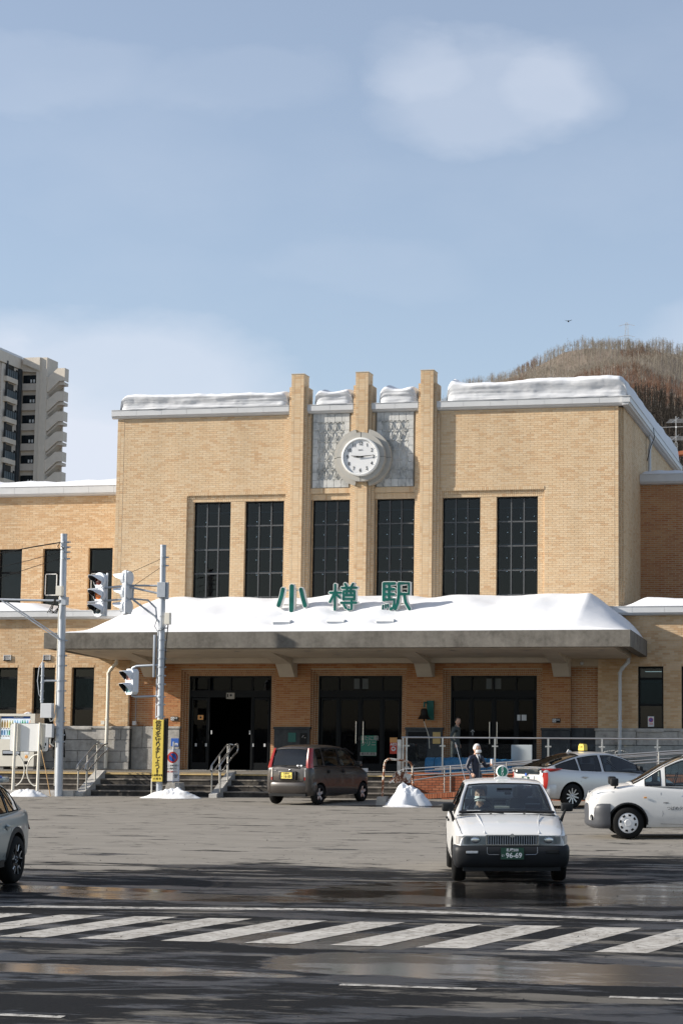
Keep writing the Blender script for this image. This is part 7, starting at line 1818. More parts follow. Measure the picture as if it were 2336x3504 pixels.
KC.seats([(.0, -.33, .62), (.0, .33, .62), (-.85, -.3, .6), (-.85, .3, .6)], h=.58); p = MB(); p.bevbox(.5, 1.0, -.62, .62, .9, 1.02, .03); KC.part(p, 'dashboard', 'dash_dark')
p = MB(); p.lathe([(.15, 0), (.17, .01), (.17, -.01), (.15, 0)], (0, 0, 0), 'x', 20); p.v = [(x+.42, y-.33, z+1.05) for x, y, z in p.v]; KC.part(p, 'steering_wheel', 'light_grey_box')

# ---------------------------------------------------------------- silver liftback taxi
PR = Car('liftback_taxi', 'silver liftback taxi with a small yellow roof lamp, seen from its right rear', 'taxi', 8.93, -8.28, R(43.9), [
    (-2.2, .36, .80, .60, .02), (-2.18, .31, .96, .70, .03), (-2.08, .27, 1.02, .79, .03), (-1.8, .23, 1.02, .845, .02), (-1.35, .2, .99, .875, .02), (-.4, .19, .945, .88, .02), (.5, .19, .90, .88, .02), (1.1, .19, .86, .878, .04), (1.6, .2, .78, .86, .06), (2.0, .23, .66, .80, .05), (2.2, .27, .56, .70, .03), (2.28, .32, .48, .56, .01)], 'paint_silver')
WHP = [(1.35, .32), (-1.35, .32)]
PR.body(WHP, .375)
PR.cabin([(1.45, .82, .64, .824, .64, .85), (1.3, .84, .72, .87, .66, .92), (.8, .88, .79, 1.14, .62, 1.18), (.35, .905, .80, 1.32, .585, 1.37), (-.05, .92, .80, 1.40, .57, 1.455), (-.4, .93, .80, 1.40, .565, 1.465), (-.9, .955, .795, 1.345, .565, 1.43), (-1.4, .985, .77, 1.22, .58, 1.32), (-1.8, 1.01, .73, 1.10, .61, 1.18), (-2.06, 1.03, .66, 1.045, .62, 1.06)],
    [(-.28, 1.08), (-1.02, -.38), (-1.75, -1.1)], (.38, 1.38), (-2.02, -.95), glassm='glass_car', rearm='glass_privacy', sidem=['glass_car', 'glass_privacy', 'glass_privacy'], inset=.94, t1=.05, t2=.92)
for wx in (1.35, -1.35):
    for y in (.78, -.78): PR.wheel(wx, y, .32, .2, 'ten', .68)
rows = []
for z, o_ in ((.28, -.06), (.32, .0), (.42, .03), (.55, .03), (.62, .0)):
    r = []
    for k in range(23):
        a = R(-90+180*k/22); ex = 3.; cx_ = abs(math.cos(a))**(2/ex); sy = abs(math.sin(a))**(2/ex)*(1 if a > 0 else -1); r.append((-1.86-(.34+o_)*cx_, (.845+o_*.4)*sy, z))
    rows.append(r[::-1])
p = MB(); p.grid(rows); PB_ = p.build('rear_bumper', 'paint_silver', PR.t, True, angle=60); p = MB(); p.box(-2.2, -2.05, -.6, .6, .24, .34); p.build('bumper_valance', 'black_plastic', PB_)
p = MB(); p.bevbox(-2.235, -2.15, -.55, .55, .885, 1.02, .02); p2 = PR.part(p, 'lower_rear_window', 'dark_glass', True); p = MB(); p.prism([(-2.29, 1.035), (-2.1, 1.06), (-2.05, 1.03), (-2.26, 1.01)], 'y', -.62, .62); PR.part(p, 'spoiler', 'paint_silver', True)
p = MB(); p.box(-2.24, -2.232, .42, .5, .93, .98); p.build('reflection_card', 'sign_white', p2)
p = MB(); p.bevbox(-2.235, -2.17, -.33, .33, .62, .84, .03); PR.part(p, 'plate_recess', 'paint_silver', True)
PR.plate(-2.245, .02, .73, '札幌300', '15-68', 'plate_green', 'sign_white', -1, kana='あ')
p = MB(); p.lathe([(0, -2.245), (.03, -2.245), (.042, -2.235)], (0, .02, .865), 'x', 18); PR.part(p, 'badge', 'sign_blue', True)
for sg in (1, -1):
    # slim boomerang: a falling strip on the corner and a dart that runs forward along the flank
    rows = []
    for j in range(10):
        v = j/9; z = .50+.42*v; w_ = .028+.05*math.sin(min(1, v*1.05)*2.6); yc = .715+.03*v
        r = [(-2.165-.02*(1-u)+.055*u*u, sg*(yc-w_+2*w_*u+.03*u), z+.015*u) for u in (0, .33, .66, 1)]; rows.append(r if sg < 0 else r[::-1])
    p = MB(); p.grid(rows); T_ = PR.part(p, 'tail_light', 'tail_red', True)
    rows = []
    for j in range(10):
        u = j/9; x = -2.2+.55*u; h_ = .055*(1-u)**.7+.004; yb = .64+.17*min(1, u*2.2)
        r = [(x, sg*(yb+.015), .985-h_+.04*u), (x, sg*(yb+.02), .985+.04*u), (x+.01, sg*(yb-.005), .985+h_*.8+.04*u)]; rows.append(r if sg > 0 else r[::-1])
    p = MB(); p.grid(rows); p.build('upper_dart', 'tail_red', T_, True)
    p = MB(); p.bevbox(-2.225, -2.19, *sorted((sg*.60, sg*.68)), .93, .985, .01); p.build('clear_lens', 'tail_clear', T_, True)
    p = MB(); p.bevbox(.72, .84, *sorted((sg*.84, sg*1.02)), .96, 1.08, .035); PR.part(p, 'door_mirror', 'black_plastic', True)
for pts in ([(1.02, .28), (1.08, .86)], [(-.3, .26), (-.32, .93)], [(-.62, .25), (-1.1, .7), (-1.08, .96)], [(1.02, .28), (-.3, .26), (-.62, .25)]): PR.line(pts)
for x in (-.1, -.95): p = MB(); p.ell((x, -.878, .80), .07, .012, .035, 12, 6); p.bevbox(x-.09, x+.09, -.91, -.885, .795, .82, .008); PR.part(p, 'door_handle', 'paint_silver', True)
PR.line([(.9, .35), (-.85, .42)], .01, 'sill_crease', 'paint_silver')
p = MB(); p.prism([(-.07, 1.46), (.07, 1.46), (.05, 1.50), (-.05, 1.50)], 'y', -.12, .12); RS2 = PR.part(p, 'roof_lamp_base', 'black_plastic')
rows = [[(-.42+.05*math.cos(a)*k, y*k, 1.50+h) for a in [0]] for y, k, h in ((0, 1, 0),)]
p = MB(); p.prism([(-.17, 1.49), (.17, 1.49), (.16, 1.60), (.1, 1.665), (-.12, 1.66), (-.165, 1.6)], 'x', -.48, -.36); p.v = [(x+.22 if False else x, y*.75, z) for x, y, z in p.v]; RL_ = PR.part(p, 'roof_lamp', 'yellow_sign', True)
for i, ch in enumerate('札幌'):
    o = text(ch, .06, 'lettering', 'sign_black', None, depth=.0005); o.parent = RL_; o.matrix_local = Matrix.Translation((-.4825, .04-.08*i, 1.58)) @ Matrix.Rotation(R(-90), 4, 'Z')
RS2.location = (-.42, 0, 0)
p = MB(); p.prism([(-.95, 1.44), (-.78, 1.46), (-.9, 1.52)], 'y', -.015, .015); PR.part(p, 'fin_aerial', 'paint_silver')
p = MB(); p.tube([(-2.0, .3, 1.09), (-1.6, .1, 1.24), (-1.2, .0, 1.37)], .009, 5); PR.part(p, 'rear_wiper', 'black_plastic', True)
for y in (-.56, -.50): p = MB(); p.ell((-1.86, y, 1.135), .03, .025, .008, 8, 5); PR.part(p, 'window_sticker', 'sign_white', True)
PR.seats([(.0, -.38, .5), (.0, .38, .5), (-.95, -.35, .5), (-.95, .35, .5)], h=.62); p = MB(); p.bevbox(.6, 1.2, -.72, .72, .8, .96, .03); PR.part(p, 'dashboard', 'dash_dark')

# ---------------------------------------------------------------- tall white taxi entering from the right
WT_ = Car('minivan_taxi', 'tall white minivan taxi with grey bumper and a blue swallow on its door', 'taxi', 12.69, -20.51, math.atan2(-.22, -.975), [
    (-2.1, .3, .95, .70, .02), (-1.6, .22, 1.0, .82, .02), (-.8, .2, 1.0, .845, .02), (.2, .2, 1.0, .8475, .02), (.75, .2, 1.02, .845, .02), (1.15, .2, 1.03, .84, .05), (1.6, .22, .97, .82, .08), (1.9, .26, .90, .76, .08), (2.06, .3, .82, .67, .05), (2.12, .34, .74, .56, .02)], 'paint_white')
WHT = [(1.37, .315), (-1.37, .315)]
WT_.body(WHT, .375)
WT_.cabin([(1.3, 1.03, .60, 1.034, .60, 1.09), (1.15, 1.03, .72, 1.1, .62, 1.15), (.6, 1.02, .80, 1.43, .66, 1.47), (.2, 1.01, .81, 1.58, .66, 1.63), (-.3, 1.0, .81, 1.63, .66, 1.69), (-1.2, 1.0, .81, 1.62, .66, 1.69), (-1.75, 1.0, .79, 1.55, .66, 1.62), (-1.98, 1.0, .74, 1.2, .68, 1.25), (-2.05, 1.0, .72, 1.02, .69, 1.04)],
    [(-.25, .62), (.72, 1.02), (-1.25, -.35), (-1.85, -1.33)], (.22, 1.24), (-2.04, -1.82), glassm='glass_car', sidem=['glass_car', 'glass_car', 'glass_privacy', 'glass_privacy'], inset=.92, t1=.06, t2=.94)
for wx in (1.37, -1.37):
    for y in (.75, -.75): WT_.wheel(wx, y, .315, .19, 'cover', .68)
rows = []
for z, o_ in ((.2, -.08), (.24, .0), (.3, .03), (.4, .02), (.5, .03), (.6, .025), (.67, -.0), (.69, -.05)):
    r = []
    for k in range(25):
        a = R(-90+180*k/24); ex = 2.6; cx_ = abs(math.cos(a))**(2/ex); sy = abs(math.sin(a))**(2/ex)*(1 if a > 0 else -1); r.append((1.72+(.42+o_)*cx_, (.825+o_*.5)*sy, z))
    rows.append(r)
p = MB(); p.grid(rows); FB = p.build('front_bumper', 'bumper_grey', WT_.t, True, angle=60)
arches(WT_, [WHT[0]], .375, 'black_plastic', .03)
for sg in (1, -1):
    rows = []
    for j in range(6):
        v = j/5; z = .70+.2*v; r = []
        for i in range(8):
            u = i/7; x = 2.09-.42*u**1.4-.05*v-(.0); y = .52+.26*u**.6
            r.append((x+.02, sg*(y+.02*(1-v)), z+.03*u))
        rows.append(r if sg > 0 else r[::-1])
    p = MB(); p.grid(rows); H = WT_.part(p, 'headlight', 'lamp_lens', True); p = MB(); p.grid([[(a-.02, b*.985, c) for a, b, c in r] for r in rows]); p.build('headlight_bowl', 'reflector', H, True)
    p = MB(); p.ell((1.98, sg*.66, .79), .03, .05, .05, 12, 8); p.build('projector', 'chrome', H, True)
    p = MB(); p.ell((2.07, sg*.62, .42), .04, .06, .06, 12, 8); p.build('fog_lamp_well', 'black_plastic', FB, True); p = MB(); p.lathe([(0, 2.1), (.035, 2.1), (.045, 2.08)], (0, sg*.63, .41), 'x', 14); p.build('fog_lamp', 'reflector', FB, True)
    # fender mirrors on the bonnet
    xm = 1.62 if sg > 0 else 1.55; p = MB(); p.tube([(xm, sg*.66, .98), (xm-.02, sg*.67, 1.05)], .02, 8); Mi = WT_.part(p, 'fender_mirror', 'black_plastic', True)
    p = MB(); p.bevbox(xm-.07, xm+.09, *sorted((sg*.60, sg*.76)), 1.03, 1.19, .035); p.build('mirror_housing', 'black_plastic', Mi, True, angle=60)
for pts in ([(.72, .3), (.68, .5), (.72, .9), (.66, 1.0)], [(-.3, .27), (-.3, .98)], [(.72, .3), (-.3, .27), (-1.0, .28)]): WT_.line(pts)
WT_.line([(.9, .22), (-1.0, .22)], .03, 'sill', 'cream_paint')
p = MB(); p.bevbox(1.0, 1.06, .842, .856, .80, .83, .005); WT_.part(p, 'side_repeater', 'amber')
def door_text(txt, size, x, z, mat, bold=0, name='lettering'):
    o = text(txt, size, name, mat, None, depth=.0006, bold=bold); o.parent = WT_.t; y = WT_.half_w(x, z)+.004
    o.matrix_local = Matrix.Translation((x, y, z)) @ Matrix.Rotation(R(180), 4, 'Z') @ Matrix.Rotation(0, 4, 'X')
door_text('つばめタクシー 707(ハイヤー)', .082, .06, .60, 'granite_dark'); door_text('HYBRID', .03, .62, .71, 'granite_dark', .001)
p = MB(); 
P_ = [(0, 0), (.05, .03), (.1, .07), (.06, .0), (.12, -.01), (.05, -.03), (.0, -.035), (-.07, -.05), (-.02, -.02), (-.08, -.02)]
p.prism([(.24-x, .86+z) for x, z in P_], 'y', WT_.half_w(.24, .86)+.002, WT_.half_w(.24, .86)+.004); WT_.part(p, 'swallow_logo', 'sign_blue')
WT_.seats([(-.15, -.38, .7), (-.15, .38, .7), (-1.0, 0, .7)], h=.62); p = MB(); p.bevbox(.45, 1.0, -.72, .72, .95, 1.08, .03); WT_.part(p, 'dashboard', 'dash_dark')
p = MB(); p.lathe([(.17, 0), (.185, .01), (.185, -.01), (.17, 0)], (0, 0, 0), 'x', 20); p.v = [(x+.3+z*-.3, y-.38, z+1.1) for x, y, z in p.v]; WT_.part(p, 'steering_wheel', 'black_plastic')
p = MB(); p.tube([(1.2, .5, 1.06), (1.0, .1, 1.18)], .008, 5); WT_.part(p, 'wiper', 'rubber')

# ---------------------------------------------------------------- grey crossover at the left edge
SV = Car('crossover', 'grey-green crossover with black wheel arch cladding, cut off by the left edge', 'car', 3.37, -34.47, R(-83.4), [
    (-2.18, .4, .95, .60, .02), (-2.14, .34, 1.03, .74, .02), (-1.95, .28, 1.04, .82, .02), (-1.5, .27, 1.02, .87, .02), (-.5, .27, .98, .89, .02), (.5, .27, .95, .89, .02), (1.3, .28, .93, .88, .05), (1.8, .3, .84, .83, .07), (2.1, .35, .74, .74, .04), (2.22, .42, .64, .6, .01)], 'paint_grey')
WHS = [(1.34, .345), (-1.30, .345)]
SV.body(WHS, .40)
SV.cabin([(1.25, .95, .66, .955, .66, .99), (1.1, .955, .76, 1.0, .68, 1.04), (.6, .965, .80, 1.3, .62, 1.34), (.1, .975, .81, 1.47, .60, 1.52), (-.6, .99, .81, 1.5, .60, 1.56), (-1.2, 1.01, .80, 1.44, .60, 1.51), (-1.6, 1.03, .77, 1.3, .62, 1.37), (-1.9, 1.03, .73, 1.12, .65, 1.16), (-2.05, 1.02, .70, 1.04, .66, 1.05)],
    [(-.25, .85), (-1.05, -.35), (-1.6, -1.12)], (.15, 1.2), (-2.0, -1.45), glassm='glass_car', rearm='glass_privacy', sidem=['glass_car', 'glass_privacy', 'glass_privacy'], t2=.9)
for wx in (1.34, -1.30):
    for y in (.79, -.79): SV.wheel(wx, y, .345, .2, 'black', .70)
arches(SV, WHS, .40, 'black_plastic', .075, -12, 192)
SV.line([(.8, .3), (-.75, .33)], .14, 'sill_cladding', 'black_plastic')
for pts in ([(-.3, .4), (-.3, .98)], [(-.75, .42), (-1.05, .8), (-1.02, 1.0)]): SV.line(pts)
for sg in (1, -1):
    rows = []
    for j in range(8):
        v = j/7; z = .74+.27*v; r = []
        for i in range(6):
            u = i/5; r.append((-2.17+.30*u*(.35+.65*v)+.06*v, sg*(.62+.19*u**.6), z))
        rows.append(r if sg < 0 else r[::-1])
    p = MB(); p.grid(rows); SV.part(p, 'tail_light', 'tail_red', True)
for x in (-.85, .1):
    for sg in (1, -1): p = MB(); p.ell((x, sg*.885, .83), .07, .012, .045, 12, 6); p.bevbox(x-.1, x+.07, *sorted((sg*.89, sg*.925)), .83, .86, .01); SV.part(p, 'door_handle', 'paint_grey', True)
p = MB(); p.bevbox(-1.85, -1.55, -.55, .55, 1.44, 1.52, .03); SV.part(p, 'roof_spoiler', 'paint_grey', True)
p = MB(); p.tube([(.1, .62, 1.54), (-.6, .62, 1.6), (-1.25, .62, 1.53)], .022, 8); SV.part(p, 'roof_rail', 'sign_blue', True)
SV.seats([(.0, -.38, .6), (.0, .38, .6), (-.9, -.35, .6), (-.9, .35, .6)])
# ================================================================== PEOPLE  (local frame: facing +x, left = +y, z up)
def skin_body(t, verts, edges, mats, bonemat, name='body'):
    """one continuous surface grown round a skeleton; verts {name:(x,y,z,r)}; edges list; bonemat: edge -> material slot"""
    names = list(verts); idx = {n: i for i, n in enumerate(names)}
    me = bpy.data.meshes.new(name); me.from_pydata([verts[n][:3] for n in names], [(idx[a], idx[b]) for a, b in edges], [])
    o = bpy.data.objects.new('tmpbody', me); COL.objects.link(o)
    md = o.modifiers.new('skin', 'SKIN'); md.use_smooth_shade = True; md.branch_smoothing = .6
    for n in names:
        r = verts[n][3]; sv = me.skin_vertices[0].data[idx[n]]; sv.radius = r if isinstance(r, tuple) else (r, r); sv.use_root = (n == 'pelvis')
    sb = o.modifiers.new('sub', 'SUBSURF'); sb.levels = 2; sb.render_levels = 2
    dg = bpy.context.evaluated_depsgraph_get(); m2 = bpy.data.meshes.new_from_object(o.evaluated_get(dg)); bpy.data.objects.remove(o); m2.name = name
    m2.materials.clear()
    for mt in mats: m2.materials.append(MATS[mt])
    B = [(Vector(verts[a][:3]), Vector(verts[b][:3]), bonemat[(a, b)]) for a, b in edges]
    for p in m2.polygons:
        c = p.center; best = (1e9, 0)
        for a, b, mi in B:
            ab = b-a; tt = max(0, min(1, (c-a).dot(ab)/ab.length_squared)); d = (a+ab*tt-c).length
            if d < best[0]: best = (d, mi)
        p.material_index = best[1]
    m2.polygons.foreach_set('use_smooth', [True]*len(m2.polygons))
    return link(name, m2, t)
def xf(mb, M): mb.v = [tuple(M @ Vector(v)) for v in mb.v]; return mb
def head(t, c, yaw, pitch=0, hair='hair_black', mask=False, bald=0.):
    """head centre c, looking along +x turned by yaw"""
    M = Matrix.Translation(c) @ Matrix.Rotation(yaw, 4, 'Z') @ Matrix.Rotation(pitch, 4, 'Y')
    mb = MB(); rows = []
    # skull and face as a deformed ball, with nose, brow and chin
    n, m_ = 24, 18
    for j in range(m_+1):
        th = math.pi*j/m_; r = []
        for i in range(n):
            a = 2*math.pi*i/n; x, y, z = math.sin(th)*math.cos(a), math.sin(th)*math.sin(a), math.cos(th)
            X = x*.098; Y = y*.076; Z = z*.122
            if z < 0: Y *= 1-.28*z*z; X *= 1-(.16*z*z if x < 0 else .02)
            if x > 0:
                f = math.exp(-(y/.16)**2); X += .024*f*math.exp(-((z+.12)/.14)**2); X += .006*f*math.exp(-((z+.62)/.14)**2) + .008*math.exp(-(y/.5)**2)*math.exp(-((z+.9)/.15)**2)
                X -= .010*math.exp(-((abs(y)-.38)/.14)**2)*math.exp(-((z-.05)/.12)**2); X += .006*math.exp(-((z-.24)/.1)**2)
            r.append((X, Y, Z))
        rows.append(r)
    mb.grid(rows, close=True)
    for sg in (-1, 1): mb.ell((-.005, sg*.078, -.012), .022, .01, .034, 10, 8)
    H = xf(mb, M).build('head', 'skin', t, True)
    e = MB()
    for sg in (-1, 1): e.ell((.088, sg*.031, .008), .008, .013, .006, 8, 6)
    xf(e, M).build('eyes', 'sign_black', H, True)
    if not mask: e = MB(); e.ell((.094, 0, -.066), .008, .024, .005, 10, 6); xf(e, M).build('mouth', 'sign_red', H, True)
    hb = MB(); rows = []
    for j in range(13):
        th = math.pi*.52*j/12; r = []
        for i in range(28):
            a = 2*math.pi*i/28; lim = 1.0 if math.cos(a) < .35 else (.52 if hair != 'hair_white' else .55)
            t2 = th*lim; x, y, z = math.sin(t2)*math.cos(a), math.sin(t2)*math.sin(a), math.cos(t2)
            k = 1.10+.05*mnoise.noise(Vector((x*6, y*6, z*6))); r.append((x*.098*k-.004, y*.079*k, z*.122*k))
        rows.append(r)
    hb.grid(rows, close=True); xf(hb, M).build('hair', hair, H, True)
    if mask:
        k_ = MB(); rows = []
        for j in range(7):
            z = -.018-.078*j/6; r = []
            for i in range(11):
                a = R(-78+156*i/10); rr_ = .108+.012*math.cos(a)*math.sin(math.pi*j/6)+(.018*math.exp(-(a/.3)**2) if j < 5 else .006); r.append((rr_*math.cos(a)-.006-.1*max(0, -z-.07), .80*rr_*math.sin(a)*(1-.9*max(0, -z-.06)), z))
            rows.append(r)
        k_.grid(rows); xf(k_, M).build('face_mask', 'mask_white', H, True)
        k_ = MB()
        for sg in (-1, 1): k_.tube([(.02, sg*.084, -.03), (-.005, sg*.088, .0)], .002, 4); k_.tube([(.02, sg*.08, -.08), (-.005, sg*.087, -.03)], .002, 4)
        xf(k_, M).build('mask_loops', 'mask_white', H)
    return H
def hand_mesh(t, wrist, direction, palm, curl=.5, thumb=1, mat='skin', s=1.):
    """palm plus five tapering, bent fingers; direction: along the hand, palm: the way the palm faces"""
    d = Vector(direction).normalized(); p = Vector(palm); p = (p-d*p.dot(d)).normalized(); sd = d.cross(p)*thumb; w = Vector(wrist)
    M = Matrix(((d.x, sd.x, -p.x, w.x), (d.y, sd.y, -p.y, w.y), (d.z, sd.z, -p.z, w.z), (0, 0, 0, 1)))
    mb = MB(); mb.tube([(-.03, 0, 0), (0, 0, 0), (.02, 0, 0)], [.026*s, .026*s, .028*s], 10); mb.ell((.045*s, 0, 0), .05*s, .042*s, .017*s, 14, 8)
    for i, (L, r) in enumerate(((.068, .0085), (.078, .009), (.073, .0085), (.056, .0075))):
        y = (.03-.02*i)*s; pts = [Vector((.07*s, y, 0))]; a = 0
        for seg in (.42, .33, .25): a += curl*1.1; pts.append(pts[-1]+Vector((math.cos(a), 0, -math.sin(a)))*L*seg*s)
        mb.tube(pts, [r*s, r*.95*s, r*.85*s, r*.6*s], 7)
    a = .3; mb.tube([(.02*s, .03*s, 0), (.05*s, .055*s, -.012*s), (.075*s, .058*s, -.03*s), (.09*s, .05*s, -.04*s)], [.012*s, .011*s, .0095*s, .006*s], 7)
    xf(mb, M); return mb.build('hand', mat, t, True)
def person(label, loc, rz, H, arms, legs, mats, hair, look=0., pitch=0., mask=False, lean=0., coat=True, name='person'):
    """arms: {side: (elbow, wrist, hand dir, palm, curl)}, heights in metres for a figure H tall"""
    k = H/1.72; t = thing(name, label, 'person', loc, rz)
    V = {'pelvis': (0, 0, .92*k, (.125, .155)), 'waist': (lean*.4, 0, 1.06*k, (.12, .15)), 'chest': (lean*.8, 0, 1.27*k, (.125, .175)), 'neckbase': (lean, 0, 1.42*k, (.07, .085)), 'neck': (lean+.015, 0, 1.50*k, .05), 'headbase': (lean+.025, 0, 1.56*k, .05)}
    E_ = [('pelvis', 'waist'), ('waist', 'chest'), ('chest', 'neckbase'), ('neckbase', 'neck'), ('neck', 'headbase')]
    BM = {e: 1 for e in E_}; BM[('neckbase', 'neck')] = 0; BM[('neck', 'headbase')] = 0
    for sd, sg in (('L', 1), ('R', -1)):
        el, wr, hd, pm, cu = arms[sd]
        V['sh'+sd] = (lean*.9, sg*.175, 1.385*k, .068); V['el'+sd] = el + (.048,); V['wr'+sd] = wr + (.036,)
        for e in (('neckbase', 'sh'+sd), ('sh'+sd, 'el'+sd), ('el'+sd, 'wr'+sd)): E_.append(e); BM[e] = 1
        hip, kn, an, toe = legs[sd]
        V['hip'+sd] = hip+(.095,); V['kn'+sd] = kn+(.062,); V['an'+sd] = an+(.045,); V['toe'+sd] = toe+(.036,)
        for e, mi in ((('pelvis', 'hip'+sd), 1 if coat else 2), (('hip'+sd, 'kn'+sd), 2), (('kn'+sd, 'an'+sd), 2), (('an'+sd, 'toe'+sd), 3)): E_.append(e); BM[e] = mi
    skin_body(t, V, E_, mats, BM)
    hc = Vector((lean+.045, 0, 1.605*k)); head(t, hc, look, pitch, hair, mask)
    for sd, sg in (('L', 1), ('R', -1)):
        el, wr, hd, pm, cu = arms[sd]; hand_mesh(t, wr, hd, pm, cu, sg)
    return t
def std_legs(k, spread=.09, step=.0): return {'L': ((0, spread, .86*k), (.03+step, spread+.01, .48*k), (-.02+step, spread+.01, .09), (.14+step, spread+.03, .045)), 'R': ((0, -spread, .86*k), (.02-step, -spread-.01, .48*k), (-.03-step, -spread-.01, .09), (.13-step, -spread-.03, .045))}
# older man with a paper cup, between the taxis
hx = 6.53; hy = -12.5; ang = R(-38)
PM = person('white-haired man in navy jacket, tie and face mask, holding a white paper cup', (hx, hy, gz(hy)), ang, 1.70, {
    'L': ((.06, .27, 1.14), (.30, .235, 1.20), (.55, -.05, .5), (0, -1, .0), .75),
    'R': ((-.04, -.27, 1.12), (.14, -.24, .97), (.7, .15, -.55), (0, 1, -.2), .9)}, std_legs(.99), ['skin', 'cloth_navy', 'trousers', 'black_plastic'], 'hair_white', look=R(12), mask=True)
p = MB(); p.tube([(.0, 0, .82), (.0, 0, .90), (0, 0, 1.0)], [(.155), (.158), .15], 20); p.v = [(x*.86, y*1.12, z) for x, y, z in p.v]; p.build('jacket_hem', 'cloth_navy', PM, True)
p = MB(); p.prism([(-.055, 1.45), (.055, 1.45), (.0, 1.22)], 'x', .105, .135); p.v = [(x+.03*(1.45-z)/.2-.04*(z > 1.4), y, z) for x, y, z in p.v]; SH_ = p.build('shirt_front', 'sign_white', PM)
p = MB(); p.tube([(.075, .05, 1.47), (.115, .0, 1.41), (.075, -.05, 1.47)], .014, 6); p.build('collar', 'sign_white', PM, True)
p = MB(); p.prism([(-.014, 1.415), (.014, 1.415), (.024, 1.24), (-.024, 1.24)], 'x', .138, .146); p.v = [(x+.03*(1.45-z)/.2-.03*(z > 1.4), y, z) for x, y, z in p.v]; p.build('necktie', 'sign_black', PM)
p = MB(); p.tube([(.148, 0, 1.22), (.142, 0, 1.05), (.13, 0, .86)], .004, 4); p.build('zip', 'galvanised', PM); p = MB(); p.box(.14, .15, .07, .13, 1.255, 1.262); p.build('pen_clip', 'chrome', PM)
CU = thing('paper_cup', 'small white paper cup held up in the hand of the white-haired man', 'cup', (hx, hy, gz(hy)), ang)
p = MB(); p.lathe([(0, -.045), (.03, -.045), (.038, .05), (.041, .052), (.041, .062), (.036, .066), (0, .068)], (.378, .205, 1.27), 'z', 18); p.build('cup_body', 'sign_white', CU, True, angle=50)
# man by the door
PD = person('dark-haired man in a long charcoal jacket standing by the right doorway, looking back', (3.78, -2.5, .85), R(-12), 1.72, {
    'L': ((-.08, .25, 1.12), (.02, .27, .88), (.1, 0, -1), (-.2, -1, 0), .6),
    'R': ((-.06, -.24, 1.12), (.10, -.22, .90), (.5, 0, -.8), (0, 1, 0), .8)}, std_legs(1., .08, .07), ['skin', 'cloth_grey', 'cloth_grey', 'black_plastic'], 'hair_black', look=R(-42), lean=.03)
p = MB(); p.tube([(.0, 0, .62), (.0, 0, .8), (0, 0, 1.02)], [.165, .165, .155], 20); p.v = [(x*.82, y*1.05, z) for x, y, z in p.v]; p.build('jacket_skirt', 'cloth_grey', PD, True)
p = MB(); p.tube([(.03, 0, 1.44), (.04, 0, 1.5)], [.066, .058], 14); p.build('jacket_collar', 'cloth_grey', PD, True)
# figure behind the steel pole
PB2 = person('figure in a long black coat mostly hidden behind the thick steel pole', (-9.32, -2.0, .85), R(150), 1.6, {
    'L': ((-.05, .26, 1.05), (.05, .3, .82), (.1, 0, -1), (0, -1, 0), .5),
    'R': ((.05, -.27, 1.02), (.22, -.3, .88), (.6, 0, -.8), (0, 1, 0), .5)}, std_legs(.93), ['skin', 'cloth_black', 'trousers', 'black_plastic'], 'hair_black', lean=.04)
p = MB(); p.tube([(.0, 0, .42), (.0, 0, .7), (.0, 0, 1.0), (.01, 0, 1.2)], [.21, .2, .165, .15], 20); p.v = [(x*.9, y*1.05, z) for x, y, z in p.v]; p.build('coat_skirt', 'cloth_black', PB2, True)
BG = thing('shoulder_bag', 'black shoulder bag hanging by the figure behind the steel pole', 'bag', (-9.32, -2.0, .85), R(150)); p = MB(); p.bevbox(.05, .16, -.34, -.16, .72, 1.05, .02); p.v = [(x+(z-.9)*.35+.12, y, z+.12) for x, y, z in p.v]; p.build('bag_body', 'black_plastic', BG); p = MB(); p.tube([(.2, -.25, 1.1), (.05, -.2, 1.4), (-.1, -.15, 1.2)], .012, 5); p.build('strap', 'black_plastic', BG, True)
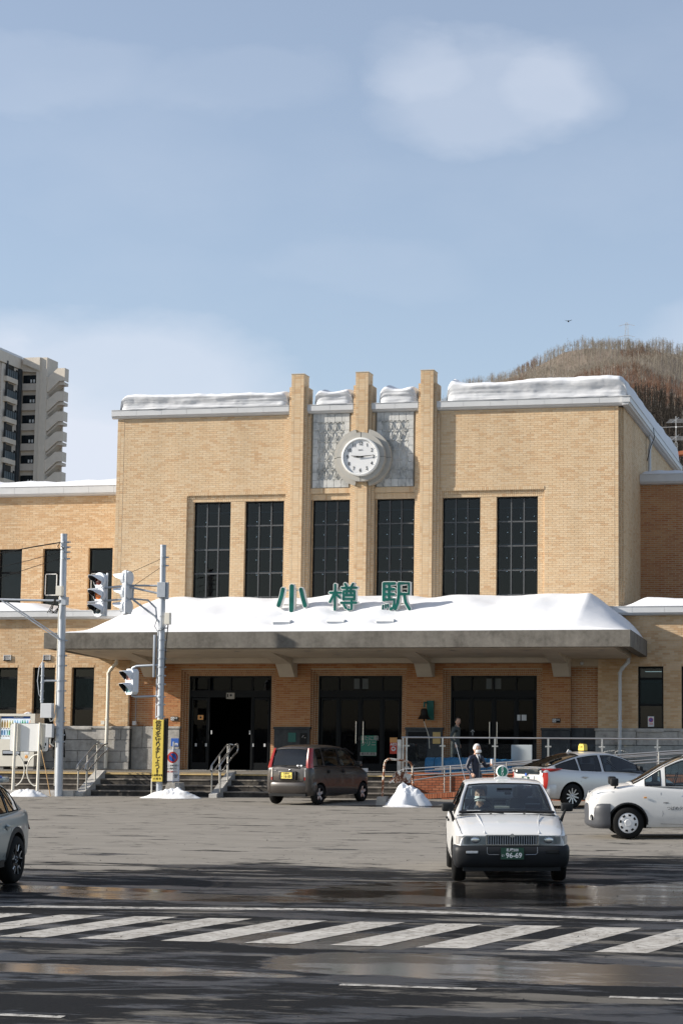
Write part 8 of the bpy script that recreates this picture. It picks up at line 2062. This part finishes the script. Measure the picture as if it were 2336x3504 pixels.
# taxi driver, seated (same frame as the taxi)
DR = thing('driver', 'taxi driver in dark cap-like hair and white mask at the wheel of the white sedan', 'person', tuple(TX.t.location), TX.t.rotation_euler.z)
DR.name = 'person'; DR['label'] = 'masked driver sitting behind the windscreen of the front white taxi'
yy = -.36
V = {'pelvis': (-.12, yy, .55, (.12, .15)), 'waist': (-.14, yy, .70, (.11, .14)), 'chest': (-.14, yy, .88, (.115, .17)), 'neckbase': (-.12, yy, 1.02, (.07, .08)), 'neck': (-.10, yy, 1.09, .05), 'headbase': (-.08, yy, 1.14, .05),
     'hipL': (-.05, yy+.09, .54, .085), 'hipR': (-.05, yy-.09, .54, .085), 'knL': (.38, yy+.12, .58, .06), 'knR': (.38, yy-.12, .58, .06), 'anL': (.66, yy+.12, .32, .045), 'anR': (.66, yy-.12, .32, .045),
     'shL': (-.12, yy+.175, .985, .065), 'shR': (-.12, yy-.175, .985, .065), 'elL': (.0, yy+.24, .80, .045), 'elR': (.0, yy-.24, .80, .045), 'wrL': (.2, yy+.14, .93, .034), 'wrR': (.2, yy-.14, .93, .034)}
E_ = [('pelvis', 'waist'), ('waist', 'chest'), ('chest', 'neckbase'), ('neckbase', 'neck'), ('neck', 'headbase'), ('pelvis', 'hipL'), ('pelvis', 'hipR'), ('hipL', 'knL'), ('hipR', 'knR'), ('knL', 'anL'), ('knR', 'anR'), ('neckbase', 'shL'), ('neckbase', 'shR'), ('shL', 'elL'), ('shR', 'elR'), ('elL', 'wrL'), ('elR', 'wrR')]
BM = {e: 1 for e in E_}; BM[('neckbase', 'neck')] = 0; BM[('neck', 'headbase')] = 0
for e in (('hipL', 'knL'), ('hipR', 'knR'), ('knL', 'anL'), ('knR', 'anR')): BM[e] = 2
skin_body(DR, V, E_, ['skin', 'cloth_navy', 'trousers'], BM); head(DR, Vector((-.06, yy, 1.205)), R(-8), 0, 'hair_black', True)
for sg in (1, -1): hand_mesh(DR, (.2, yy+sg*.14, .93), (.8, 0, .3), (0, -sg, 0), .9, sg)
